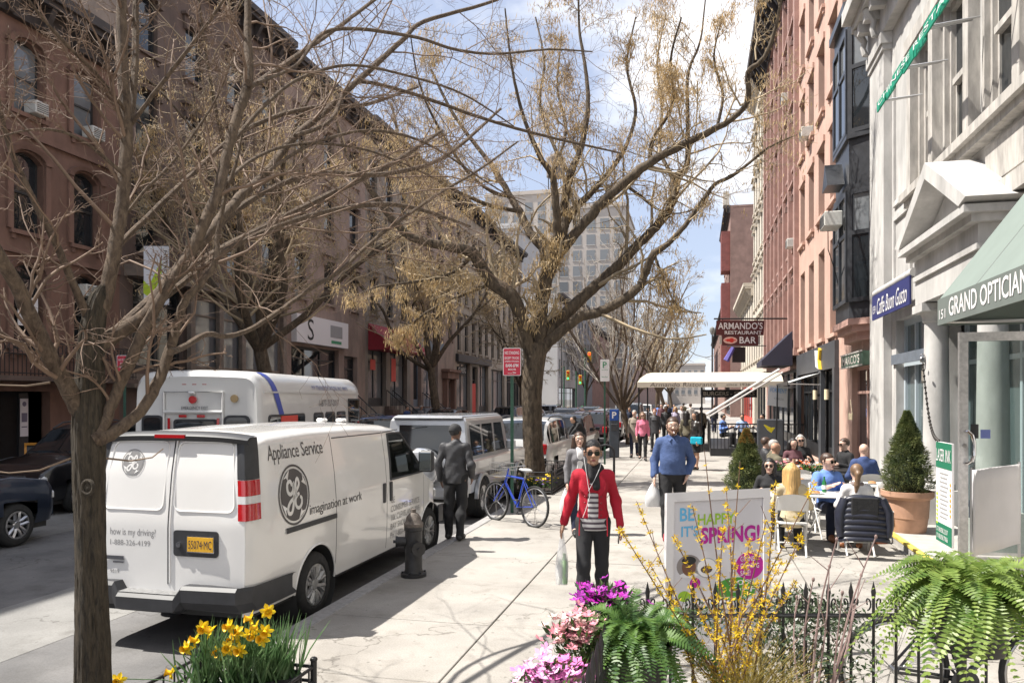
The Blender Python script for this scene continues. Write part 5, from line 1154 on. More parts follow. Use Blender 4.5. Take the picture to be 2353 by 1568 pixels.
lettering('lettering', '4599 NVT', m_ib, lambda u, v: (-.95+u, .035+.12*v, 2.51+v), parent=BU, fit=(.62, .12), world=False)
lettering('lettering', 'EMERGENCY EXIT', m_ik, lambda u, v: (-.28+u, -.004, 2.10+v), parent=BU, fit=(.5, .06), world=False)
lettering('lettering', 'MV TRANSPORTATION, INC. 99979', m_ib, lambda u, v: (BW*.97+.015-.2*v, 2.7+u, 2.47+v), parent=BU, fit=(2.5, .11), world=False)
lettering('lettering', '1-877-337-2017', m_ik, lambda u, v: (BW*.985+.012, 3.1+u, 2.13+v), parent=BU, fit=(1.35, .14), world=False)
q = MB(); q.box(BW*.97-.01, BW*.97+.02, .2, 6.1, 2.405, 2.435); q.build('drip_rail', m_bw, BU, False)
q = MB(); q.rbox((0, -.06, .5), (2.2, .14, .24), .04); q.build('rear_bumper', m_trim, BU, False)
q = MB(); q.box(-.2, .2, -.02, -.005, .9, 1.02); q.build('number_plate', m_plw, BU, False)
# ------------------------------------------------------------------ the rest of the traffic
# SUV whose nose shows at the left edge, and the black one parked behind it
car('dark blue SUV with bright alloy wheel cut off by the frame edge', (-11.15, 6.0, STREET), math.radians(0), (.025, .035, .06), 'suv', 'passing_car', .4)
car('black SUV parked on the far side behind the front tree trunk', (-13.05, 16.8, STREET), math.radians(180), 'black', 'suv', 'parked_car', .2)
KERBX = -4.75
car('white car parked behind the forked tree, ahead of the off-roader', (KERBX, 20.3, STREET), math.radians(-1), 'white', 'suv', metal=.0)
car('black SUV with dark rear window parked just beyond the forked tree', (KERBX, 27.0, STREET), 0, 'black', 'suv')
car('maroon black estate with red tail lights next to the parking meter', (KERBX+.1, 33.6, STREET), 0, 'maroon', 'suv')
car('silver car parked beyond the maroon black one', (KERBX+.1, 40.2, STREET), 0, 'silver', 'suv')
car('pale blue van parked beside the slender street tree', (KERBX+.2, 52, STREET), 0, 'silver', 'van')
car('white pickup truck parked far along the kerb', (KERBX+.1, 66, STREET), 0, 'white', 'pickup', metal=0)
car('blue car right in front of the shuttle bus in the lane', (-9.3, 21.2, STREET), math.radians(3), 'blue', 'suv', 'passing_car')
car('black sedan with lit brake light waiting in the traffic lane', (-7.9, 29.5, STREET), 0, 'black', 'sedan', 'passing_car')
car('dark grey sedan queuing behind the black sedan with the brake light', (-7.8, 37.2, STREET), 0, 'grey', 'sedan', 'passing_car')
car('navy SUV in the queue past the dark grey sedan', (-7.7, 45.5, STREET), 0, 'navy', 'suv', 'passing_car')
car('green black SUV in the queue, second before the traffic lights', (-7.6, 54, STREET), 0, 'green', 'suv', 'passing_car')
car('silver sedan leading the queue at the traffic lights', (-7.6, 63, STREET), 0, 'silver', 'sedan', 'passing_car')
for k, (y, c, kd, lb) in enumerate(((31, 'navy', 'sedan', 'navy sedan parked opposite, outside the white shop sign'), (38, 'black', 'suv', 'black SUV parked opposite, outside the maroon awnings'), (45, 'grey', 'sedan', 'grey sedan parked opposite, outside the slate blue shopfront'), (52, 'navy', 'suv', 'navy SUV parked opposite, outside the brown doorway'), (60, 'black', 'sedan', 'black sedan parked opposite, outside the black shopfronts'), (68, 'silver', 'suv', 'silver SUV parked opposite, outside the last terrace house'))):
    car(lb, (-13.1, y, STREET), 0, c, kd)
# ================================================================== trees
def barkmat(name, c1, c2, scale=(14, 14, 3), bump=.8):
    if name in MATS: return MATS[name]
    m = bpy.data.materials.new(name); m.use_nodes = True; MATS[name] = m; nt = m.node_tree; b = nt.nodes['Principled BSDF']; lk = nt.links.new
    tc = nt.nodes.new('ShaderNodeTexCoord'); mp = nt.nodes.new('ShaderNodeMapping'); mp.inputs['Scale'].default_value = scale; lk(tc.outputs['Object'], mp.inputs['Vector'])
    n = nt.nodes.new('ShaderNodeTexNoise'); n.inputs['Scale'].default_value = 2.2; n.inputs['Detail'].default_value = 9; n.inputs['Roughness'].default_value = .7; n.inputs['Distortion'].default_value = .6; lk(mp.outputs['Vector'], n.inputs['Vector'])
    r = nt.nodes.new('ShaderNodeValToRGB'); r.color_ramp.elements[0].position = .34; r.color_ramp.elements[1].position = .66; r.color_ramp.elements[0].color = (*c1, 1); r.color_ramp.elements[1].color = (*c2, 1)
    lk(n.outputs['Fac'], r.inputs['Fac']); lk(r.outputs['Color'], b.inputs['Base Color']); b.inputs['Roughness'].default_value = .9
    bu = nt.nodes.new('ShaderNodeBump'); bu.inputs['Strength'].default_value = bump; bu.inputs['Distance'].default_value = .03; lk(n.outputs['Fac'], bu.inputs['Height']); lk(bu.outputs['Normal'], b.inputs['Normal'])
    return m
NR = np.random.default_rng(11)
def unit(a): return a/np.maximum(np.linalg.norm(a, axis=-1, keepdims=True), 1e-9)
def batch_tubes(P, Rr, n=3):
    m, k, _ = P.shape; T = np.empty_like(P); T[:, 1:-1] = P[:, 2:]-P[:, :-2]; T[:, 0] = P[:, 1]-P[:, 0]; T[:, -1] = P[:, -1]-P[:, -2]; T = unit(T)
    ref = np.where(np.abs(T[:, :1, 2:3]) < .9, np.array([0, 0, 1.]), np.array([1., 0, 0])); A = unit(np.cross(T, np.broadcast_to(ref, T.shape))); B = np.cross(A, T)
    ang = np.arange(n)*2*np.pi/n; V = P[:, :, None, :]+Rr[:, :, None, None]*(A[:, :, None, :]*np.cos(ang)[None, None, :, None]+B[:, :, None, :]*np.sin(ang)[None, None, :, None])
    idx = np.arange(m*k*n).reshape(m, k, n); a = idx[:, :-1, :]; b = np.roll(idx, -1, 2)[:, :-1, :]; c = np.roll(idx, -1, 2)[:, 1:, :]; d = idx[:, 1:, :]
    return V.reshape(-1, 3), np.stack([a, b, c, d], -1).reshape(-1, 4)
def np_mesh(name, V, F, mat, smooth=True):
    me = bpy.data.meshes.new(name); me.vertices.add(len(V)); me.vertices.foreach_set('co', np.ascontiguousarray(V, dtype=np.float32).ravel())
    nf, k = F.shape; me.loops.add(nf*k); me.loops.foreach_set('vertex_index', np.ascontiguousarray(F, dtype=np.int32).ravel())
    me.polygons.add(nf); me.polygons.foreach_set('loop_start', np.arange(nf, dtype=np.int32)*k); me.polygons.foreach_set('loop_total', np.full(nf, k, dtype=np.int32))
    me.polygons.foreach_set('use_smooth', np.full(nf, smooth)); me.materials.append(mat); me.update(calc_edges=True); return me
def sprout(B, D, L, r0, r1, k=5, wig=.25, grav=.0, up=(0, 0, 1)):
    n = len(B); P = np.zeros((n, k+1, 3)); P[:, 0] = B; D = unit(D); up = np.array(up)
    for i in range(k):
        D = unit(D+wig*NR.normal(size=(n, 3))+grav*up); P[:, i+1] = P[:, i]+D*(L/k)[:, None]
    t = np.linspace(0, 1, k+1)[None, :]; return P, r0[:, None]*(1-t)+r1[:, None]*t, D
def children(P, Rr, per, spread, lf, lo=.25, jit=.4):
    """bases, directions, lengths and radii for branchlets leaving polylines P"""
    n, k, _ = P.shape; cnt = NR.poisson(per, n); src = np.repeat(np.arange(n), cnt); t = lo+(1-lo)*NR.random(len(src)); f = t*(k-1); i = np.minimum(f.astype(int), k-2); w = (f-i)[:, None]
    B = P[src, i]*(1-w)+P[src, i+1]*w; T = unit(P[src, i+1]-P[src, i]); rr = Rr[src, i]*(1-w[:, 0])+Rr[src, i+1]*w[:, 0]
    Q = unit(np.cross(T, NR.normal(size=T.shape))); D = unit(T+spread*Q); Ln = np.linalg.norm(np.diff(P, axis=1), axis=2).sum(1)[src]
    return B, D, Ln*lf*(1-.5*t)*(1+jit*NR.normal(size=len(src)).clip(-1, 1)), rr
def catmull(pts, n=6):
    pts = [np.array(p, float) for p in pts]; out = []
    for i in range(len(pts)-1):
        p0, p1, p2, p3 = pts[max(0, i-1)], pts[i], pts[i+1], pts[min(len(pts)-1, i+2)]
        for k in range(n):
            t = k/n; out.append(.5*(2*p1+(p2-p0)*t+(2*p0-5*p1+4*p2-p3)*t*t+(3*p1-p0-3*p2+p3)*t**3))
    out.append(pts[-1]); return out
def limb_pts(spec, d0, d1, n=6, wob=.0, endr=None):
    """spec: [(px, py, width px)], depth runs d0..d1 -> smooth points and radii"""
    k = len(spec); raw = []
    for i, s in enumerate(spec):
        d = lerp(d0, d1, i/(k-1)); p = at(s[0], s[1], d); raw.append((p.x, p.y, p.z, s[2]*d/FP/2*.95/math.sqrt(1+((s[0]-1176)/FP)**2)))
    c = catmull(raw, n); P = np.array([q[:3] for q in c]); rr = np.array([max(q[3], .004) for q in c])
    if wob: P[1:-1] += NR.normal(size=(len(P)-2, 3))*wob*rr[1:-1, None]
    return P, rr
def resample(P, rr, k):
    s = np.concatenate([[0], np.cumsum(np.linalg.norm(np.diff(P, axis=0), axis=1))]); u = np.linspace(0, s[-1], k)
    return np.stack([np.interp(u, s, P[:, a]) for a in range(3)], 1), np.interp(u, s, rr)
def tree(label, base, limbs, bark, twig, levels, seeds=None, name='street_tree', nlimb=14, seedmat=None, clip=None, minr=.0022, knots=False, rib=0.):
    t = thing(name, label, 'tree', base)
    for i, (P, rr) in enumerate(limbs):
        q = MB(); n = nlimb if rr[0] > .03 else 8; q.smooth = True
        if i == 0 and rib:       # furrowed trunk: real ridges
            P2, r2 = resample(P, rr, 170); nn = 72; rows = []
            for a in range(len(P2)):
                tt = P2[min(a+1, len(P2)-1)]-P2[max(a-1, 0)]; tt = tt/np.linalg.norm(tt); X = np.cross(tt, [0, 1, 0]); X /= np.linalg.norm(X); Y = np.cross(tt, X); row = []
                for j in range(nn):
                    g = 2*PI*j/nn; zz = P2[a][2]
                    v = mnoise.noise(Vector((math.cos(g)*4.6, math.sin(g)*4.6, zz*2.6)))*.7+mnoise.noise(Vector((math.cos(g)*11, math.sin(g)*11, zz*5)))*.5
                    lump = mnoise.noise(Vector((math.cos(g)*1.1, math.sin(g)*1.1, zz*1.7+5)))
                    r_ = r2[a]*(1+.07*lump)+rib*(-abs(v)*2+.5); p = P2[a]+r_*(X*math.cos(g)+Y*math.sin(g)); row.append(tuple(p))
                rows.append(row)
            q.grid(rows, closeu=True)
        else: q.tube([tuple(p) for p in P], list(rr), n)
        q.build('trunk' if i == 0 else 'limb', bark, t, recalc=False)
    k = 9; PP = []; RR = []
    for i, (P, rr) in enumerate(limbs):
        if i == 0: continue
        a, b = resample(P, rr, k); PP.append(a); RR.append(b)
    P = np.array(PP); Rr = np.array(RR); allP = []; allR = []; ends = []
    Ps, Rs = P, Rr
    for li, (per, spread, lf, kk, wig, grav, rmul, lo) in enumerate(levels):
        B, D, L, r0 = children(Ps, Rs, per, spread, lf, lo)
        if li == 0: L = np.clip(L, .15, None)
        ra = np.maximum(r0*rmul, minr); Pn, Rn, Dn = sprout(B, D, L, ra, np.maximum(ra*.35, minr*.7), kk, wig, grav)
        if clip is not None:
            keep = clip(Pn); Pn, Rn = Pn[keep], Rn[keep]
        allP.append(Pn); allR.append(Rn); Ps, Rs = Pn, Rn
    Vs = []; Fs = []; off = 0
    for Pn, Rn in zip(allP, allR):
        v, f = batch_tubes(Pn, Rn, 3 if Rn.max() < .012 else 4); Vs.append(v); Fs.append(f+off); off += len(v)
    ob = put('twigs', np_mesh('twigs', np.concatenate(Vs), np.concatenate(Fs), twig), t, kind='stuff')
    if seeds:
        cnt, per, ln, w_ = seeds; E = np.concatenate([p[:, -1] for p in allP[-2:]]+[p[:, 3] for p in allP[-2:]]); sel = NR.choice(len(E), min(cnt, len(E)), replace=False); E = E[sel]
        src = np.repeat(np.arange(len(E)), per); n = len(src); C = E[src]+NR.normal(size=(n, 3))*np.array([.11, .11, .07]); a = NR.random(n)*2*np.pi; L = ln*(.5+NR.random(n)); U = np.stack([np.cos(a), np.sin(a), np.zeros(n)], 1)*w_; Dn = unit(np.stack([NR.normal(size=n)*.3, NR.normal(size=n)*.3, -np.ones(n)], 1))
        S = C-np.array([0, 0, 1.])*0; mid = S+Dn*(L*.55)[:, None]; tip = S+Dn*L[:, None]
        V = np.stack([S, mid-U, tip, mid+U], 1).reshape(-1, 3); F = np.arange(4*n).reshape(n, 4)
        put('seed_clusters', np_mesh('seed_clusters', V, F, seedmat, False), t, kind='stuff')
    return t
bark_a = barkmat('bark_brown', (.014, .011, .007), (.088, .068, .045), (20, 20, 4), 1.)
bark_b = barkmat('bark_furrowed', (.026, .018, .012), (.135, .10, .065), (6, 6, 1.6))
bark_s = barkmat('bark_limb', (.042, .027, .018), (.16, .115, .078), (14, 14, 7), .7)
tw_a = M('twig_brown', (.16, .105, .072), .8, var=.3, vs=2); tw_b = M('twig_tan', (.35, .275, .18), .8, var=.35, vs=.8); tw_c = M('twig_grey', (.32, .285, .245), .8, var=.25, vs=1)
seed_b = leafmat('dry_seeds', (.42, .29, .13), (.62, .46, .25), 1.5, .3, .8)
# ---- A: the young tree in front, forked low
D0 = 4.4
A = [[(212, 1775, 100), (213, 1560, 92), (209, 1300, 78), (204, 1130, 80), (203, 1020, 84), (204, 930, 80), (207, 840, 70), (212, 760, 62), (222, 700, 50), (230, 672, 34), (236, 655, 14)],
 [(190, 960, 46), (150, 880, 46), (100, 790, 43), (40, 660, 40), (-10, 575, 37), (-80, 450, 30), (-140, 300, 22)],
 [(212, 740, 50), (240, 690, 40), (262, 580, 36), (280, 470, 34), (291, 312, 32), (283, 171, 29), (280, 60, 27), (275, -120, 20)],
 [(291, 330, 18), (304, 234, 19), (311, 104, 18), (313, -20, 16), (330, -160, 10)],
 [(205, 730, 30), (180, 680, 22), (135, 575, 20), (75, 455, 17), (25, 345, 15), (0, 250, 12), (-20, 100, 8)],
 [(215, 800, 54), (250, 778, 44), (332, 727, 38), (374, 665, 35), (416, 613, 33), (447, 561, 31), (499, 442, 28), (525, 338, 26), (551, 249, 25), (571, 185, 26), (569, 78, 19), (573, -40, 15), (590, -200, 8)],
 [(430, 590, 26), (483, 530, 27), (551, 452, 24), (613, 395, 20), (679, 312, 18), (740, 262, 16), (822, 186, 14), (927, 90, 12), (975, 50, 10), (1141, 0, 7), (1260, -60, 4)],
 [(215, 1010, 36), (236, 985, 31), (262, 915, 30), (303, 820, 31), (346, 729, 29), (392, 650, 24), (420, 600, 18)],
 [(225, 1010, 40), (262, 992, 35), (322, 945, 30), (361, 880, 29), (390, 802, 26), (424, 694, 21), (459, 655, 18), (494, 600, 16), (500, 540, 13), (520, 440, 10), (545, 364, 8), (560, 280, 5)],
 [(392, 808, 20), (425, 795, 17), (472, 768, 15), (520, 772, 14), (572, 757, 13), (640, 715, 12), (726, 655, 11), (781, 622, 10), (869, 543, 9), (1000, 450, 7), (1100, 390, 6), (1190, 325, 4)],
 [(571, 190, 18), (592, 190, 15), (679, 130, 12), (760, 75, 10), (860, 0, 8), (960, -80, 5)],
 [(679, 312, 12), (761, 275, 10), (813, 190, 9), (941, 214, 9), (1094, 267, 8), (1237, 309, 7), (1427, 352, 4)],
 [(592, 190, 9), (680, 150, 8), (761, 69, 9), (941, 83, 8), (1046, 114, 7), (1141, 124, 6), (1260, 114, 5), (1360, 119, 3)],
 [(525, 338, 12), (610, 240, 10), (690, 180, 9), (800, 150, 7), (920, 170, 6), (1060, 215, 5), (1180, 290, 3)],
 [(285, 250, 12), (220, 170, 10), (150, 100, 9), (80, 20, 7), (30, -60, 5)],
 [(283, 400, 11), (200, 330, 9), (130, 300, 8), (60, 300, 6), (-20, 320, 4)],
 [(499, 442, 12), (560, 380, 10), (640, 340, 8), (740, 330, 7), (860, 350, 5), (980, 400, 3)],
 [(270, 520, 10), (330, 440, 9), (390, 380, 8), (450, 300, 7), (500, 220, 5), (540, 120, 3)],
 [(291, 300, 12), (350, 220, 11), (420, 130, 10), (480, 50, 8), (540, -40, 5)],
 [(220, 805, 24), (420, 625, 22), (600, 525, 18), (760, 445, 16), (900, 375, 13), (1015, 300, 8)],
 [(335, 722, 18), (520, 575, 17), (700, 500, 15), (850, 470, 13), (960, 480, 10), (1080, 520, 6)],
 [(400, 632, 16), (560, 470, 16), (720, 400, 14), (880, 400, 12), (1020, 360, 10), (1150, 250, 6)],
 [(266, 570, 16), (420, 420, 14), (560, 300, 13), (700, 250, 11), (840, 240, 9), (960, 200, 5)],
 [(613, 395, 9), (720, 330, 8), (850, 300, 7), (980, 330, 6), (1120, 420, 4), (1220, 480, 2.5)]]
dep = [(D0, D0), (D0, 3.6), (D0, 4.6), (4.5, 4.9), (D0, 3.9), (D0, 5.4), (4.8, 8.6), (4.35, 4.6), (4.35, 5.2), (4.5, 8.8), (5.0, 7.6), (6.0, 9.4), (5.1, 8.4), (5.0, 7.6), (4.5, 3.7), (4.45, 3.8), (4.9, 7.2), (4.5, 5.2), (4.55, 4.2), (4.5, 9.8), (4.6, 9.0), (4.8, 10.5), (4.6, 8.2), (5.6, 8.6)]
limbsA = [limb_pts(s, a, b_, 6, .06 if i else .0) for i, (s, (a, b_)) in enumerate(zip(A, dep))]
lev = [(11, .95, .34, 6, .17, .05, .36, .15), (7, 1.0, .50, 5, .2, .04, .5, .12), (4.0, 1.0, .5, 4, .25, .02, .6, .12)]
TA = tree('bare young tree with low forked trunk in the foreground beside the van', limbsA[0][0][0]*np.array([1, 1, 0]), limbsA, bark_a, tw_a, lev, minr=.0016, rib=.0085, clip=lambda P: (P[:, -1, 1] > 2.2))
for o_ in TA.children:
    if o_.name.startswith('limb'): o_.data.materials[0] = bark_s
q = MB(); k_ = at(206, 1118, 4.28); q.ell(k_, (.034, .02, .036), 12, 8); q.tube([k_+Vector((.036*math.cos(a), -.012, .038*math.sin(a))) for a in np.linspace(0, 2*PI, 15)], .011, 6); q.build('knot', bark_a, TA)
for (a_, c_) in (((178, 1050), (150, 1055)), ((168, 905), (150, 900)), ((196, 862), (183, 850))):
    q = MB(); q.ell(at(a_[0], a_[1], 4.36), (.03, .03, .04), 8, 6); q.build('burr', bark_a, TA)
q = MB()
for pts in ([(162, 1052), (90, 1080), (20, 1086), (-60, 1075)], [(245, 1052), (300, 1058), (350, 1050), (375, 1030)], [(115, 878), (60, 886), (0, 884)], [(130, 850), (145, 815), (140, 860)]):
    q.tube([at(x, y, 4.2) for x, y in pts], [.006, .005, .004, .003][:len(pts)], 5)
q.build('shoots', M('shoot_straw', (.16, .11, .07), .7), TA, kind='stuff')
# ---- B: big forked tree in the middle
B_ = [[(1228, 1125, 66), (1226, 1060, 54), (1223, 980, 50), (1222, 890, 52), (1228, 830, 54), (1236, 790, 50)],
 [(1222, 840, 36), (1212, 790, 38), (1197, 729, 37), (1174, 680, 40), (1129, 648, 37), (1103, 609, 33), (1086, 580, 30), (1040, 568, 27), (951, 547, 23), (903, 505, 20), (856, 443, 17), (832, 405, 14), (794, 352, 10), (770, 270, 6)],
 [(1232, 830, 40), (1239, 780, 40), (1242, 713, 38), (1252, 648, 40), (1268, 593, 40), (1290, 541, 30), (1300, 500, 26)],
 [(1262, 610, 30), (1249, 573, 26), (1216, 534, 24), (1194, 486, 20), (1171, 450, 18), (1135, 388, 15), (1106, 350, 12), (1040, 260, 9), (990, 160, 6)],
 [(1275, 580, 28), (1280, 540, 25), (1278, 486, 22), (1268, 404, 18), (1240, 360, 14), (1200, 260, 10), (1175, 150, 7), (1160, 20, 4)],
 [(1292, 530, 26), (1295, 480, 25), (1309, 404, 22), (1336, 335, 16), (1350, 250, 13), (1345, 160, 10), (1330, 60, 7), (1330, -60, 4)],
 [(1300, 510, 24), (1320, 480, 21), (1372, 427, 16), (1405, 388, 14), (1440, 330, 11), (1460, 250, 9), (1440, 150, 7), (1460, 40, 4)],
 [(1272, 600, 30), (1330, 525, 28), (1388, 460, 27), (1431, 421, 26), (1492, 375, 24), (1564, 335, 21), (1646, 295, 18), (1689, 267, 16), (1718, 228, 15), (1718, 167, 15), (1751, 138, 13), (1775, 86, 11), (1794, 0, 8), (1800, -80, 5)],
 [(1236, 812, 34), (1256, 774, 36), (1288, 729, 36), (1346, 677, 32), (1395, 632, 30), (1437, 593, 28), (1486, 541, 26), (1525, 499, 24), (1547, 456, 22), (1557, 404, 20), (1578, 378, 17), (1580, 267, 11), (1580, 171, 9), (1608, 95, 6), (1620, 0, 4)],
 [(1238, 812, 30), (1266, 780, 31), (1330, 729, 28), (1369, 719, 27), (1411, 700, 26), (1466, 661, 24), (1482, 625, 22), (1502, 583, 20), (1534, 560, 16), (1573, 518, 14), (1622, 450, 12), (1645, 421, 11), (1687, 401, 10), (1765, 340, 6), (1830, 310, 3)],
 [(1549, 455, 12), (1540, 400, 11), (1515, 340, 10), (1520, 250, 8), (1510, 140, 6), (1530, 30, 4)],
 [(1492, 375, 12), (1500, 320, 11), (1545, 240, 9), (1540, 140, 7), (1565, 40, 5)],
 [(1431, 421, 10), (1470, 450, 8), (1510, 480, 6), (1560, 490, 4), (1620, 470, 3)],
 [(1502, 583, 9), (1520, 630, 7), (1535, 665, 6), (1555, 700, 4), (1600, 720, 3)],
 [(1086, 580, 15), (1050, 620, 12), (1000, 640, 10), (930, 650, 7), (860, 660, 5), (800, 690, 3)],
 [(1129, 648, 14), (1080, 670, 11), (1010, 700, 8), (950, 740, 6), (920, 790, 3)],
 [(1040, 568, 14), (990, 500, 12), (960, 420, 10), (920, 330, 8), (900, 240, 5)],
 [(1194, 486, 12), (1120, 470, 11), (1050, 440, 9), (980, 400, 7), (900, 370, 5), (840, 300, 3)],
 [(1309, 404, 11), (1270, 330, 10), (1240, 240, 8), (1250, 140, 6), (1230, 40, 4)],
 [(1646, 295, 9), (1660, 220, 8), (1640, 130, 6), (1660, 40, 4)],
 [(1171, 450, 11), (1130, 440, 10), (1070, 390, 8), (1000, 280, 7), (960, 180, 5), (940, 60, 3)],
 [(1268, 404, 9), (1300, 300, 8), (1280, 200, 6), (1290, 90, 4)]]
dB = 19.4; NRd = np.random.default_rng(3)
limbsB = []
for i, s in enumerate(B_):
    e = 0 if i == 0 else [0, -1.2, 0, 1.5, -1, 1, 1.6, -2.5, 1.2, -1.5, 2, -2, 1, -1, -2, .5, 2, -1.5, 1.5, 0, -2.5, 2][i]
    limbsB.append(limb_pts([(x, y, w_*(.88 if i else .95)) for x, y, w_ in s], dB, dB+e, 6, .08 if i else 0))
levB = [(15, .95, .28, 6, .2, .05, .38, .1), (8, 1.1, .5, 5, .27, .02, .5, .1), (5.5, 1.1, .5, 4, .32, -.02, .6, .1)]
TB = tree('large bare street tree with three-way fork and dangling tan seeds', limbsB[0][0][0]*np.array([1, 1, 0]), limbsB, bark_b, tw_b, levB, seeds=(5200, 6, .13, .0095), seedmat=seed_b, minr=.0048, nlimb=18, rib=.012, clip=lambda P: P[:, -1, 2] > 2.9)
# ---- C, E: trees on the opposite pavement
def street_tree(label, X, Y, H, spread, nl=7, th=.22, lev=None, seeds=None, bark=None, twig=None, seed=1, fork=.28, up=.9, minr=.01, cz=3.):
    rg = np.random.default_rng(seed); b = np.array([X, Y, 0.]); lean = rg.normal(size=2)*.04; fz = H*fork
    P = np.array([b+np.array([lean[0]*t*H+.05*math.sin(t*5), lean[1]*t*H, fz*t]) for t in np.linspace(0, 1, 8)]); rr = np.linspace(th*1.1, th*.85, 8); limbs = [(P, rr)]
    top = P[-1]
    for k in range(nl):
        a = 2*PI*k/nl+rg.normal()*.3; out = spread*(.55+.45*rg.random())*(.35 if k % 3 == 0 else 1); hh = (H-fz)*(.75+.25*rg.random()); r0 = th*(.62-.1*rg.random())
        pts = [top+np.array([0, 0, -.25*rg.random()])]
        for t in (.25, .5, .75, 1.): pts.append(top+np.array([math.cos(a)*out*(t**up), math.sin(a)*out*(t**up), hh*t**1.15])+rg.normal(size=3)*.18*H/10)
        c = np.array(catmull(pts, 5)); limbs.append((c, np.linspace(r0, .02, len(c))))
        pm = c[len(c)//2]; a2 = a+rg.normal()*.9; pts = [pm]+[pm+np.array([math.cos(a2)*out*.5*t, math.sin(a2)*out*.5*t, hh*.35*t])+rg.normal(size=3)*.12 for t in (.35, .7, 1.)]
        c2 = np.array(catmull(pts, 4)); limbs.append((c2, np.linspace(r0*.45, .015, len(c2))))
    return tree(label, (X, Y, 0), limbs, bark or bark_b, twig or tw_b, lev or levB, seeds=seeds, seedmat=seed_b, minr=minr, nlimb=10, clip=lambda P: P[:, -1, 2] > cz)
levC = [(12, 1.0, .32, 5, .22, .02, .4, .1), (7, 1.1, .5, 4, .28, .0, .5, .1), (5, 1.1, .5, 3, .3, -.02, .6, .1)]
street_tree('dark trunked seed-hung tree across the road behind the shuttle bus', -13.7, 23.5, 13, 7.2, 9, .26, levC, (2600, 6, .11, .011), seed=5, fork=.30, minr=.008, cz=5.2)
street_tree('tan twigged tree across the road outside the maroon awnings', -13.7, 39.5, 11.5, 6.2, 7, .24, levC, (1600, 5, .12, .015), seed=9, fork=.34, minr=.011, cz=6.0)
street_tree('bare tree across the road near the end of the shaded terrace', -13.7, 60, 11, 5., 6, .22, levC, None, seed=12, minr=.018)
levD = [(9, .55, .42, 5, .1, .10, .45, .12), (4, .7, .5, 4, .14, .08, .5, .15), (2.2, .8, .5, 3, .2, .0, .6, .2)]
street_tree('slender vase-shaped pale tree beside the restaurant awning', -3.1, 36.3, 8.6, 3.3, 9, .15, levD, None, bark=bark_s, twig=tw_c, seed=4, fork=.2, minr=.011)
street_tree('bare pavement tree farther on past the cream restaurant awning', -3.0, 58, 9.5, 4.2, 7, .18, levD, None, bark=bark_s, twig=tw_b, seed=14, minr=.016)
street_tree('third pavement tree along, half hidden by the hanging restaurant sign', -2.9, 78, 10, 4.8, 7, .2, levD, None, bark=bark_s, twig=tw_b, seed=15, minr=.022)
street_tree('distant hazy bare tree at the street end', -3.2, 104, 10.5, 5, 7, .2, levD, None, twig=tw_b, seed=16, minr=.03)
street_tree('bare tree past the white corner building across the street', -14.5, 100, 11, 5, 7, .2, levD, None, twig=tw_c, seed=17, minr=.026)
# ================================================================== people
def smin(a, b, k):
    h = np.maximum(k-np.abs(a-b), 0)/k; return np.minimum(a, b)-h*h*k*.25
def prim(G, a, b, ra, rb, fl=None):
    a = np.array(a, float); b = np.array(b, float); ba = b-a; L2 = max((ba*ba).sum(), 1e-9); q = [G[i]-a[i] for i in range(3)]
    t = np.clip((q[0]*ba[0]+q[1]*ba[1]+q[2]*ba[2])/L2, 0, 1); q = [q[i]-t*ba[i] for i in range(3)]
    if fl is not None:
        ax, s = fl; n = np.array(ax, float); dt = (q[0]*n[0]+q[1]*n[1]+q[2]*n[2])*(s-1); q = [q[i]+dt*n[i] for i in range(3)]
    return np.sqrt(q[0]**2+q[1]**2+q[2]**2)-(ra+(rb-ra)*t)
def field(G, prims, k, infl=0., fold=0.):
    d = None
    for p in prims:
        e = prim(G, *p[:4], p[4] if len(p) > 4 else None); d = e if d is None else smin(d, e, k)
    d = d-infl
    if fold: d = d+fold*(np.sin(23*G[0]+11*G[2]+2)+np.sin(17*G[2]-19*G[1])+np.sin(31*G[0]-13*G[1]+29*G[2]))/3
    return d
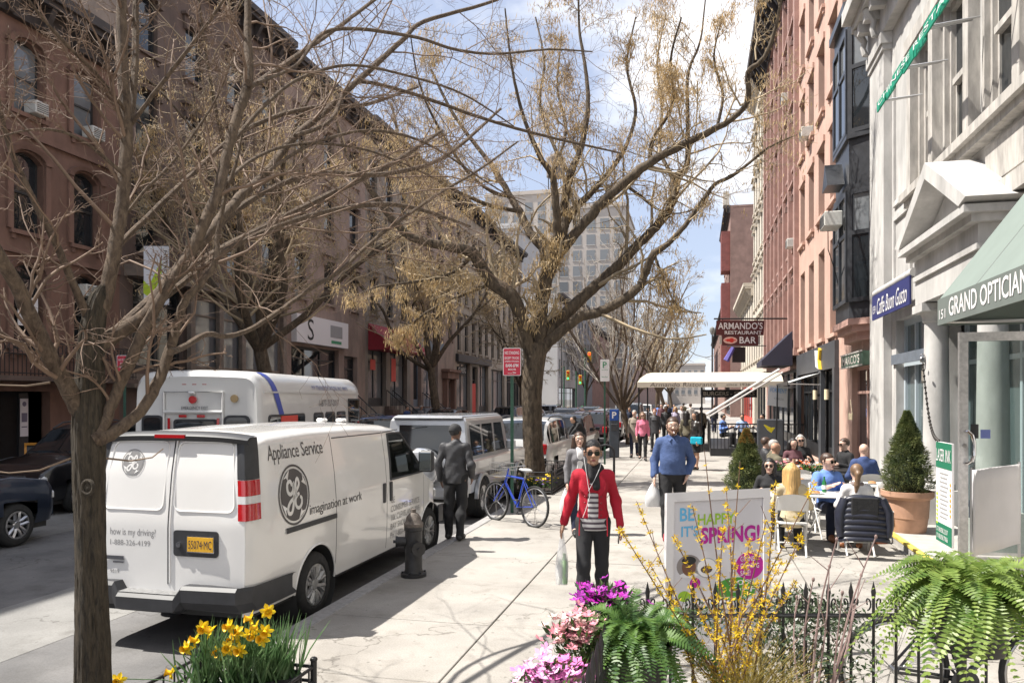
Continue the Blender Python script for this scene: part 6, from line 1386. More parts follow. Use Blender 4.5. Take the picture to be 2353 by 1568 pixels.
def snet(prims, k=.03, h=.012, infl=0., cut=None, fold=0., sub=None):
    """closed smooth surface round a set of tapered capsules (surface nets)"""
    pts = np.array([p[0] for p in prims]+[p[1] for p in prims]); rm = max(max(p[2], p[3]) for p in prims)+infl+.03
    lo = pts.min(0)-rm; hi = pts.max(0)+rm; ax = [np.arange(lo[i], hi[i]+h, h, dtype=np.float32) for i in range(3)]
    G = np.meshgrid(*ax, indexing='ij'); D = field(G, prims, k, infl, fold)
    if cut is not None: D = np.maximum(D, cut(G))
    if sub is not None: D = -smin(-D, field(G, sub, .01), .012)
    D = D.astype(np.float32); D[np.abs(D) < 1e-6] = 1e-6; S = D < 0; nx, ny, nz = D.shape
    cs = np.zeros((nx-1, ny-1, nz-1), int)
    for i in (0, 1):
        for j in (0, 1):
            for l in (0, 1): cs += S[i:nx-1+i, j:ny-1+j, l:nz-1+l]
    act = (cs > 0) & (cs < 8); idx = -np.ones(act.shape, int); n = act.sum(); idx[act] = np.arange(n); I = np.argwhere(act)
    acc = np.zeros((n, 3)); cnt = np.zeros(n)
    cor = [(i, j, l) for i in (0, 1) for j in (0, 1) for l in (0, 1)]
    for a in range(8):
        for b in range(a+1, 8):
            ca, cb = np.array(cor[a]), np.array(cor[b])
            if np.abs(ca-cb).sum() != 1: continue
            da = D[I[:, 0]+ca[0], I[:, 1]+ca[1], I[:, 2]+ca[2]]; db = D[I[:, 0]+cb[0], I[:, 1]+cb[1], I[:, 2]+cb[2]]; m = (da < 0) != (db < 0)
            t = np.where(m, da/np.where(m, da-db, 1), 0); acc += m[:, None]*(ca+(cb-ca)*t[:, None]); cnt += m
    V = (I+acc/np.maximum(cnt, 1)[:, None])*h+lo; F = []
    for a in range(3):
        b, c = (a+1) % 3, (a+2) % 3; sl0 = [slice(None)]*3; sl1 = [slice(None)]*3; sl0[a] = slice(0, -1); sl1[a] = slice(1, None)
        E = np.argwhere(S[tuple(sl0)] != S[tuple(sl1)]); E = E[(E[:, b] > 0) & (E[:, c] > 0) & (E[:, b] < D.shape[b]-1) & (E[:, c] < D.shape[c]-1)]
        if not len(E): continue
        def cell(db, dc):
            Q = E.copy(); Q[:, b] -= db; Q[:, c] -= dc; return idx[Q[:, 0], Q[:, 1], Q[:, 2]]
        q = np.stack([cell(0, 0), cell(1, 0), cell(1, 1), cell(0, 1)], 1); inv = S[E[:, 0], E[:, 1], E[:, 2]]; q[inv] = q[inv][:, ::-1]; F.append(q)
    return V, np.concatenate(F)
def join(parts):
    V = []; F = []; o_ = 0
    for v, f in parts: V.append(v); F.append(f+o_); o_ += len(v)
    return np.concatenate(V), np.concatenate(F)
SKIN = {'tan': M('skin_tan', (.42, .245, .165), .5, var=.12, vs=16, bump=.08, bs=120), 'pale': M('skin_pale', (.56, .36, .28), .5, var=.12, vs=16, bump=.08, bs=120), 'brown': M('skin_brown', (.16, .085, .055), .5)}
HAIR = {'black': M('hair_black', (.012, .010, .010), .45, bump=.5, bs=60, stretch=(1, 1, .2)), 'brown': M('hair_brown', (.055, .03, .02), .5, var=.2, vs=30), 'blond': M('hair_blond', (.50, .31, .12), .45, var=.5, vs=70, stretch=(1, 1, .05), bump=.6, bs=60), 'grey': M('hair_grey', (.35, .33, .31), .6), 'red': M('hair_red', (.22, .06, .025), .5), 'lbrown': M('hair_light_brown', (.16, .095, .055), .5, var=.25, vs=25, stretch=(1, 1, .15))}
m_lip = M('lip', (.30, .09, .08), .5); m_shoe = M('shoe_black', (.02, .02, .02), .5)
def cloth(name, col, rough=.85, **kw): return M('cloth_'+name, col, rough, var=kw.pop('var', .12), vs=kw.pop('vs', 6), bump=kw.pop('bump', .55), bs=kw.pop('bs', 15), **kw)
def human(label, loc, rotz, H=1.72, pose=None, top=None, bottom=None, hair='black', hairstyle='short', skin='tan', h=.014, build=1., sit=False, near=False, extras=(), shoes=None, sleeve=1., hem=None, long_coat=None, skirt=None, fold=.004, headturn=0., name='person', collar=None, group=None, sex='f', wide=1.):
    """body (one mesh) with garments, hair and shoes as children; faces -Y before rotz"""
    s = H/1.72; J = dict(pelvis=(0, 0, .95), waist=(0, -.005, 1.09), chest=(0, 0, 1.30), neck=(0, .015, 1.44), head=(0, -.015, 1.59), shL=(.152, .01, 1.375), shR=(-.152, .01, 1.375), elL=(.205, .03, 1.11), elR=(-.205, .03, 1.11), wrL=(.21, -.05, .875), wrR=(-.21, -.05, .875),
             hipL=(.088, 0, .92), hipR=(-.088, 0, .92), knL=(.095, -.02, .50), knR=(-.095, -.02, .50), anL=(.10, .015, .085), anR=(-.10, .015, .085))
    if sit:
        dz = -.47
        for kx in ('pelvis', 'waist', 'chest', 'neck', 'head', 'shL', 'shR', 'elL', 'elR', 'wrL', 'wrR', 'hipL', 'hipR'): x, y, z = J[kx]; J[kx] = (x, y, z+dz)
        J.update(knL=(.11, -.43, .49), knR=(-.11, -.43, .49), anL=(.12, -.40, .085), anR=(-.12, -.40, .085), elL=(.24, -.03, .66), elR=(-.24, -.03, .66), wrL=(.16, -.28, .74), wrR=(-.16, -.28, .74))
    if pose: J.update(pose)
    J = {k_: np.array(v)*s*np.array([wide if k_[:2] in ('sh', 'hi') else 1, 1, 1]) for k_, v in J.items()}
    B = build; fy = ((0, 1, 0), 1.35); chest_r = .135*s*B; waist_r = (.112 if sex == 'f' else .128)*s*B; hip_r = .138*s*B
    torso = [(J['chest'], J['waist'], chest_r, waist_r, fy), (J['waist'], J['pelvis'], waist_r, hip_r, fy), (J['shL']*.86+J['chest']*.14, J['shR']*.86+J['chest']*.14, .056*s*B, .056*s*B)]+[(J['neck']-np.array([0, -.01, .02])*s, J['sh'+e]*.8+J['chest']*.2, .045*s, .042*s) for e in 'LR']
    if sex == 'f': torso += [(J['chest']+np.array([.05, -.055, -.035])*s, J['chest']+np.array([-.05, -.055, -.035])*s, .064*s, .064*s)]
    ar = s*(.9 if sex == 'f' else 1.05)*B**.5
    arms = []; hands = []
    for e in 'LR':
        sh, el, wr = J['sh'+e], J['el'+e], J['wr'+e]; arms += [(sh, el, .044*ar, .038*ar), (el, wr, .042*ar, .027*ar)]
        d = (wr-el)/np.linalg.norm(wr-el); side = np.array([-1. if e == 'L' else 1., 0, 0]); fwd = np.array([0, -1., 0]); fwd = fwd-d*(fwd@d); fwd /= max(np.linalg.norm(fwd), 1e-6); sd = np.cross(d, fwd)
        pm = wr+d*.045*s; hands += [(wr, pm, .026*s, .034*s, (sd, 1.6)), (pm, pm+d*.035*s, .034*s, .032*s, (sd, 1.7))]
        inw = side*.45
        for i, (o_, ln) in enumerate(((-.026, .07), (-.009, .08), (.009, .075), (.026, .058))):
            b0 = pm+d*.045*s+fwd*o_*s; m1 = b0+(d*.92+inw*.25)*ln*.5*s; m2 = m1+(d*.62+inw*.7)*ln*.5*s; hands += [(b0, m1, .0088*s, .0085*s), (m1, m2, .0085*s, .0072*s)]
        tb = pm+fwd*.03*s; t1 = tb+(fwd*.7+d*.6)*.035*s; t2 = t1+(d*.95+inw*.3)*.03*s; hands += [(tb, t1, .011*s, .0095*s), (t1, t2, .0095*s, .008*s)]
    legs = []; feet = []
    for e in 'LR':
        hp, kn, an = J['hip'+e], J['kn'+e], J['an'+e]; legs += [(hp, kn, .083*s*B**.7, .055*s*B**.4), (kn, kn*.68+an*.32+np.array([0, .018, 0])*s, .053*s, .054*s), (kn*.68+an*.32+np.array([0, .018, 0])*s, an, .052*s, .036*s)]
        toe = an+np.array([.02*(1 if e == 'L' else -1), -.155, -.045])*s; heel = an+np.array([0, .035, -.04])*s; feet += [(an, heel, .036*s, .038*s), (heel, toe, .036*s, .03*s, ((0, 0, 1), 1.1)), (an, toe, .038*s, .028*s)]
    hd = J['head']; ct, sn = math.cos(headturn), math.sin(headturn)
    def hp_(x, y, z): return hd+np.array([x*ct-y*sn, x*sn+y*ct, z])*s
    hx = np.array([ct, sn, 0])
    head = [(hp_(0, .012, .03), hp_(0, -.005, .025), .088*s, .085*s, (hx, 1.16)), (hp_(0, -.03, -.02), hp_(0, -.042, -.075), .072*s, .042*s, (hx, 1.12)), (hp_(0, -.055, .02), hp_(0, -.055, .04), .045*s, .045*s)]
    neck = [(J['neck']-np.array([0, 0, .04])*s, hp_(0, .01, -.05), .058*s*B**.4, .052*s*B**.4)]
    t = thing(name, label, 'person', loc, rotz, group)
    parts = [snet(torso+arms+legs+feet+neck+head+([] if near else hands), .03*s, h)]
    if near:
        face = head+neck[:1]+[(hp_(0, -.095, .012), hp_(0, -.112, -.018), .010*s, .0145*s), (hp_(.012, -.1, -.022), hp_(-.012, -.1, -.022), .010*s, .010*s), (hp_(.03, -.083, .036), hp_(-.03, -.083, .036), .014*s, .014*s), (hp_(.022, -.088, -.056), hp_(-.022, -.088, -.056), .0095*s, .0095*s), (hp_(0, -.082, -.088), hp_(0, -.075, -.09), .02*s, .022*s),
                (hp_(.085, .012, .02), hp_(.083, .008, -.02), .012*s, .009*s, (hx, 1.6)), (hp_(-.085, .012, .02), hp_(-.083, .008, -.02), .012*s, .009*s, (hx, 1.6))]
        sub = [(hp_(e*.033, -.112, .012), hp_(e*.033, -.108, .012), .017*s, .017*s) for e in (-1, 1)]
        parts = [snet(torso+arms+legs+feet+neck+head, .03*s, h), snet(face, .016*s, .0052, sub=sub), snet(hands, .007*s, .0048)]
    v, f = join(parts); body = put('body', np_mesh('body', v, f, SKIN[skin]), t, False)
    if near:
        for e in (-1, 1):
            q = MB(); c = hp_(e*.033, -.088, .012); q.ell(c, (.013*s,)*3, 10, 8); ey = q.build('eye', M('eye_white', (.7, .68, .66), .3), t, False); q = MB(); q.ell(Vector(c)+Vector(hp_(0, -.011, 0)-hd), (.006*s,)*3, 8, 6); q.build('iris', M('ink_black'), ey, False)
            q = MB(); q.tube([hp_(e*.016, -.1, .037), hp_(e*.034, -.098, .042), hp_(e*.052, -.084, .034)], [.004*s, .0045*s, .003*s], 6); q.build('eyebrow', HAIR[hair], t, False)
        q = MB(); q.tube([hp_(-.024, -.091, -.055), hp_(-.01, -.0995, -.053), hp_(0, -.1, -.0545), hp_(.01, -.0995, -.053), hp_(.024, -.091, -.055)], [.003*s, .0055*s, .005*s, .0055*s, .003*s], 6); q.tube([hp_(-.02, -.092, -.062), hp_(0, -.099, -.065), hp_(.02, -.092, -.062)], [.003*s, .006*s, .003*s], 6); q.build('lips', m_lip, t, False)
    g = .012*s
    if top is not None:
        ap = []
        for e in 'LR':
            sh, el, wr = J['sh'+e], J['el'+e], J['wr'+e]
            if sleeve >= .99: ap += [(sh, el, .043*ar, .040*ar), (el, wr*.94+el*.06, .041*ar, .032*ar)]
            elif sleeve > .3: ap += [(sh, el, .056*ar, .048*ar), (el, el+(wr-el)*(sleeve-.5)*2, .046*ar, .042*ar)] if sleeve > .5 else [(sh, sh+(el-sh)*sleeve*2, .056*ar, .052*ar)]
        hz = (hem if hem is not None else .86)*s+(J['pelvis'][2]-.95*s)
        tp = torso+ap+[(J['pelvis'], J['pelvis']-np.array([0, 0, .08])*s, hip_r, hip_r, fy), (J['neck']-np.array([0, 0, .05])*s, J['neck']-np.array([0, 0, .015])*s, .066*s, .064*s)]
        def cut(G, hz=hz):
            core = np.abs(G[0]) < .22*s*max(wide, 1)
            return np.where(core & (G[1] > J['pelvis'][1]-.3*s), hz-G[2], -1.)
        if sit: cut = lambda G: np.where(np.abs(G[0]) < .24*s, J['pelvis'][2]-.11*s-G[2], -1.)
        v, f = snet(tp, .035*s, h, g*1.15, cut, fold); put('jacket' if sleeve > .9 else 'shirt', np_mesh('jacket', v, f, top), t, False)
    if long_coat is not None:
        mat, zc = long_coat; lo_ = J['pelvis']*1.; lo_[2] = zc*s; v, f = snet([(J['chest'], J['pelvis'], chest_r+.015, hip_r+.02*s, fy), (J['pelvis'], lo_, hip_r+.02*s, hip_r+.06*s, fy)], .03, h, g, lambda G: zc*s-G[2], fold*1.5); put('coat_skirt', np_mesh('coat_skirt', v, f, mat), t, False)
    if skirt is not None:
        mat, zc = skirt; lo_ = J['pelvis']*1.; lo_[2] = zc*s; v, f = snet([(J['waist'], J['pelvis'], waist_r, hip_r+.005, fy), (J['pelvis'], lo_, hip_r+.01*s, hip_r+.03*s, fy)], .03, h, g, lambda G: zc*s-G[2], fold); put('skirt', np_mesh('skirt', v, f, mat), t, False)
    if bottom is not None:
        lg = []
        for e in 'LR':
            hp, kn, an = J['hip'+e], J['kn'+e], J['an'+e]; lw = 1.12 if sex == 'm' else .98; cf = kn*.68+an*.32+np.array([0, .018, 0])*s; lg += [(hp, kn, .086*s*B**.7, .059*s*lw*B**.4), (kn, cf, .058*s*lw, .058*s*lw), (cf, an-np.array([0, -.004, .02])*s, .058*s*lw, .046*s*lw)]
        v, f = snet(lg+[(J['pelvis']+np.array([0, 0, .06])*s, J['pelvis'], waist_r, hip_r, fy)], .03*s, h, g*.55, None, fold*.8); put('trousers', np_mesh('trousers', v, f, bottom), t, False)
    v, f = snet(feet, .015*s, min(h, .012), .006*s, lambda G: np.maximum(.004*s-G[2], G[2]-.12*s)); put('shoes', np_mesh('shoes', v, f, shoes or m_shoe), t, False)
    hm = HAIR[hair]; hh = max(.006 if near else .012, h*.6)
    cap_ = [(hp_(0, .02, .045), hp_(0, .0, .045), .094*s, .09*s, (hx, 1.14))]
    face_cut = lambda G: None
    def fc(zf, yb):   # keep the face clear
        def c(G):
            rx = (G[0]-hd[0])*ct+(G[1]-hd[1])*sn; ry = -(G[0]-hd[0])*sn+(G[1]-hd[1])*ct; rz = G[2]-hd[2]
            return np.where(ry < yb*s, zf*s-rz, np.where(ry < .03*s, (-.01 if hairstyle != 'short' else .0)*s-rz, -.09*s-rz))
        return c
    if hairstyle == 'short': v, f = snet(cap_, .02, hh, .005*s, fc(.075, -.02), .002)
    elif hairstyle == 'bald': v, f = snet(cap_, .02, hh*.6, -.006*s, lambda G: np.maximum(np.abs(G[2]-hd[2]+.03*s)-.04*s, .0-(-(G[0]-hd[0])*sn+(G[1]-hd[1])*ct)))
    elif hairstyle == 'bun': v, f = snet(cap_+[(hp_(0, .085, .0), hp_(0, .1, -.01), .035*s, .035*s)], .02, hh, .002*s, fc(.066, -.035), .0)
    elif hairstyle == 'ponytail': v, f = snet(cap_+[(hp_(0, .09, .04), hp_(0, .115, .0), .03*s, .035*s), (hp_(0, .115, .0), hp_(.02, .11, -.16), .035*s, .032*s), (hp_(.02, .11, -.16), hp_(.035, .10, -.30), .032*s, .012*s)], .02, hh, .004*s, lambda G: np.where((-(G[0]-hd[0])*sn+(G[1]-hd[1])*ct) < -.02*s, .07*s-(G[2]-hd[2]), -1.), .003)
    elif hairstyle in ('long', 'bob'):
        zl = -.34 if hairstyle == 'long' else -.13
        v, f = snet(cap_+[(hp_(e*.06, .03, .03), hp_(e*.075, .055, zl), .05*s, .05*s) for e in (-1, 1)]+[(hp_(0, .06, .02), hp_(0, .095, zl), .07*s, .07*s)]+[(hp_(e*.082, .0, .02), hp_(e*.088, .01, zl*.8), .028*s, .03*s) for e in (-1, 1)], .03, hh, .003*s, lambda G: np.where((-(G[0]-hd[0])*sn+(G[1]-hd[1])*ct) < -.035*s, .07*s-(G[2]-hd[2]), -1.), .004)
    elif hairstyle == 'cap':
        v, f = snet(cap_, .02, hh, .010*s, lambda G: .035*s-(G[2]-hd[2])); put('cap', np_mesh('cap', v, f, cloth('cap_black', (.03, .03, .032))), t, False)
        q = MB(); q.grid([[hp_(.07*math.sin(a), -.075-.0*1-r_*math.cos(a)*.9, .045-.012*r_*10) for a in np.linspace(-1.2, 1.2, 9)] for r_ in (.0, .035, .07)]); q.build('cap_peak', cloth('cap_black', (.03, .03, .032)), t, False)
        v, f = snet(cap_, .02, hh, .001*s, lambda G: np.maximum(np.where((-(G[0]-hd[0])*sn+(G[1]-hd[1])*ct) < .0, 1., -.05*s-(G[2]-hd[2])), (G[2]-hd[2])-.04*s))
    if hairstyle: put('hair', np_mesh('hair', v, f, hm if hairstyle != 'bald' else M('hair_cropped', (.26, .17, .13), .8, var=.2, vs=40)), t, False)
    if 'sunglasses' in extras or 'glasses' in extras:
        dk = 'sunglasses' in extras; q = MB()
        for e in (-1, 1):
            lo = rrect(.008, .058, -.014 if dk else -.012, .03, .012, 3); q.prism([(e*x, z) for x, z in (lo if e > 0 else lo[::-1])], lambda u, v_, d: Vector(hp_(u, -.107-d+.35*abs(u)**1.5, .0+v_)), 0, .004*s) if dk else q.tube([hp_(e*x, -.108+.35*abs(x)**1.5, z) for x, z in lo]+[hp_(e*lo[0][0], -.108+.35*abs(lo[0][0])**1.5, lo[0][1])], .0016*s, 5)
            q.tube([hp_(e*.058, -.1, .018), hp_(e*.082, -.07, .02), hp_(e*.087, .01, .015)], .003*s, 5)
        q.tube([hp_(-.01, -.108, .018), hp_(.01, -.108, .018)], .003*s, 5); q.build('sunglasses' if dk else 'glasses', M('eyewear_black', (.008, .008, .008), .12), t, False)
    t['_'] = 0; del t['_']
    return t, J, hp_
def W(t, p):     # local point of a person to world
    c, s_ = math.cos(t.rotation_euler[2]), math.sin(t.rotation_euler[2]); return Vector((t.location.x+p[0]*c-p[1]*s_, t.location.y+p[0]*s_+p[1]*c, t.location.z+p[2]))
def face_to(loc, tx, ty): return math.atan2(tx-loc[0], -(ty-loc[1]))
c_blk = cloth('black', (.014, .014, .016)); c_char = cloth('charcoal', (.032, .032, .036), .6); c_dnavy = cloth('dark_navy', (.012, .017, .04)); c_denim = cloth('black_denim', (.022, .022, .025), bump=.3)
c_grey = cloth('grey', (.16, .155, .165)); c_red = cloth('red_wool', (.40, .008, .026), bump=.3); c_blue = cloth('blue_knit', (.05, .085, .20), bump=.6, bs=17); c_white = cloth('white_cotton', (.62, .60, .60)); c_shirt = cloth('blue_shirt', (.12, .22, .52)); c_tan = cloth('taupe', (.26, .22, .18)); c_pinkt = cloth('pink_top', (.60, .17, .26)); c_khaki = cloth('olive', (.12, .105, .07)); c_suit = cloth('suit_blue', (.035, .06, .16)); c_teal = cloth('teal', (.0, .34, .48)); c_plum = cloth('plum', (.12, .05, .06))
# -- woman in the red jacket
pr = at(1362, 915, 7.55); F0 = (pr.x, pr.y, 0)
RW, J, hp_ = human('woman in red jacket, striped top and dark sunglasses walking towards us with a bag', F0, math.radians(8), 1.74, dict(elR=(-.225, .07, 1.12), wrR=(-.285, .04, .90), elL=(.225, .06, 1.12), wrL=(.255, -.10, .91), knR=(-.09, -.10, .51), anR=(-.10, -.10, .09), anL=(.09, .12, .11), knL=(.085, .03, .51), hipL=(.083, 0, .92), hipR=(-.083, 0, .92)), c_red, c_denim, 'black', 'bun', 'tan', .009, near=True, extras=('sunglasses',), hem=.97, fold=.004, headturn=.05)
s_ = 1.74/1.72
stripe = bpy.data.materials.new('cloth_striped'); stripe.use_nodes = True; nt_ = stripe.node_tree; b_ = nt_.nodes['Principled BSDF']; b_.inputs['Roughness'].default_value = .85
tc_ = nt_.nodes.new('ShaderNodeTexCoord'); sx_ = nt_.nodes.new('ShaderNodeSeparateXYZ'); mm = nt_.nodes.new('ShaderNodeMath'); mm.operation = 'MULTIPLY'; mm.inputs[1].default_value = 20; fr = nt_.nodes.new('ShaderNodeMath'); fr.operation = 'FRACT'; gt = nt_.nodes.new('ShaderNodeMath'); gt.operation = 'GREATER_THAN'; gt.inputs[1].default_value = .55
mxc = nt_.nodes.new('ShaderNodeMix'); mxc.data_type = 'RGBA'; mxc.inputs['A'].default_value = (.55, .53, .53, 1); mxc.inputs['B'].default_value = (.09, .07, .085, 1)
for a_, b2 in ((tc_.outputs['Object'], sx_.inputs[0]), (sx_.outputs['Z'], mm.inputs[0]), (mm.outputs[0], fr.inputs[0]), (fr.outputs[0], gt.inputs[0]), (gt.outputs[0], mxc.inputs['Factor']), (mxc.outputs['Result'], b_.inputs['Base Color'])): nt_.links.new(a_, b2)
fy = ((0, 1, 0), 1.35)
v, f = snet([(J['chest']+np.array([0, -.012, 0]), J['waist']+np.array([0, -.012, 0]), .150, .126, fy), (J['waist']+np.array([0, -.012, 0]), J['pelvis']+np.array([0, 0, -.06]), .126, .160, fy)], .03, .009, .008, lambda G: np.maximum(np.maximum(np.abs(G[0]-.0)-np.where(G[2] < .985, 1., .052+.0*G[0]), .865-G[2]), np.where(G[2] < .985, -1., G[1]+.02)), .003)
put('striped_top', np_mesh('striped_top', v, f, stripe), RW, False)
v, f = snet([(J['neck']+np.array([.05*math.cos(a)*1.2, .055*math.sin(a), -.015]), J['neck']+np.array([.05*math.cos(a+.8)*1.2, .055*math.sin(a+.8), .01]), .048, .048) for a in np.linspace(0, 2*PI, 9)]+[(J['neck']+np.array([.02, -.09, -.03]), J['chest']+np.array([.03, -.145, -.02]), .045, .035), (J['neck']+np.array([-.03, -.085, -.03]), J['chest']+np.array([-.015, -.145, .06]), .04, .03)], .02, .008, 0, None, .006); put('scarf', np_mesh('scarf', v, f, c_blk), RW, False)
q = MB()
for e in (-1, 1):
    q.grid([[(e*.035, -.118, 1.40), (e*.10, -.10, 1.41), (e*.125, -.118, 1.31)], [(e*.035, -.135, 1.33), (e*.07, -.145, 1.30), (e*.11, -.15, 1.26)], [(e*.052, -.145, 1.22), (e*.055, -.15, 1.21), (e*.06, -.152, 1.20)]])
q.build('lapel', c_red, RW, False)
q = MB()
for e in (-1, 1):
    for k in range(4): q.ell((e*.078, -.148+.012*k, 1.20-.062*k), (.011, .006, .011), 8, 5)
q.build('buttons', M('button_red', (.25, .01, .02), .4), RW, False)
q = MB(); q.tube([hp_(-.09, -.02, -.03), hp_(-.075, -.09, -.14), (-.05, -.16, 1.33), (-.03, -.165, 1.22), (-.07, -.168, 1.08), (-.10, -.165, 1.0)], .0028, 5); q.tube([hp_(.09, -.02, -.03), hp_(.06, -.10, -.13), (.01, -.165, 1.36), (-.045, -.168, 1.26)], .0028, 5); q.build('earphone_cable', M('cable_white', (.75, .75, .75), .4), RW, False)
for x in (-.13, .135):
    q = MB(); q.tube([(x, -.13, 1.0), (x*1.02, -.135, .9), (x*1.03, -.13, .82)], .006, 5); q.build('jacket_tie', c_red, RW, False)
m_bag = M('plastic_bag', (.62, .62, .63), .35, var=.08, vs=14); m_bagt = sheer('clear_bag', (.8, .8, .82), .42)
def carrier(label, top, wd, hh, mat, rot=0., inside=None):
    t = thing('carrier_bag', label, 'bag', top-Vector((0, 0, hh)), rot)
    q = MB(); rows = []
    for k in range(12):
        u = k/11; z = hh*(1-u); w_ = wd*(.10+.9*min(1, (u*1.7)**.8))*(1-.12*max(0, u-.8)*5); d_ = w_*.55; rows.append([((w_/2)*math.cos(a)*(1+.06*math.sin(3*a+4*u)), (d_/2)*math.sin(a)*(1+.1*math.sin(5*a+7*u)), z) for a in np.linspace(0, 2*PI, 20, endpoint=False)])
    q.grid(rows, closeu=True); n = 20; b0 = len(q.v)-n; q.f.append(tuple(range(b0, b0+n))); q.mi.append(0); q.sm.append(True); q.build('bag_body', mat, t, False)
    for e in (-1, 1):
        q = MB(); q.tube([(e*wd*.08, 0, hh*.93), (e*wd*.05, 0, hh*1.0), (0, 0, hh*1.02)], [.012, .01, .008], 6); q.build('handle', mat, t, False)
    return t
hb = W(RW, J['wrR']+np.array([-.02, 0, -.09])); tb = carrier('clear plastic bag of bottles in the red-jacketed woman’s hand'.replace('’', ''), hb, .13, .52, m_bagt)
for k, (dx, cz, m_) in enumerate(((-.02, .10, M('milk_white', (.75, .75, .72), .4)), (.025, .08, M('carton_green', (.35, .5, .3), .5)))):
    q = MB(); q.lathe([(0, .01), (.032, .01), (.034, .03), (.034, .17+.06*k), (.015, .22+.06*k), (.015, .25+.06*k), (0, .25+.06*k)], 14, (dx, 0, 0)); q.build('bottle', m_, tb, False)
ph = thing('mobile_phone', 'black phone held in the hand of the woman in red', 'phone', W(RW, J['wrL']+np.array([-.01, -.045, -.10]))); ph.rotation_euler = (.3, .1, .2); q = MB(); q.rbox((0, 0, 0), (.012, .065, .13), .005); q.build('phone_body', M('eyewear_black'), ph, False)
# -- man in the blue sweater
pr = at(1545, 915, 11.73); F0 = (pr.x, pr.y, 0)
BM, J, hp_ = human('bearded man in blue sweater walking with a white carrier bag', F0, math.radians(6), 1.86, dict(elR=(-.25, .05, 1.12), wrR=(-.26, -.06, .89), elL=(.27, .07, 1.11), wrL=(.20, -.05, .92), anR=(-.10, -.16, .09), knR=(-.10, -.10, .51), anL=(.11, .14, .12), knL=(.10, .03, .51), chest=(0, -.01, 1.29), waist=(0, -.04, 1.10), pelvis=(0, -.015, .97)), c_blue, c_blk, 'brown', 'short', 'pale', .011, build=1.22, near=True, extras=('glasses',), hem=.90, sex='m', wide=1.12, shoes=M('shoe_red', (.25, .02, .03), .6), fold=.006)
v, f = snet([(hp_(e*.06, -.035, -.045), hp_(0, -.09, -.095), .03, .028) for e in (-1, 1)]+[(hp_(.03, -.093, -.038), hp_(-.03, -.093, -.038), .009, .009)], .02, .006); put('beard', np_mesh('beard', v, f, M('beard_brown', (.13, .06, .03), .7, var=.3, vs=60)), BM, False)
q = MB(); q.cyl(hp_(.005, -.10, -.06), hp_(.01, -.145, -.09), .0045, 8); q.build('cigarette', M('paper_white'), BM, False)
q = MB()
for e in (-1, 1): q.add([hp_(e*.015, -.09, -.155), hp_(e*.085, -.04, -.115), hp_(e*.095, -.05, -.16), hp_(e*.05, -.13, -.20)], [(0,1,2,3)])
q.build('collar', c_blue, BM, False)
carrier('white carrier bag hanging from the hand of the man in blue', W(BM, J['wrR']+np.array([-.01, 0, -.10])), .28, .36, m_bag, .4)
# -- woman in grey cardigan with glasses
pr = at(1330, 915, 12.1)
GWo, J, hp_ = human('smiling woman in grey cardigan and glasses behind the woman in red', (pr.x, pr.y, 0), math.radians(18), 1.62, dict(anR=(-.09, -.12, .09), anL=(.09, .12, .1)), c_grey, c_dnavy, 'brown', 'bob', 'pale', .012, near=True, extras=('glasses',), hem=.80)
v, f = snet([(J['chest']+np.array([0, -.02, .02]), J['pelvis'], .135, .13, ((0, 1, 0), 1.35))], .03, .012, .012, lambda G: np.maximum(np.abs(G[0])-.05, G[1]+.02)); put('white_top', np_mesh('white_top', v, f, c_white), GWo, False)
carrier('white carrier bag swinging beside the woman in grey cardigan', W(GWo, J['wrR']+np.array([-.02, 0, -.09])), .2, .38, m_bag, .2)
# -- man in black by the van
pr = gp(1046, 1238)
MB_, J, hp_ = human('man in black jacket and cap with his back turned, standing at the kerb', (pr.x, pr.y, 0), math.radians(184), 1.76, dict(elR=(-.26, .06, 1.11), wrR=(-.23, -.10, .93), elL=(.26, .05, 1.11), wrL=(.25, -.10, .88), anL=(.11, -.02, .09), anR=(-.09, .10, .09), head=(.01, -.05, 1.58), neck=(0, .0, 1.44)), c_char, c_blk, 'black', 'cap', 'brown', .011, build=1.12, hem=.84, sex='m', near=True, wide=1.1, fold=.014, headturn=-.35)
# -- people farther down the pavement
def ped(label, px, d, rot, H, **kw):
    p = at(px, 915, d); return human(label, (p.x, p.y, 0), math.radians(rot), H, **kw)
stepA = dict(anR=(-.09, -.17, .09), knR=(-.09, -.12, .51), anL=(.09, .17, .13), knL=(.09, .02, .51)); stepB = dict(anL=(.09, -.17, .09), knL=(.09, -.12, .51), anR=(-.09, .17, .13), knR=(-.09, .02, .51))
ped('older woman in long taupe coat walking near the parking meter', 1457, 28, 0, 1.72, pose=stepA, top=c_tan, long_coat=(c_tan, .55), bottom=c_dnavy, hair='grey', hairstyle='short', skin='pale', h=.018)
ped('woman in pink top and open black jacket walking towards us', 1476, 26.6, 5, 1.68, pose=stepB, top=c_pinkt, bottom=c_blk, hair='lbrown', hairstyle='long', skin='pale', h=.018, extras=('sunglasses',))
ped('red-haired woman in buttoned charcoal coat among the walkers', 1504, 31, -5, 1.74, pose=stepA, top=c_char, long_coat=(c_char, .72), bottom=c_blk, hair='red', hairstyle='short', skin='pale', h=.02)
ped('man in dark patterned shirt behind the red-haired woman', 1530, 34.5, 0, 1.82, pose=stepB, top=c_char, bottom=c_blk, hair='black', hairstyle='short', skin='brown', h=.022, sex='m')
ped('blond woman in pale lilac top and grey jacket in the crowd', 1551, 38, 0, 1.74, pose=stepA, top=cloth('lilac', (.38, .34, .45)), bottom=c_dnavy, hair='blond', hairstyle='bob', skin='pale', h=.022)
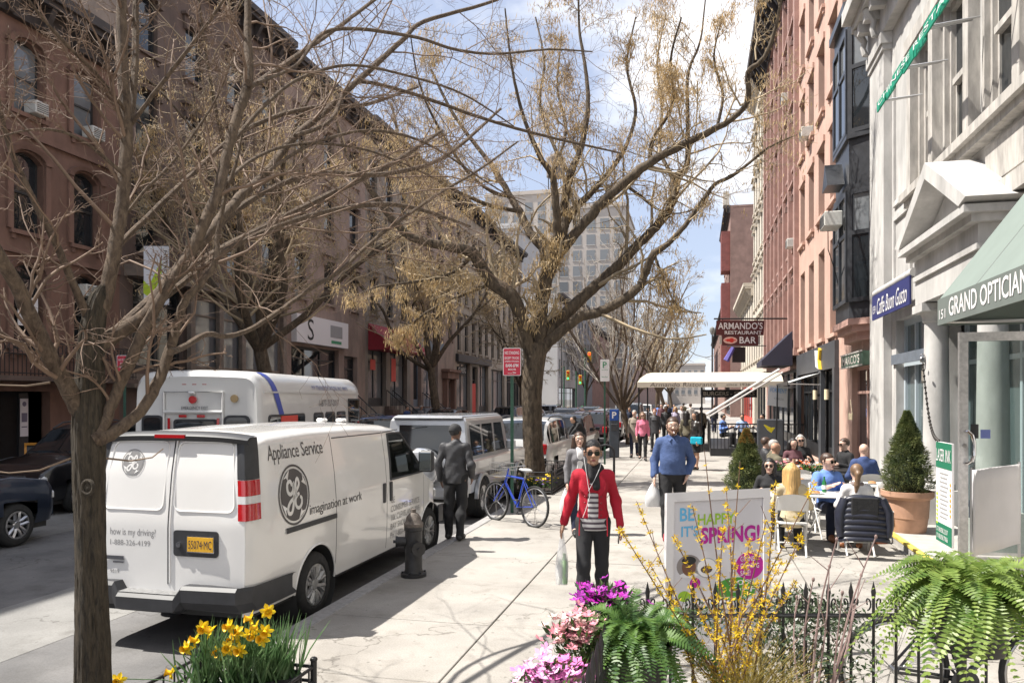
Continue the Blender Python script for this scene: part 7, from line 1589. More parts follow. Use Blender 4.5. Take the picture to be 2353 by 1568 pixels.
ped('man in pale jacket seen from behind, walking away', 1586, 46, 180, 1.86, pose=stepA, top=cloth('stone', (.48, .45, .42)), bottom=c_dnavy, hair='brown', hairstyle='short', skin='pale', h=.026, sex='m')
lw, J, hp_ = ped('woman in black leather jacket with turquoise bag, turned to the side', 1598, 23, -55, 1.76, pose=dict(anL=(.08, -.03, .1), anR=(-.08, .03, .1)), top=M('leather_black', (.025, .02, .018), .35, var=.2, vs=8), skirt=(c_blk, .52), hair='black', hairstyle='long', skin='tan', h=.015, sleeve=1.)
tq = thing('shoulder_bag', 'bright turquoise bag on the hip of the leather-jacketed woman', 'bag', lw.location+Vector((.02, -.2, .78)), math.radians(-20)); q = MB(); q.rbox((0, 0, .12), (.36, .1, .22), .03); q.build('bag_body', c_teal, tq, False); q = MB(); q.tube([(-.15, 0, .22), (-.08, 0, .5), (.08, 0, .5), (.15, 0, .22)], .01, 6); q.build('strap', c_blk, tq, False)
ped('dark-haired woman facing the leather-jacketed one, seen from behind', 1577, 26.5, 160, 1.72, pose=stepB, top=c_khaki, bottom=c_blk, hair='black', hairstyle='long', skin='tan', h=.02)
ped('man in navy jacket walking under the cream awning', 1535, 52, 0, 1.8, pose=stepB, top=c_dnavy, bottom=c_char, hair='black', hairstyle='short', skin='tan', h=.03, sex='m')
ped('person in blue top beyond the awning post', 1512, 55, 0, 1.75, pose=stepA, top=c_shirt, bottom=c_dnavy, hair='black', hairstyle='short', skin='brown', h=.03, sex='m')
ped('walker in black coat far along the sunny pavement', 1640, 48, 180, 1.76, pose=stepA, top=c_blk, bottom=c_dnavy, hair='brown', hairstyle='short', skin='pale', h=.03, sex='m')
for lb, px, d, c, hr, r_ in (('walker in grey hoodie at the back of the pavement crowd', 1488, 42, c_grey, 'black', 0), ('walker in navy coat at the kerb side of the crowd', 1446, 40, c_dnavy, 'brown', 0), ('woman in cream jacket in the crowd under the awning edge', 1565, 41, c_white, 'lbrown', 10), ('man in maroon top deep in the crowd', 1519, 47, c_plum, 'black', 0), ('walker in taupe coat heading away near the terrace corner', 1611, 36, c_tan, 'brown', 180), ('walker in olive jacket heading away past the awning pole', 1570, 58, c_khaki, 'black', 180), ('walker in blue jacket far under the awning', 1548, 64, c_suit, 'brown', 0), ('person in black at the far crossing', 1495, 70, c_blk, 'black', 0), ('person in white shirt at the far crossing', 1530, 74, c_white, 'black', 0)):
    ped(lb, px, d, r_, R.uniform(1.66, 1.84), pose=R.choice([stepA, stepB]), top=c, bottom=c_blk if c is not c_blk else c_dnavy, hair=hr, hairstyle='short', skin=R.choice(['tan', 'pale']), h=.032, sex='m')
pb_ = at(1322, 915, 25.8)
tk, J, hp_ = human('person in black coat bent over bags at the kerb by the black SUV', (pb_.x+.25, pb_.y, 0), math.radians(-60), 1.68, dict(chest=(0, -.16, 1.26), neck=(0, -.27, 1.37), head=(0, -.36, 1.47), shL=(.155, -.22, 1.32), shR=(-.155, -.22, 1.32), elL=(.2, -.38, 1.12), elR=(-.2, -.38, 1.12), wrL=(.12, -.5, .95), wrR=(-.12, -.5, .95)), c_blk, c_char, 'black', 'short', 'tan', .016)
carrier('grey paper bag held up at the kerb beside the black SUV', tk.location+Vector((-.2, -.4, .75)), .36, .45, cloth('paper_grey', (.34, .33, .34)), .3)
# opposite pavement
for lb, px, d, c, hr in (('person in blue shirt on the far pavement before the stoops', 935, 40, c_suit, 'black'), ('person in grey hooded top on the far pavement', 967, 38.5, c_grey, 'grey'), ('man in dark suit and pale shirt on the far pavement', 1040-35, 43, c_dnavy, 'black')):
    p = onx(px, 915, -15.2); human(lb, (p.x, p.y, 0), math.radians(60), 1.75, stepA, c, c_blk, hr, 'short', 'tan', .028, sex='m')
# ================================================================== street furniture
m_grnp = M('green_post', (.02, .075, .045), .5, var=.25, vs=8); m_cast = M('cast_iron_black', (.022, .021, .022), .5, var=.3, vs=12, bump=.2, bs=60)
# hydrant
hy = gp(950, 1322); HD = thing('fire_hydrant', 'weathered black fire hydrant with rusty top by the van', 'hydrant', hy, .5)
q = MB(); q.lathe([(0, 0), (.155, 0), (.155, .04), (.12, .05), (.105, .08), (.105, .55), (.115, .56), (.115, .60)], 24); q.build('barrel', m_cast, HD, False)
q = MB(); q.lathe([(.118, .60), (.118, .64), (.10, .66), (.085, .72), (.05, .76), (.03, .77), (.03, .81), (0, .815)], 24); q.build('bonnet', M('rusty_cap', (.12, .10, .085), .8, var=.5, vs=18, bump=.3, bs=50), HD, False)
for a_, z_, r_ in ((PI*.95, .42, .06), (PI*1.55, .36, .075)):
    q = MB(); d_ = Vector((math.cos(a_), math.sin(a_), 0)); q.cyl(d_*.08+Vector((0, 0, z_)), d_*.19+Vector((0, 0, z_)), r_, 12); q.cyl(d_*.19+Vector((0, 0, z_)), d_*.215+Vector((0, 0, z_)), r_*1.15, 10); q.cyl(d_*.215+Vector((0, 0, z_)), d_*.245+Vector((0, 0, z_)), .02, 5); q.build('outlet', m_cast, HD, False)
for k in range(6):
    q = MB(); a = PI*k/3; q.cyl((.135*math.cos(a), .135*math.sin(a), .04), (.135*math.cos(a), .135*math.sin(a), .065), .014, 6); q.build('bolt', m_cast, HD, False)
# sign posts
def post(label, loc, h, sw, sh, col, lines, rot=0., pm=m_grnp, name='street_sign', z0=None, border=True, ink=None):
    t = thing(name, label, 'sign', loc, rot); q = MB(); q.box(-.03, .03, -.0, .035, 0, h); q.build('post', pm, t, False); z0 = h-sh-.02
    q = MB(); q.prism(rrect(-sw/2, sw/2, z0, h-.02, .025, 3), lambda u, v, d: (u, -d, v), .003, .008); b_ = q.build('plate', m_wht if border else col, t, False)
    if border: q = MB(); q.prism(rrect(-sw/2+.012, sw/2-.012, z0+.012, h-.032, .02, 3), lambda u, v, d: (u, -d, v), .0085, .0095); q.build('field', col, b_, False)
    for (tx, zz, ww, hh) in lines: lettering('lettering', tx, ink or m_wht, lambda u, v: (-ww/2+u, -.0115, z0+zz+v), parent=b_, fit=(ww, hh), world=False, offset=.012)
    return t
m_red = M('sign_red', (.50, .02, .05), .45)
ps = at(1176, 915, 14.4); post('red no standing sign on green post by the blue bicycle', (ps.x, ps.y, 0), 3.12, .34, .52, m_red, [('NO STANDING', .40, .27, .06), ('EXCEPT TRUCKS', .31, .27, .045), ('LOADING & UNLOADING', .255, .27, .03), ('8AM-6PM', .16, .24, .065), ('MON-FRI', .10, .14, .035), ('-->', .035, .16, .04)], math.radians(9))
ps = at(1389, 915, 25); post('white parking sign on thin green post near the meter', (ps.x, ps.y, 0), 3.45, .30, .72, m_wht, [('P', .44, .13, .2), ('hour parking', .36, .2, .04), ('9am-7pm', .12, .2, .05)], math.radians(8), border=False, ink=M('print_green'))
ps = onx(286, 915, -13.9); post('red no standing sign on the opposite kerb behind the tree', (ps.x, ps.y, 0), 3.25, .36, .46, m_red, [('NO STANDING', .32, .28, .05), ('EXCEPT', .24, .2, .04), ('7AM-7PM', .14, .26, .055)], math.radians(20))
# parking meter
pm_ = at(1411, 915, 28); PMt = thing('parking_meter', 'slim dark pay-station with blue P panel on the pavement', 'parking meter', (pm_.x, pm_.y, 0), math.radians(5))
q = MB(); q.rbox((0, 0, .9), (.36, .26, 1.78), .03); q.build('cabinet', M('meter_slate', (.05, .06, .075), .45, var=.2, vs=4), PMt, False); q = MB(); q.rbox((0, -.135, 1.55), (.32, .02, .40), .01); bp_ = q.build('blue_panel', M('meter_blue', (.01, .06, .28), .4), PMt, False)
lettering('lettering', 'P', m_wht, lambda u, v: (-.08+u, -.147, 1.43+v), parent=bp_, fit=(.16, .24), world=False, offset=.02); q = MB(); q.rbox((0, -.135, 1.1), (.24, .02, .25), .01); q.build('screen', m_trim, PMt, False)
# bike rack hoop
br = at(1391, 915, 20); BR = thing('bike_rack', 'black inverted-U bicycle hoop behind the woman in red', 'bike rack', (br.x, br.y, 0), 0)
q = MB(); q.tube([(-.22, 0, 0), (-.22, 0, .72)]+[(.22*math.cos(a), 0, .72+.22*math.sin(a)) for a in np.linspace(PI, 0, 9)]+[(.22, 0, 0)], .032, 10); q.build('hoop', m_cast, BR, False)
# bicycles
def bicycle(label, rear, front, colr, lean=0., basket=True, name='bicycle', saddle=None, R_=.335):
    rear = Vector(rear); front = Vector(front); L = (front-rear).length; t = thing(name, label, 'bicycle', (rear+front)/2, math.atan2(front.y-rear.y, front.x-rear.x)); fm = paint('bike_'+colr[0], colr[1], .2); h = L/2
    for nm, x in (('rear_wheel', -h), ('front_wheel', h)):
        q = MB(); q.tube([(x+R_*math.cos(a), 0, R_+R_*math.sin(a)) for a in np.linspace(0, 2*PI, 41)], .019, 8); w_ = q.build(nm, m_tyre, t, False)
        q = MB(); q.tube([(x+(R_-.025)*math.cos(a), 0, R_+(R_-.025)*math.sin(a)) for a in np.linspace(0, 2*PI, 41)], .011, 6); q.build('rim', m_rim, w_, False)
        q = MB()
        for k in range(24): a = 2*PI*k/24; q.cyl((x, .03*(-1)**k, R_), (x+(R_-.03)*math.cos(a+.3*(-1)**(k//2)), 0, R_+(R_-.03)*math.sin(a+.3*(-1)**(k//2))), .0022, 3)
        q.cyl((x, -.04, R_), (x, .04, R_), .02, 8); q.build('spokes', m_steel, w_, False)
    bb = (-.08, 0, .29); st = (-.22, 0, .78); ht = (h-.28, 0, .80); hb_ = (h-.24, 0, .68); sw = lambda p, y: (p[0], y, p[2])
    q = MB(); q.tube([bb, st], .018, 8); q.tube([st, ht], .018, 8); q.tube([bb, hb_], .022, 8); q.tube([ht, hb_], .022, 8)
    for y in (-.045, .045): q.tube([sw(bb, y*.5), (-h, y, R_)], .010, 6); q.tube([(-.215, y*.4, .74), (-h, y, R_)], .009, 6)
    q.build('frame', fm, t, False)
    q = MB()
    for y in (-.05, .05): q.tube([(h-.235, y*.7, .66), (h-.13, y, .5), (h, y, R_)], .012, 6)
    q.tube([(h-.235, 0, .66), ht, (h-.31, 0, .93)], .016, 8); q.build('fork', fm, t, False)
    q = MB(); q.tube([(h-.42, -.29, .98), (h-.33, -.18, .97), (h-.29, 0, .94), (h-.33, .18, .97), (h-.42, .29, .98)], .013, 8); q.build('handlebar', m_steel, t, False)
    q = MB(); q.tube([st, (-.25, 0, .9)], .013, 8); q.build('seat_post', m_steel, t, False); q = MB(); q.ell((-.27, 0, .93), (.13, .075, .035), 12, 8); q.ell((-.15, 0, .935), (.08, .03, .025), 10, 6); q.build('saddle', saddle or m_trim, t, False)
    q = MB(); q.lathe([(.0, -.006), (.09, -.006), (.09, .0), (0, 0)], 20, (bb[0], -.05, bb[2]), 'Y'); q.cyl((bb[0], -.06, bb[2]), (bb[0]+.1, -.07, bb[2]-.13), .01, 6); q.cyl((bb[0], .06, bb[2]), (bb[0]-.1, .07, bb[2]+.13), .01, 6); q.rbox((bb[0]+.1, -.12, bb[2]-.13), (.09, .08, .02), .005); q.rbox((bb[0]-.1, .12, bb[2]+.13), (.09, .08, .02), .005); q.build('crankset', m_trim, t, False)
    q = MB(); q.tube([(bb[0], -.05, bb[2]+.088), (-h, -.05, R_+.04)], .005, 4); q.tube([(bb[0], -.05, bb[2]-.088), (-h, -.05, R_-.04)], .005, 4); q.build('chain', m_steel, t, False)
    if basket:
        q = MB(); x0, x1, z0, z1 = h-.30, h+.02, .78, 1.02
        for k in range(9): y = -.17+.0425*k; q.tube([(x0, y, z1), (x0+.03, y*.85, z0), (x1-.03, y*.85, z0), (x1, y, z1)], .003, 4)
        for k in range(7): x = x0+(x1-x0)*k/6; q.tube([(x, -.17, z1), (x, -.145, z0), (x, .145, z0), (x, .17, z1)], .003, 4)
        for z, e in ((z1, .17), (z0+.12, .155), (z0, .145)): q.tube([(x0, -e, z), (x1, -e, z), (x1, e, z), (x0, e, z), (x0, -e, z)], .004, 4)
        q.build('basket', m_steel, t, False, recalc=False)
    t.rotation_euler = (lean, 0, t.rotation_euler[2]); return t
r1 = gp(1226, 1210); f1 = gp(1153, 1196); dv = (f1-r1).normalized(); bicycle('blue bicycle with wire basket locked to the green sign post', r1, r1+dv*1.03, ('blue', (.03, .07, .42)), .06, True, saddle=M('saddle_grey', (.42, .42, .42), .5))
# tree guards with pansies / daffodil pots
def guard(label, x0, x1, y0, y1, h=.42, name='tree_guard', rot=0., bars=.11, zsoil=.10):
    t = thing(name, label, 'tree guard', ((x0+x1)/2, (y0+y1)/2, 0)); q = MB(); q.box(x0+.02, x1-.02, y0+.02, y1-.02, .005, zsoil); q.build('soil', M('soil', (.035, .026, .02), .95, var=.4, vs=14, bump=.5, bs=40), t)
    for nm, (xa, ya, xb, yb) in (('front', (x0, y0, x1, y0)), ('side', (x1, y0, x1, y1)), ('back', (x0, y1, x1, y1)), ('road', (x0, y0, x0, y1))):
        q = MB(); L = math.hypot(xb-xa, yb-ya)
        for z in (.06, h-.1, h): q.tube([(xa, ya, z), (xb, yb, z)], .012, 6)
        for k in range(int(L/bars)+1): u = k*bars/L; q.cyl((xa+(xb-xa)*u, ya+(yb-ya)*u, .0), (xa+(xb-xa)*u, ya+(yb-ya)*u, h), .007, 5)
        q.build('rail_panel', m_iron, t)
    for x in (x0, x1):
        for y in (y0, y1): q = MB(); q.cyl((x, y, 0), (x, y, h+.04), .022, 10); q.ell((x, y, h+.05), (.028, .028, .02), 10, 6); q.build('corner_post', m_iron, t)
    return t
tbx, tby = limbsB[0][0][0][0], limbsB[0][0][0][1]
guard('low black iron guard round the forked tree with pansies inside', tbx-.75, tbx+.85, tby-2.2, tby+1.0, .5)
guard('low black iron guard round the front tree with daffodil pots inside', -3.5, -2.6, 2.6, 4.87, .28, zsoil=.06)
# hanging restaurant sign
HS = thing('restaurant_sign', 'maroon hanging sign reading ARMANDO RESTAURANT BAR with red lobster oval', 'sign', (1.8, 33, 5))
ys = 33.6; pa, pb2, pc, pd = ony = [at(1645, 737, 34.2), at(1755, 737, 34.2), at(1752, 770, 34.2), at(1645, 770, 34.2)]
def hmap(px, py, o=0.): p = at(px, py, 34.2); return p+Vector((-ST*-1*o*0, -o, 0))
m_mrn = M('sign_maroon', (.085, .016, .018), .5)
def plate(nm, poly, mat, par, o0, o1): q = MB(); q.prism(poly, lambda u, v, d: hmap(u, v, d), o0, o1); return q.build(nm, mat, par)
P_ = plate('upper_board', [(1645, 770), (1753, 770), (1755, 737), (1645, 737)], m_mrn, HS, 0, .18); Q_ = plate('lower_board', [(1658, 794), (1741, 794), (1741, 770.5), (1658, 770.5)], m_mrn, HS, .01, .17)
plate('trim_panel', [(1652, 791), (1746, 791), (1746, 772), (1652, 772)], M('pale_sash'), HS, .03, .15)
def hline(tx, x0, x1, yb, yt, par, mat=m_wht, off=.015): lettering('lettering', tx, mat, lambda u, v: hmap(x0+u, yb-v, .19), parent=par, fit=(x1-x0, yb-yt), offset=off)
hline("ARMANDO'S", 1649, 1751, 757, 741, P_); hline('RESTAURANT', 1664, 1749, 768.5, 760.5, P_); hline('BAR', 1698, 1736, 789, 774, Q_)
plate('oval', [(1677+16*math.cos(a), 782+8*math.sin(a)) for a in np.linspace(0, -2*PI, 25)[:-1]], M('sign_pale_pink', (.65, .42, .36), .5), Q_, .171, .19); plate('lobster', [(1677+11*math.cos(a)*(1+.25*math.cos(6*a)), 782+4.2*math.sin(a)*(1+.3*math.cos(5*a))) for a in np.linspace(0, -2*PI, 33)[:-1]], M('lobster_red', (.55, .03, .02), .5), Q_, .191, .2)
q = MB(); q.cyl(at(1640, 732, 34.2), (RX, at(1790, 732, 34.2).y, at(1790, 732, 34.2).z), .035, 8)
for x in (1660, 1740): q.cyl(at(x, 737, 34.2), at(x, 732, 34.2), .015, 6)
q.build('hanging_bar', m_iron, HS)
# cream awning over the terrace
CA = thing('terrace_awning', 'wide cream canvas awning reaching over the pavement above the terrace', 'awning', (.5, 33, 3))
cA = M('cream_canvas', (.50, .44, .36), .8, var=.06, vs=2); xa, xb, ya, yb = -2.35, 3.3, 31.6, 37.5; rid = 3.45
q = MB(); q.grid([[(x, y, z) for x in np.linspace(xa+ins, xb, 9)] for (y, z, ins) in ((ya, 2.82, 0), (ya+.35, 3.0, .1), (ya+1.2, 3.2, .3), ((ya+yb)/2, 3.3, .4), (yb-1, 3.2, .3), (yb, 2.85, 0))]); q.build('canvas_top', cA, CA)
q = MB(); q.box(xa, xb, ya-.02, ya, 2.6, 2.82); va_ = q.build('valance', cA, CA); q = MB(); q.box(xa-.02, xa, ya, yb, 2.6, 2.84); q.build('side_valance', cA, CA)
lettering('lettering', 'Armando Ristorante', M('print_dark', (.12, .10, .09), .7), lambda u, v: (xa+.5+u, ya-.023, 2.64+v), parent=va_, fit=(2.6, .16), shear=.15); lettering('lettering', 'since 1936', M('print_dark'), lambda u, v: (xa+3.5+u, ya-.023, 2.66+v), parent=va_, fit=(.9, .1))
for x, y in ((xa+.05, ya+.05), (xa+.05, yb-.1), (0.2, ya+.05)):
    q = MB(); q.cyl((x, y, 0), (x, y, 2.75), .035, 8); q.build('pole', m_iron, CA)
q = MB(); a_ = at(1622, 952, 29); b_ = at(1790, 848, 29.5); q.tube([a_, b_], .05, 6); q.tube([a_+Vector((.12, 0, -.06)), b_+Vector((.12, 0, -.12))], .04, 6); q.build('folding_arm', M('bar_white', (.6, .58, .56), .5), CA)
bs = thing('burger_sign', 'dark board lettered burgers and steaks under the cream awning', 'sign', (1.2, 36, 2.4)); q = MB(); q.box(.2, 2.6, 35.5, 35.55, 2.2, 2.55); bb_ = q.build('board', m_black, bs); lettering('lettering', 'BURGERS - STEAKS', M('print_pale'), lambda u, v: (.3+u, 35.49, 2.28+v), parent=bb_, fit=(2.2, .18), offset=.015)
# terrace: deck, railing, host stand, tables
TE = thing('terrace_railing', 'black iron railing and dark deck of the restaurant terrace', 'railing', (2, 30, 0))
q = MB(); q.box(.5, 3.85, 29.6, 37.4, .0, .28); q.build('deck', m_black, TE)
q = MB()
for x in np.arange(.5, 3.9, .13): q.cyl((x, 29.6, .28), (x, 29.6, 1.2), .014, 5)
for y in np.arange(29.6, 37, .16): q.cyl((.5, y, .28), (.5, y, 1.2), .014, 5)
q.box(.48, 3.9, 29.58, 29.63, 1.18, 1.23); q.box(.48, .53, 29.6, 37, 1.181, 1.231); q.build('bars', m_iron, TE, recalc=False)
q = MB(); q.rbox((2.6, 29.3, .75), (.9, .35, 1.3), .03); q.build('host_stand', m_char, TE)
fr_ = thing('rental_notice', 'white FOR RENT notice board fixed above the terrace', 'sign', (3, 28, 2)); fp = [at(1762, 930, 27.5), at(1808, 936, 27.5), at(1810, 888, 27.5), at(1766, 884, 27.5)]
q = MB(); q.add(fp+[p+Vector((0, .03, 0)) for p in fp], [(0,1,2,3), (7,6,5,4), (0,4,5,1), (1,5,6,2), (2,6,7,3), (3,7,4,0)]); fb_ = q.build('board', M('notice_white', (.6, .62, .64), .6), fr_)
def fmap(u, v): return fp[0]+(fp[1]-fp[0])*u+(fp[3]-fp[0])*v+Vector((0, -.012, 0))
lettering('lettering', 'FOR RENT', M('notice_blue', (.1, .3, .6), .6), lambda u, v: fmap(.1+u, .68+v), parent=fb_, fit=(.8, .22)); lettering('lettering', '917.488.2555', M('print_grey'), lambda u, v: fmap(.3+u, .33+v), parent=fb_, fit=(.5, .1))
q = MB(); q.cyl(fp[0]+Vector((.3, .05, -2)), fp[3]+Vector((.3, .05, 0)), .025, 6); q.build('post', m_iron, fr_)
bk = thing('shop_banner', 'small black banner with violet flag below the hanging restaurant sign', 'banner', at(1695, 830, 44)); q = MB(); p0, p1, p2, p3 = (at(1682, 832, 44), at(1712, 832, 44), at(1712, 797, 44), at(1682, 797, 44)); q.add([p0, p1, p2, p3]+[p+Vector((0, .04, 0)) for p in (p0, p1, p2, p3)], [(0,1,2,3), (7,6,5,4), (0,4,5,1), (1,5,6,2), (2,6,7,3), (3,7,4,0)]); q.build('cloth', m_black, bk); q = MB(); q.tube([at(1668, 828, 44), at(1684, 798, 44)], [.18, .12], 6); q.build('flag', M('violet_cloth', (.12, .1, .35), .8), bk); q = MB(); q.cyl(p3+Vector((-.3, 0, .05)), (RX, p3.y, p3.z+.05), .03, 6); q.build('rod', m_iron, bk)
# A-board across the road, traffic lights and lamp posts far off
ab = thing('chalkboard', 'orange framed chalkboard standing outside the brownstone entry', 'chalkboard', (-15.9, 15.75, 0), .8)
for s_ in (-1, 1):
    T = Matrix.Translation((0, s_*.02, 1.05)) @ Matrix.Rotation(s_*-.2, 4, 'X'); q = MB(); q.box(-.32, -.27, -.02, .02, -1.05, 0, T=T); q.box(.27, .32, -.02, .02, -1.05, 0, T=T); q.box(-.27, .27, -.02, .02, -.05, 0, T=T); q.box(-.27, .27, -.02, .02, -.85, -.8, T=T); q.build('frame', M('orange_wood', (.5, .22, .03), .5), ab, False); q = MB(); q.box(-.27, .27, -.008, .008, -.8, -.05, T=T); q.build('board', m_black, ab, False)
def tlight(label, px, py, d, lit):
    t = thing('traffic_light', label, 'traffic light', at(px, py+70, d)); p = at(px, py, d); q = MB(); q.rbox(p, (.36, .3, 1.1), .04); q.build('housing', M('signal_yellow', (.55, .30, .02), .5), t)
    for k, (c, e) in enumerate((((.6, .02, .01), lit == 0), ((.3, .2, .01), False), ((.02, .2, .08), lit == 2))):
        q = MB(); q.cyl(p+Vector((0, -.16, .33-.33*k)), p+Vector((0, -.22, .33-.33*k)), .12, 12); q.build('lamp', M('signal_%d%d' % (k, e), c, .3, emit=(*c, 3.) if e else None), t)
    q = MB(); q.cyl((p.x-.5, p.y+.2, 0), (p.x-.5, p.y+.2, p.z+1), .09, 8); q.cyl((p.x-.5, p.y+.2, p.z+.4), p, .04, 6); q.build('pole', m_grnp, t)
tlight('red traffic light hanging over the far crossing', 1354, 820, 82, 0); tlight('yellow traffic signal on the far corner by the white building', 1305, 862, 84, 2); tlight('orange pedestrian signal at the far crossing', 1333, 872, 86, 2)
for lb, px, d, hh in (('tall dark lamp post past the pale van', 1636, 70, 8.), ('lamp post across the road by the corner building', 1290, 88, 8.5)):
    p = at(px, 915, d); t = thing('lamp_post', lb, 'lamp post', (p.x, p.y, 0)); q = MB(); q.tube([(p.x, p.y, 0), (p.x, p.y, 1), (p.x, p.y, hh)], [.16, .1, .06], 8); q.build('column', m_cast, t); q = MB(); q.lathe([(0, 0), (.12, 0), (.25, .35), (.2, .6), (0, .75)], 10, (p.x, p.y, hh)); q.build('lantern', M('lantern_glass', (.2, .2, .19), .3), t)

# ================================================================== pavement cafe
m_cw = M('chair_white', (.66, .65, .63), .45, var=.05, vs=6)
def fchair(loc, rot, label):
    t = thing('folding_chair', label, 'chair', loc, rot, 'white folding chairs of the pavement cafe')
    q = MB(); q.rbox((0, .0, .44), (.40, .38, .025), .01); q.build('seat', m_cw, t, False)
    for s_ in (-1, 1):
        q = MB(); q.tube([(s_*.20, -.22, 0), (s_*.20, .0, .43), (s_*.20, .16, .72), (s_*.19, .20, .80)], .014, 8); q.build('leg', m_cw, t, False)
        q = MB(); q.tube([(s_*.175, .25, 0), (s_*.175, -.12, .43)], .013, 8); q.build('leg', m_cw, t, False)
    q = MB(); q.grid([[(.2*math.sin(a)*1.0, .16+.05*(z-.6)/.2+.03*math.cos(a), z-(.03 if z > .8 else 0)*abs(a)**2) for a in np.linspace(-1.35, 1.35, 9)] for z in (.62, .72, .80, .85)]); q.grid([[(.2*math.sin(a)*1.0, .172+.05*(z-.6)/.2+.03*math.cos(a), z-(.03 if z > .8 else 0)*abs(a)**2) for a in np.linspace(-1.35, 1.35, 9)] for z in (.62, .72, .80, .85)]); q.build('backrest', m_cw, t, False)
    q = MB(); q.tube([(-.2, -.16, .12), (.2, -.16, .12)], .01, 6); q.build('stretcher', m_cw, t, False)
    return t
def ctable(loc, label, sz=.66, mat=None, name='cafe_table', zt=.73):
    t = thing(name, label, 'table', loc); mat = mat or m_cw; q = MB(); q.rbox((0, 0, zt), (sz, sz, .03), .01); q.build('table_top', mat, t, False)
    for sx in (-1, 1):
        for sy in (-1, 1): q = MB(); q.tube([(sx*(sz/2-.06), sy*(sz/2-.12), zt-.015), (sx*(sz/2-.06), -sy*(sz/2-.08) if False else sy*(sz/2-.05), 0)], .015, 6); q.build('leg', mat, t, False)
    return t
def plateset(loc, label, kind='plate'):
    t = thing(kind, label, 'tableware', loc)
    q = MB()
    if kind == 'plate': q.lathe([(0, .0), (.09, .005), (.13, .02), (.125, .022), (.085, .01), (0, .008)], 20); q.build('dish', M('china', (.7, .7, .69), .25), t, False); q = MB(); q.ell((0, 0, .025), (.07, .06, .03), 8, 6); q.build('food', M('food_tan', (.4, .2, .08), .7, var=.4, vs=30), t, False)
    elif kind == 'bottle': q.lathe([(0, 0), (.032, 0), (.033, .14), (.014, .19), (.013, .24), (0, .24)], 14); q.build('glass_body', M('green_glass', (.02, .16, .05), .1, spec=.8), t, False); q = MB(); q.cyl((0, 0, .05), (0, 0, .11), .0345, 14); q.build('paper_label', M('sign_white'), t, False)
    else: q.lathe([(0, 0), (.03, 0), (.036, .13), (.033, .13), (.028, .01), (0, .01)], 14); q.build('glass_body', M('tumbler', (.5, .3, .2), .1, spec=.7), t, False)
    return t
seatA = (2.17, 11.5); seatM = (1.98, 12.75); seatB = (1.28, 11.25); seatS = (1.12, 12.75)
fchair((*seatA, 0), math.radians(182), 'white folding chair draped with a navy quilted jacket'); fchair((*seatM, 0), math.radians(20), 'white folding chair under the man in blue shirt'); fchair((*seatB, 0), math.radians(178), 'white folding chair of the long-haired blond woman'); fchair((*seatS, 0), 0, 'white folding chair opposite the blond woman')
fchair((1.70, 13.35, 0), math.radians(176), 'empty white folding chair, front one of the row beside the man'); fchair((1.78, 14.3, 0), math.radians(184), 'empty white folding chair, middle one of the row'); fchair((1.85, 15.15, 0), math.radians(178), 'empty white folding chair, rear one of the row near the flowers'); fchair((2.95, 14.55, 0), math.radians(180), 'white folding chair just behind the bald man in blue suit'); fchair((2.95, 12.75, 0), math.radians(5), 'empty white folding chair by the terracotta pot')
ctable((1.82, 12.1, 0), 'small white cafe table with green beer bottle'); ctable((1.24, 12.0, 0), 'white cafe table between the blond woman and her friend'); ctable((2.85, 13.65, 0), 'white cafe table with napkins by the terracotta pot'); ctable((1.75, 14.0-.15, 0), 'white cafe table among the empty chairs', .6)
plateset((1.86, 12.25, .745), 'green beer bottle on the small white table', 'bottle'); plateset((1.7, 12.0, .745), 'white plate near the beer bottle'); plateset((1.2, 12.05, .745), 'white plate on the blond woman’s table'.replace('’s', '')); plateset((2.8, 13.6, .745), 'white plate on the table by the pot'); plateset((1.72, 13.8, .745), 'white plate on the table among empty chairs')
mt = M('black_table', (.015, .015, .016), .35); ctable((2.35, 16.9, 0), 'black cafe table with food and drinks', 1.0, mt); ctable((3.0, 16.3, 0), 'black table in front of the bald man', .7, mt)
for x, y, kd, lb in ((2.1, 16.7, 'plate', 'plate of bread on the black table'), (2.5, 17.1, 'plate', 'bowl shaped plate at the far side of the black table'), (2.0, 17.1, 'tumbler', 'tall orange drink on the black table'), (2.6, 16.7, 'tumbler', 'tumbler at the near edge of the black table')): plateset((x, y, .745), lb, kd)
# diners
def sitter(label, xy, rot, H=1.7, **kw): return human(label, (*xy, 0), math.radians(rot), H, sit=True, **kw)
WA, J, hp_ = sitter('woman in white top with brown ponytail seated with her back to us', (2.17, 11.5), 182, 1.70, top=c_white, bottom=c_dnavy, hair='lbrown', hairstyle='ponytail', skin='pale', h=.012, shoes=M('boot_brown', (.22, .08, .03), .5))
v, f = snet([(J['neck']+np.array([.055*math.cos(a), .05*math.sin(a), -.01]), J['neck']+np.array([.055*math.cos(a+.8), .05*math.sin(a+.8), .0]), .036, .036) for a in np.linspace(0, 2*PI, 9)], .02, .01, 0, None, .005); put('scarf', np_mesh('scarf', v, f, cloth('scarf_taupe', (.2, .16, .15))), WA, False)
MS, J, hp_ = sitter('man in rolled blue shirt and sunglasses at the small white table', (1.98, 12.75), 14, 1.78, top=c_shirt, bottom=c_dnavy, hair='brown', hairstyle='short', skin='pale', h=.012, near=True, extras=('sunglasses',), sleeve=.8, sex='m', headturn=.5, shoes=M('boot_brown'), pose=dict(wrR=(-.10, -.36, .80), elR=(-.25, -.12, .68), wrL=(.1, -.38, .80)))
sitter('woman with long blond hair seated with her back to us', (1.28, 11.25), 178, 1.72, top=cloth('cream_knit', (.5, .42, .28)), bottom=c_blk, hair='blond', hairstyle='long', skin='pale', h=.012)
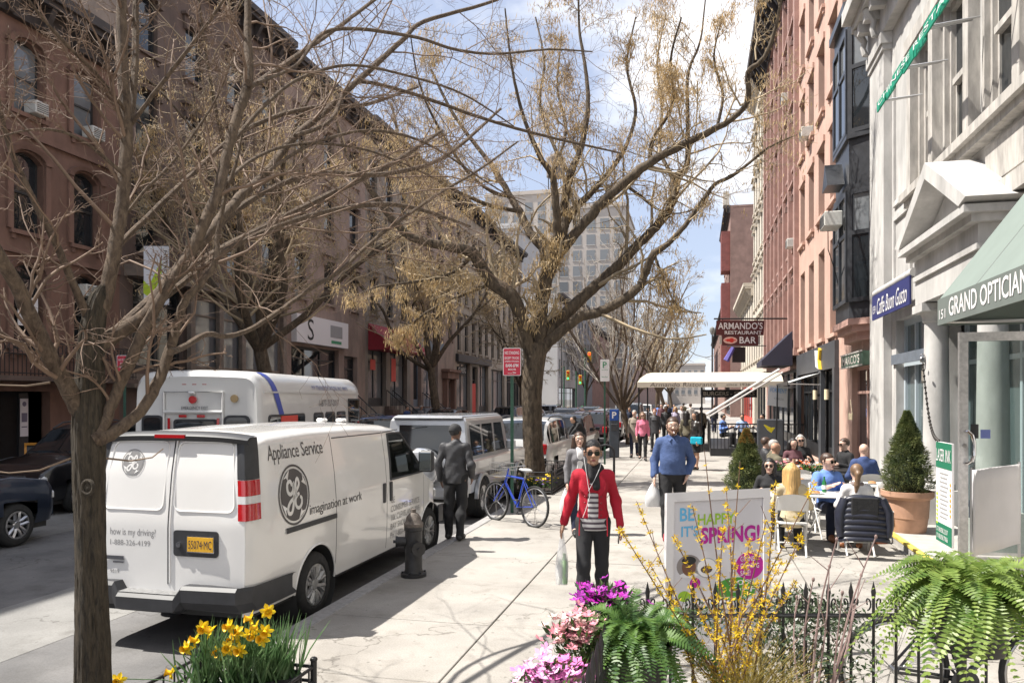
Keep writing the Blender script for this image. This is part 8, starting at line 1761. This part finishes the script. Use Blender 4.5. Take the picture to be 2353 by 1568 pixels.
sitter('woman in black with sunglasses facing the blond woman', (1.12, 12.75), -8, 1.66, top=c_blk, bottom=c_blk, hair='black', hairstyle='long', skin='pale', h=.014, near=True, extras=('sunglasses',))
sitter('bald man in blue suit jacket seated with his back to us', (3.02, 15.35), 178, 1.82, top=c_suit, bottom=c_char, hair='grey', hairstyle='bald', skin='pale', h=.015, sex='m', build=1.1)
sitter('bald man in olive jacket at the black table', (1.55, 16.4), 120, 1.74, top=c_khaki, bottom=c_char, hair='grey', hairstyle='bald', skin='tan', h=.016, sex='m', build=1.1)
sitter('person with white hair in olive coat at the black table', (1.6, 17.25), 110, 1.74, top=c_khaki, bottom=c_char, hair='grey', hairstyle='short', skin='pale', h=.016, sex='m')
sitter('man with brown hair leaning in behind the white-haired diner', (1.5, 18.0), 100, 1.76, top=c_char, bottom=c_char, hair='brown', hairstyle='short', skin='pale', h=.018, sex='m')
sitter('dark-haired woman in plum coat at the far side of the black table', (2.1, 18.2), 20, 1.74, top=c_plum, bottom=c_blk, hair='black', hairstyle='bob', skin='pale', h=.016)
sitter('grey-haired woman with sunglasses beside the plum-coated diner', (2.35, 18.9), 0, 1.8, top=c_blk, bottom=c_blk, hair='grey', hairstyle='bob', skin='pale', h=.018, extras=('sunglasses',))
sitter('man with sunglasses in dark jacket eating at the black table', (3.05, 17.4), -60, 1.8, top=c_blk, bottom=c_char, hair='brown', hairstyle='short', skin='pale', h=.016, sex='m', extras=('sunglasses',))
for k, (x, y, r_, c, lb) in enumerate(((1.0, 31.0, 60, c_shirt, 'diner in blue shirt on the terrace, nearest the pavement'), (1.75, 31.6, 0, cloth('pale_blue', (.3, .4, .6)), 'diner in pale blue shirt in the middle of the terrace'), (2.5, 31.2, -50, c_white, 'diner in white shirt near the terrace host stand'))):
    human(lb, (x, y, .28), math.radians(r_), 1.75, sit=True, top=c, bottom=c_blk, hair='black', hairstyle='short', skin='tan', h=.024, sex='m')
ctable((1.75, 30.8, .28), 'dark terrace table with white dishes', .8, mt)
# quilted jacket over the chair
qj = thing('quilted_jacket', 'navy quilted puffer jacket hung over the back of a white chair', 'jacket', (2.17, 11.3, .0), math.radians(182)); rows = []
for k in range(40):
    z = .86-k*.0155; u = k/39; pf_ = .022*abs(math.sin(k*PI/5)); w_ = .21+.10*min(1, u*2.4)
    rows.append([((w_+pf_)*math.sin(a), .205+.05*math.cos(a)*(1+u)+pf_*math.cos(a)+.03*u, z-.03*abs(math.sin(a))**3) for a in np.linspace(-1.7, 1.7, 17)])
q = MB(); q.grid(rows); me_ = q.mesh('quilt', M('puffer_navy', (.014, .016, .03), .4, var=.3, vs=10)); ob_ = put('quilt', me_, qj, False); sm_ = ob_.modifiers.new('thick', 'SOLIDIFY'); sm_.thickness = .03; sm_.offset = -1
for s_ in (-1, 1):
    q = MB(); q.tube([(s_*.23, .2, .80), (s_*.30, .22, .62), (s_*.31, .24, .44), (s_*.29, .25, .30)], [.06, .07, .06, .05], 10); q.build('sleeve', M('puffer_navy'), qj, False)
q = MB(); q.rbox((0, .285, .62), (.34, .03, .42), .012); q.build('lining', c_blk, qj, False)
hbg = thing('handbag', 'tan leather handbag on the ground against the terracotta pot', 'handbag', (2.62, 12.35, 0), .3); q = MB(); rows = [[((.15-.04*u)*math.cos(a), (.09-.03*u)*math.sin(a), .28*u) for a in np.linspace(0, 2*PI, 16, endpoint=False)] for u in np.linspace(0, 1, 7)]; q.grid(rows, closeu=True); q.f.append(tuple(range(len(q.v)-16, len(q.v)))); q.mi.append(0); q.sm.append(False); q.build('bag_body', M('leather_tan', (.22, .07, .03), .5, var=.2, vs=8), hbg, False)
q = MB(); q.tube([(-.1, 0, .26), (-.07, .02, .40), (.07, .02, .40), (.1, 0, .26)], .012, 6); q.build('strap', M('leather_tan'), hbg, False)
# terracotta pots and clipped spruces
def spruce(label, plabel, loc, rz, zr, zt, top_r, pot_r=.36, burnt=False):
    t = thing('terracotta_pot', plabel, 'pot', loc); q = MB(); q.lathe([(0, .0), (pot_r*.68, 0), (pot_r*.72, .05), (pot_r*.78, zr*.35), (pot_r*.80, zr*.36), (pot_r*.80, zr*.40), (pot_r*.84, zr*.8), (pot_r*.94, zr*.84), (pot_r, zr*.88), (pot_r, zr), (pot_r*.9, zr), (pot_r*.88, zr*.9), (0, zr*.9)], 36); q.build('pot_body', M('terracotta', (.44, .255, .17), .8, var=.16, vs=5, bump=.1, bs=40), t, False)
    t2 = thing('clipped_spruce', label, 'shrub', (loc[0], loc[1], loc[2]+zr*.9)); hh = zt-zr*.9; q = MB(); q.tube([(0, 0, 0), (0, 0, hh*.9)], [.03, .008], 8); q.build('trunk', bark_b, t2, False)
    n = 15000; u = NR.random(n)**.75; a = NR.random(n)*2*np.pi; prof = np.interp(u, [0, .06, .2, .45, .75, 1.], [.72, .95, 1., .78, .42, .04])*top_r*(1+.10*np.sin(a*5+u*19)+.09*np.sin(a*3-u*31)+.06*NR.normal(size=n)); rr = prof*(1-.35*NR.random(n)**2)
    C = np.stack([rr*np.cos(a), rr*np.sin(a), u*hh], 1); D = unit(np.stack([np.cos(a), np.sin(a), .55+.3*NR.normal(size=n)], 1)+.45*NR.normal(size=(n, 3))); L = .028+.02*NR.random(n); S = unit(np.cross(D, NR.normal(size=(n, 3))))*.0052
    V = np.stack([C-S, C+S, C+D*L[:, None]+S*.4, C+D*L[:, None]-S*.4], 1).reshape(-1, 3); F = np.arange(4*n).reshape(n, 4); put('needles', np_mesh('needles', V, F, leafmat('spruce_needles', (.055, .085, .03), (.19, .21, .075), 9, .25), False), t2, False, kind='stuff')
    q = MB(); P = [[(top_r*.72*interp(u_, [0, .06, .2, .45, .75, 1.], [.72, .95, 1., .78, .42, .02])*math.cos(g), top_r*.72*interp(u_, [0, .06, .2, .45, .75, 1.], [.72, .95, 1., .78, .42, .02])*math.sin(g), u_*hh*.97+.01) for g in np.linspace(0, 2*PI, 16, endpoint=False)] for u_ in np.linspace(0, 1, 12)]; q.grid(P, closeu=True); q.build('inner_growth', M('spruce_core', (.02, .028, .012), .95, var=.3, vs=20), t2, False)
    if burnt:
        n = 900; u = .80+.2*NR.random(n); a = NR.random(n)*2*np.pi; rr = np.interp(u, [.8, 1.], [.34, .05])*top_r; C = np.stack([rr*np.cos(a), rr*np.sin(a), u*hh], 1); D = unit(np.stack([np.cos(a), np.sin(a), .5+0*a], 1)+.4*NR.normal(size=(n, 3))); S = unit(np.cross(D, NR.normal(size=(n, 3))))*.007; V = np.stack([C-S, C+S, C+D*.045+S*.4, C+D*.045-S*.4], 1).reshape(-1, 3); put('dry_tip', np_mesh('dry_tip', V, np.arange(4*n).reshape(n, 4), leafmat('dry_needles', (.28, .14, .04), (.45, .27, .08), 9, .2), False), t2, False, kind='stuff')
spruce('conical clipped spruce by the white building', 'large terracotta pot holding the spruce by the white building', (3.12, 12.75, .13), 0, .62, 1.95-.13, .33, .37)
spruce('conical clipped spruce with browned tip behind the spring poster', 'terracotta pot behind the spring poster board', (.86, 14.2, 0), 0, .45, 1.6, .34, .3, True)
# flower troughs between the tables, yellow bird ornament
def blooms(t, c, spread, n, mats, size=.04, name='blossom'):
    for mi, m_ in enumerate(mats):
        k = n//len(mats); q = MB()
        for _ in range(k):
            p = Vector(c)+Vector((R.gauss(0, spread[0]), R.gauss(0, spread[1]), abs(R.gauss(0, spread[2])))); T = Matrix.Rotation(R.uniform(0, 6), 3, 'Z') @ Matrix.Rotation(R.uniform(-.7, .7), 3, 'X')
            for e in range(5): a = 2*PI*e/5; q.add([p, p+T@Vector((size*.7*math.cos(a-.5), size*.7*math.sin(a-.5), size*.2)), p+T@Vector((size*math.cos(a), size*math.sin(a), size*.35)), p+T@Vector((size*.7*math.cos(a+.5), size*.7*math.sin(a+.5), size*.2))], [(0,1,2,3)])
        q.build(name, m_, t, recalc=False, kind='stuff')
for x, lb in ((1.45, 'black trough of red and pink flowers by the tables'), (2.1, 'black trough of orange flowers nearer the white wall')):
    t = thing('flower_trough', lb, 'planter', (x, 15.75, 0)); q = MB(); q.rbox((x, 15.75, .62), (.58, .22, .26), .02); q.build('trough', m_black, t); q = MB(); q.box(x-.25, x+.25, 15.68, 15.82, 0, .5); q.build('stand', m_iron, t)
    blooms(t, (x, 15.72, .80), (.16, .06, .07), 70, [M('bloom_red', (.55, .04, .05), .6), M('bloom_orange', (.65, .14, .03), .6)] if x > 2 else [M('bloom_red'), M('bloom_rose', (.6, .12, .18), .6)], .035)
    n = 260; C = np.stack([x+NR.normal(size=n)*.18, 15.74+NR.normal(size=n)*.07, .74+NR.random(n)*.10], 1); D = unit(NR.normal(size=(n, 3))+np.array([0, 0, .6])); S = unit(np.cross(D, NR.normal(size=(n, 3))))*.018; V = np.stack([C, C+D*.03+S, C+D*.07, C+D*.03-S], 1).reshape(-1, 3); put('leaves', np_mesh('leaves', V, np.arange(4*n).reshape(n, 4), leafmat('trough_leaves', (.04, .1, .02), (.1, .2, .04), 12), False), t, kind='stuff')
yb_ = thing('yellow_ornament', 'bright yellow wing-shaped ornament above the diners', 'ornament', at(1768, 985, 18.6)); pz = at(1755, 975, 18.6)
for k in range(6):
    q = MB(); e = at(1779+1.5*k-7, 990-2.2*k+3, 18.6); q.tube([pz, pz.lerp(e, .6)+Vector((0, 0, -.01*k)), e], [.012, .03, .012], 6); q.build('feather', M('yellow_plastic', (.75, .62, .02), .5), yb_)
# ================================================================== poster board
SB = thing('poster_board', 'white A-frame poster board with colourful spring slogan', 'poster board', (.2, 6.6, 0))
TL, TR = at(1530, 1132, 6.35), at(1767, 1120, 6.5); BL = Vector((TL.x-.01, TL.y-.22, .10)); BR_ = Vector((TR.x-.01, TR.y-.22, .10)); nrm = (BR_-BL).cross(TL-BL).normalized()
def sm(u, v, o=0.): return BL+(BR_-BL)*u+(TL+(TR-TL)*u-BL-(BR_-BL)*u)*v+nrm*o
def spl(nm, poly, mat, par, o0, o1): q = MB(); q.prism(poly, lambda u, v, d: sm(u, v, d), o0, o1); return q.build(nm, mat, par)
m_fr = M('frame_white', (.62, .60, .60), .45)
fr_ = spl('frame', [(0, 0), (1, 0), (1, 1), (0, 1)], m_fr, SB, -.03, .0)
for p_ in ([(0, 0), (.07, 0), (.07, 1), (0, 1)], [(.93, 0), (1, 0), (1, 1), (.93, 1)], [(.07, .94), (.93, .94), (.93, 1), (.07, 1)], [(.07, .0), (.93, .0), (.93, .05), (.07, .05)], [(.07, .26), (.93, .26), (.93, .30), (.07, .30)]): spl('frame_edge', p_, m_fr, fr_, .001, .022)
po = spl('poster', [(.071, .301), (.929, .301), (.929, .939), (.071, .939)], M('poster_paper2', (.60, .58, .60), .5), SB, .001, .006)
def stx(tx, u0, u1, v0, v1, mat, off=.02): lettering('lettering', tx, mat, lambda u, v: sm(u0+u, v0+v, .0085), parent=po, fit=(u1-u0, v1-v0), offset=off)
mc, ml, mm_ = M('print_cyan', (.12, .42, .68), .6), M('print_lime', (.30, .50, .03), .6), M('print_magenta', (.42, .008, .26), .6)
stx('BE', .13, .27, .815, .90, mc); stx('HAPPY', .30, .66, .785, .855, ml); stx("IT'S", .145, .31, .715, .785, mc); stx('SPRING!', .33, .90, .665, .77, mm_, .035)
def disc(c, r, mat, nm='print_disc', o=.0065, asp=.63): return spl(nm, [(c[0]+r*math.cos(a), c[1]+r*asp*math.sin(a)) for a in np.linspace(0, 2*PI, 29)[:-1]], mat, po, o, o+.0012)
disc((.80, .515), .135, mm_); stx('GRAND\nOPENING\nSALE!', .71, .89, .455, .575, m_wht, .005); disc((.67, .375), .2, M('print_leaf', (.06, .27, .03), .6), o=.0062, asp=.36); stx('20%\nOFF', .60, .86, .355, .43, m_wht, .01); stx('COMPLETE PAIR GLASSES', .52, .84, .315, .33, m_wht, .0)
disc((.22, .53), .115, M('portrait_ground', (.25, .22, .21), .6)); disc((.22, .525), .065, M('portrait_skin', (.16, .075, .045), .6), o=.0082, asp=.85); disc((.22, .565), .066, M('ink_black'), o=.0084, asp=.4); disc((.22, .475), .085, m_wht, o=.0080, asp=.2); disc((.39, .515), .10, M('print_ring', (.35, .36, .37), .6)); disc((.39, .515), .09, m_wht, o=.0082); disc((.385, .505), .055, M('portrait_dark', (.08, .05, .04), .6), o=.0096, asp=.42); disc((.28, .425), .05, mm_); disc((.18, .345), .06, ml, asp=.55)
q = MB(); q.tube([sm(.3, .17, .004), sm(.45, .2, .004), sm(.5, .12, .004), sm(.62, .18, .004), sm(.7, .14, .004)], .004, 5); q.build('scribble', mc, fr_)
for u_ in (.04, .96): q = MB(); q.tube([sm(u_, .97, -.03), sm(u_, .97, -.03)+Vector((.05, .55, -1.15))], .018, 6); q.build('rear_leg', m_steel, SB)
# ================================================================== iron fence in front of the planting
FN = thing('iron_fence', 'low black iron fence with spear tips and scroll circles', 'fence', (.4, 4.6, 0)); fa, fb = Vector((-.40, 4.42, 0)), Vector((1.62, 4.92, 0)); n_ = 17; fd = (fb-fa).normalized(); ang = math.atan2(fd.y, fd.x)
b_ = MB(); b_.cyl((0, 0, .02), (0, 0, 1.02), .0085, 8); b_.tube([(0, 0, 1.0), (0, 0, 1.04), (0, 0, 1.10)], [.009, .014, .001], 8); bme = b_.mesh('bar', m_iron)
s_ = MB(); rr_ = .042
for e in (-1, 1): s_.tube([(e*.030+e*rr_*(1-.09*k)*math.cos(a)*.62, 0, .975+rr_*(1-.06*k)*math.sin(a)) for k, a in enumerate(np.linspace(-PI/2, PI*1.2, 12))], .0045, 6)
sme = s_.mesh('scroll', m_iron)
for k in range(n_):
    p = fa.lerp(fb, k/(n_-1)); put('bar', bme, FN, loc=p)
    if k < n_-1: s2 = put('scroll', sme, FN, loc=fa.lerp(fb, (k+.5)/(n_-1))); s2.rotation_euler = (0, 0, ang)
for z in (.905, .14): q = MB(); q.tube([fa+Vector((0, 0, z)), fb+Vector((0, 0, z))], .013, 4, smooth=False); q.build('rail', m_iron, FN)
for k in range(12): 
    p = Vector((-.42, 4.3-k*.14, 0)); put('bar', bme, FN, loc=p)
q = MB(); q.tube([(-.42, 4.4, .905), (-.42, 2.7, .905)], .013, 4, smooth=False); q.build('rail', m_iron, FN)
q = MB(); q.cyl((-.42, 4.41, 0), (-.42, 4.41, 1.06), .022, 10); q.ell((-.42, 4.41, 1.08), (.032, .032, .032), 10, 8); q.build('corner_post', m_iron, FN)
bw = at(2049, 915, 5.12); bicycle('black bicycle leaning behind the iron fence under the fern', (bw.x, bw.y, 0), (bw.x+1.02, bw.y+.16, 0), ('black', (.01, .01, .012)), .05, False, R_=.345)
# ================================================================== planting
def leaves(t, C, D, L, wd, mat, nm='leaves', kink=.5):
    n = len(C); S = unit(np.cross(D, NR.normal(size=(n, 3))))*(wd*np.ones(n))[:, None]; V = np.stack([C, C+D*(L*kink)[:, None]+S, C+D*L[:, None], C+D*(L*kink)[:, None]-S], 1).reshape(-1, 3); return put(nm, np_mesh(nm, V, np.arange(4*n).reshape(n, 4), mat, False), t, kind='stuff')
def cloud(c, sp, n): return np.array(c)+np.clip(NR.normal(size=(n, 3)), -1.9, 1.9)*np.array(sp)
def pot(t, c, r, h, mat, nm='pot'): q = MB(); q.lathe([(0, c[2]-h), (r*.75, c[2]-h), (r, c[2]), (r*.93, c[2]), (r*.9, c[2]-.03), (0, c[2]-.03)], 24, (c[0], c[1], 0)); return q.build(nm, mat, t)
# --- ferns: fronds share a few meshes
def frond_mesh(L, rise, droop, pin, mat, n=30, seed=0):
    rg = np.random.default_rng(seed); V = []; F = []; P = []
    for k in range(n+1): u = k/n; P.append(np.array([L*(u-.12*u*u), .03*math.sin(u*3+seed), rise*u*(1-u*.35)-droop*u**2.2]))
    def quad(a, b, c, d): i = len(V); V.extend([a, b, c, d]); F.append((i, i+1, i+2, i+3))
    for k in range(1, n):
        t = unit(P[k+1]-P[k-1]); u = k/n; w = pin*min(1, (.25+u*3.2))*(1-u**3.2*.93); nz = np.cross([0, 1., 0], t)
        for s_ in (-1, 1):
            d = unit(np.array([0, s_, 0])+t*.35+nz*(-.18+.15*rg.normal())); b = P[k]; e = b+d*w*(1+.12*rg.normal()); hw = t*L/n*.46; quad(b-hw*.8, b+d*w*.45-hw*1.05, e, b+d*w*.45+hw*1.05); quad(b-hw*.8, b+d*w*.45+hw*1.05, b+hw*.9, b+hw*.2)
    return np_mesh('frond', np.array(V), np.array(F), mat, False), P
def fern(label, c, n, L, pin, mat, seed, potm, hang=True, tilt=.0, potr=.16):
    t = thing('fern', label, 'fern', c); pot(t, (c[0], c[1], c[2]), potr, .22, potm); ms = []
    for k in range(6): ms.append(frond_mesh(L*(.8+.08*k), L*(.75-.10*k), L*(.45+.17*k), pin, mat, 30, seed+k)[0])
    rg = np.random.default_rng(seed)
    for k in range(n):
        a = k*2.39996+rg.normal()*.2; lay = (k/n); m_ = ms[min(5, max(0, int(lay*5+rg.normal()*.8+.5)))]; o_ = put('frond', m_, t, loc=(c[0]+.05*math.cos(a), c[1]+.05*math.sin(a), c[2]-.01+.05*(1-lay))); o_.rotation_euler = (rg.normal()*.25, -.35*(1-lay)+rg.normal()*.12, a); o_.scale = (.75+.35*rg.random(),)*3
    return t
fg = leafmat('fern_bright', (.065, .14, .022), (.28, .37, .09), 11, .45, .42); fdk = leafmat('fern_deep', (.03, .085, .02), (.11, .20, .04), 9, .35, .45); m_pb = M('pot_black', (.014, .014, .015), .5); m_pt = M('terracotta')
fc = at(2232, 1370, 3.15); fern('big bright green fern in a hanging pot at the corner of the fence', fc, 170, .36, .05, fg, 3, m_pb)
q = MB(); q.tube([fc+Vector((0, .12, -.2)), fc+Vector((0, .14, -1.0))], .02, 8); q.build('stand', m_iron, bpy.data.objects['fern'])
fc2 = at(1470, 1470, 3.75); fern('dark green fern in black pot below the magenta azalea', fc2, 120, .36, .048, fdk, 20, m_pb)
# --- azaleas
def azalea(label, c, sp, n, mats, size, seedn, potm, leafn=260):
    t = thing('azalea', label, 'flowering shrub', (c.x, c.y, max(0, c.z-.4))); blooms(t, c, sp, n, mats, size); C = cloud(c-Vector((0, 0, .02)), (sp[0]*1.05, sp[1]*1.05, sp[2]*1.0), leafn); leaves(t, C, unit(C-np.array(c)+np.array([0, 0, .12])+NR.normal(size=C.shape)*.05), .035+.02*NR.random(leafn), .008, leafmat('azalea_leaf', (.03, .075, .02), (.08, .14, .035), 14))
    pot(t, (c.x, c.y, c.z-.12), .12, .2, potm); return t
azalea('magenta azalea in bloom at the fence corner, highest of the three', at(1388, 1385, 4.0), (.065, .06, .05), 130, [M('azalea_magenta', (.36, .008, .30), .6), M('azalea_violet', (.26, .01, .26), .6)], .031, 1, m_pb); azalea('pale pink azalea speckled with white below the magenta one', at(1322, 1470, 3.7), (.065, .06, .055), 170, [M('azalea_pink', (.58, .21, .26), .6), M('azalea_blush', (.62, .40, .38), .6)], .030, 2, m_pt); azalea('bright pink azalea at the bottom edge of the view', at(1268, 1568, 3.3), (.07, .06, .042), 160, [M('azalea_bright', (.62, .16, .42), .6), M('azalea_candy', (.66, .34, .55), .6)], .033, 3, m_pt)
# --- forsythia and bare stems
FO = thing('forsythia', 'spray of forsythia stems dotted with yellow flowers before the poster', 'flowering shrub', at(1690, 1760, 3.7)); q = MB(); ft = []; fn_ = []
tips = [(1425, 1215), (1462, 1150), (1490, 1290), (1530, 1330), (1545, 1230), (1590, 1160), (1618, 1035), (1660, 1215), (1668, 1120), (1700, 1060), (1722, 1240), (1760, 1195), (1782, 1110), (1795, 1290), (1840, 1230), (1872, 1112), (1650, 1330), (1580, 1340), (1740, 1330), (1505, 1400), (1830, 1330), (1690, 1290)]
for i, (x, y) in enumerate(tips):
    d0, d1 = 3.7+R.uniform(-.1, .1), 3.75+R.uniform(-.35, .35); a = at(1640+R.uniform(-25, 90), 1640, d0); e = at(x, y, d1); mid = a.lerp(e, .5)+Vector((R.uniform(-.03, .03), R.uniform(-.03, .03), R.uniform(-.02, .04))); P = [Vector(p) for p in catmull([a, mid, e], 8)]; q.tube(P, list(np.linspace(.0055, .0018, len(P))), 5)
    for k in range(3, len(P)):
        for _ in range(R.choice([2, 3, 4, 6]) if y > 1100 and i not in (6, 9) else R.choice([0, 1])): ft.append(P[k].lerp(P[k-1], R.random())+Vector((R.uniform(-.012, .012), R.uniform(-.012, .012), R.uniform(-.01, .01))))
    for k in (8, 12):
        if k < len(P)-1: q.tube([P[k], P[k]+Vector((R.uniform(-.08, .08), R.uniform(-.05, .05), R.uniform(.06, .14)))], [.0022, .0012], 4)
q.build('stems', M('stem_brown', (.14, .075, .045), .7, var=.3, vs=20), FO, recalc=False, kind='stuff')
q = MB()
for p in ft:
    T = Matrix.Rotation(R.uniform(0, 6), 3, 'Z') @ Matrix.Rotation(R.uniform(-1.5, 1.5), 3, 'X')
    for e in range(4): a = PI/2*e; q.add([p, p+T@Vector((.009*math.cos(a-.5), .009*math.sin(a-.5), .006)), p+T@Vector((.019*math.cos(a), .019*math.sin(a), .009)), p+T@Vector((.009*math.cos(a+.5), .009*math.sin(a+.5), .006))], [(0,1,2,3)])
q.build('flowers', leafmat('forsythia_yellow', (.62, .40, .01), (.75, .55, .03), 30, .4), FO, recalc=False, kind='stuff')
BT = thing('bare_shrub', 'leggy bare twigs with buds rising beside the fern', 'shrub', at(1900, 1760, 3.9)); q = MB()
for (x0, x, y, w_) in ((1860, 1922, 1238, .005), (1900, 2012, 1232, .005), (1880, 1978, 1320, .004), (1850, 1868, 1330, .0045), (1905, 1935, 1360, .004), (1840, 1830, 1370, .004), (1890, 1960, 1390, .005), (1870, 1905, 1300, .004)):
    a = at(x0, 1640, 3.9); e = at(x, y, 3.95+R.uniform(-.2, .2)); mid = a.lerp(e, .55)+Vector((R.uniform(-.04, .04), 0, .02)); P = [Vector(p) for p in catmull([a, mid, e], 6)]; q.tube(P, list(np.linspace(w_*1.5, w_*.6, len(P))), 5); q.ell(e, (.008, .008, .012), 6, 5)
    for k in (6, 9): q.tube([P[k], P[k]+Vector((R.uniform(-.1, .12), 0, R.uniform(.05, .15)))], [.003, .0016], 4)
q.build('stems', M('stem_mauve', (.22, .15, .14), .7, var=.2, vs=15), BT, recalc=False, kind='stuff')
EV = thing('evergreen_shrub', 'small-leaved dark evergreen shrub tangled through the iron fence', 'shrub', at(1850, 1700, 4.5)); C = np.concatenate([cloud(at(x, y, dd), sp, n) for x, y, dd, sp, n in ((1840, 1400, 4.7, (.13, .1, .06), 700), (1790, 1460, 4.5, (.12, .1, .09), 600), (1930, 1430, 4.8, (.09, .1, .05), 350), (1880, 1520, 4.4, (.16, .1, .10), 700), (1600, 1420, 4.6, (.10, .08, .05), 260))]); n = len(C); leaves(EV, C, unit(NR.normal(size=(n, 3))+np.array([0, -.3, .5])), .03+.02*NR.random(n), .008, leafmat('evergreen_leaf', (.015, .04, .016), (.10, .13, .07), 16, .2, .35)); q = MB()
for k in range(26): p = Vector(C[R.randrange(n)]); q.tube([at(1850+R.uniform(-60, 60), 1640, 4.5), p.lerp(at(1850, 1600, 4.5), .4), p], [.005, .003, .0015], 4)
q.build('stems', M('stem_brown'), EV, recalc=False, kind='stuff')
DG = thing('dry_grass', 'clump of straw coloured dry grass below the forsythia', 'grass clump', at(1730, 1750, 3.5)); n = 420; a = NR.normal(size=n)*.5; B0 = np.array(at(1715, 1640, 3.6))+NR.normal(size=(n, 3))*np.array([.04, .04, .02]); D = unit(np.stack([np.sin(a)*1.1+.25, NR.normal(size=n)*.35, np.ones(n)], 1)); Pn, Rn, _ = sprout(B0, D, .22+.24*NR.random(n), np.full(n, .0018), np.full(n, .0007), 5, .12, -.10); v, f = batch_tubes(Pn, Rn, 3); put('blades', np_mesh('blades', v, f, leafmat('straw', (.30, .22, .05), (.46, .38, .12), 12)), DG, kind='stuff')
# --- daffodils
DP = thing('daffodil_pot', 'potted yellow daffodils in flower by the foot of the front tree', 'daffodils', (-3.0, 4.75, .06)); m_dl = leafmat('daffodil_leaf', (.06, .14, .045), (.16, .25, .11), 8, .3, .4); cs_ = [at(470, 1590, 5.1), at(545, 1585, 5.15), at(610, 1580, 5.25), at(655, 1570, 5.3)]
for c in cs_: pot(DP, (c.x, c.y, .24), .11, .18, m_pb)
n = 430; src = NR.choice(4, n, p=[.2, .33, .3, .17]); B0 = np.array([[c.x, c.y, .2] for c in cs_])[src]+NR.normal(size=(n, 3))*np.array([.055, .055, 0]); D = unit(np.stack([NR.normal(size=n)*.28, NR.normal(size=n)*.28, np.ones(n)], 1)); k = 6; Pn, Rn, Dn = sprout(B0, D, .28+.22*NR.random(n), np.full(n, .006), np.full(n, .001), k, .07, -.03); S = unit(np.cross(D, NR.normal(size=(n, 3))))
w_ = np.array([.8, 1, 1, .95, .8, .55, .08])*.0068; V = np.stack([Pn-S[:, None]*w_[None, :, None], Pn+S[:, None]*w_[None, :, None]], 2).reshape(n, -1, 3); F = []
base = (np.arange(n)*(k+1)*2)[:, None]
for i in range(k): F.append(base+np.array([2*i, 2*i+1, 2*i+3, 2*i+2])[None]); 
put('leaves', np_mesh('leaves', V.reshape(-1, 3), np.concatenate(F), m_dl), DP, kind='stuff')
q = MB()
for e in range(6):
    a = PI/3*e; z = .004 if e % 2 else 0; T = Matrix.Rotation(a, 3, 'Z'); q.add([T@Vector(p) for p in ((0, 0, z), (.016, -.013, z+.004), (.034, -.012, z-.002), (.047, 0, z-.008), (.034, .012, z-.002), (.016, .013, z+.004))], [(0,1,2,3), (0,3,4,5)])
fme = q.mesh('flower', leafmat('daffodil_yellow', (.70, .50, .01), (.82, .64, .03), 40, .35), recalc=False); q = MB(); q.lathe([(.012, 0), (.013, .018), (.016, .03), (.022, .036)], 14); tme = q.mesh('trumpet', M('daffodil_cup', (.80, .44, .005), .5), recalc=False)
st_ = MB()
for i, (x, y) in enumerate(((615, 1403), (468, 1440), (450, 1470), (430, 1487), (528, 1437), (545, 1452), (577, 1420), (590, 1440), (603, 1467), (500, 1500), (522, 1488), (552, 1492), (395, 1545), (272, 1562), (610, 1448), (575, 1455), (535, 1470), (485, 1450))):
    p = at(x, y, 5.0+R.uniform(-.12, .12)); o_ = put('flower', fme, DP, loc=p); o_.rotation_euler = (R.uniform(1.0, 1.9), R.uniform(-.3, .3), R.uniform(-1.2, 1.2)); o_.scale = (1.2,)*3; put('trumpet', tme, o_, world=False); c = min(cs_, key=lambda q_: (q_-p).length); st_.tube([(c.x, c.y, .2), ((c.x+p.x)/2, (c.y+p.y)/2+.03, (p.z+.2)/2+.03), p+Vector((0, .03, .0))], .0032, 5)
st_.build('stems', m_dl, DP, recalc=False, kind='stuff')
# --- pansies round the forked tree
PA = thing('pansy_bed', 'yellow and violet pansies planted round the forked tree', 'flowers', (tbx, tby-1, .1))
for dx in (-.4, .1, .55): blooms(PA, (tbx+dx, tby-1.6, .2), (.14, .25, .08), 60, [M('pansy_yellow', (.75, .52, .01), .6), M('pansy_violet', (.09, .03, .2), .6)], .045)
C = cloud((tbx+.1, tby-1.5, .16), (.36, .3, .05), 900); leaves(PA, C, unit(NR.normal(size=C.shape)+np.array([0, 0, .6])), .06+.03*NR.random(900), .018, leafmat('azalea_leaf', (.03, .075, .02), (.08, .14, .035), 14))
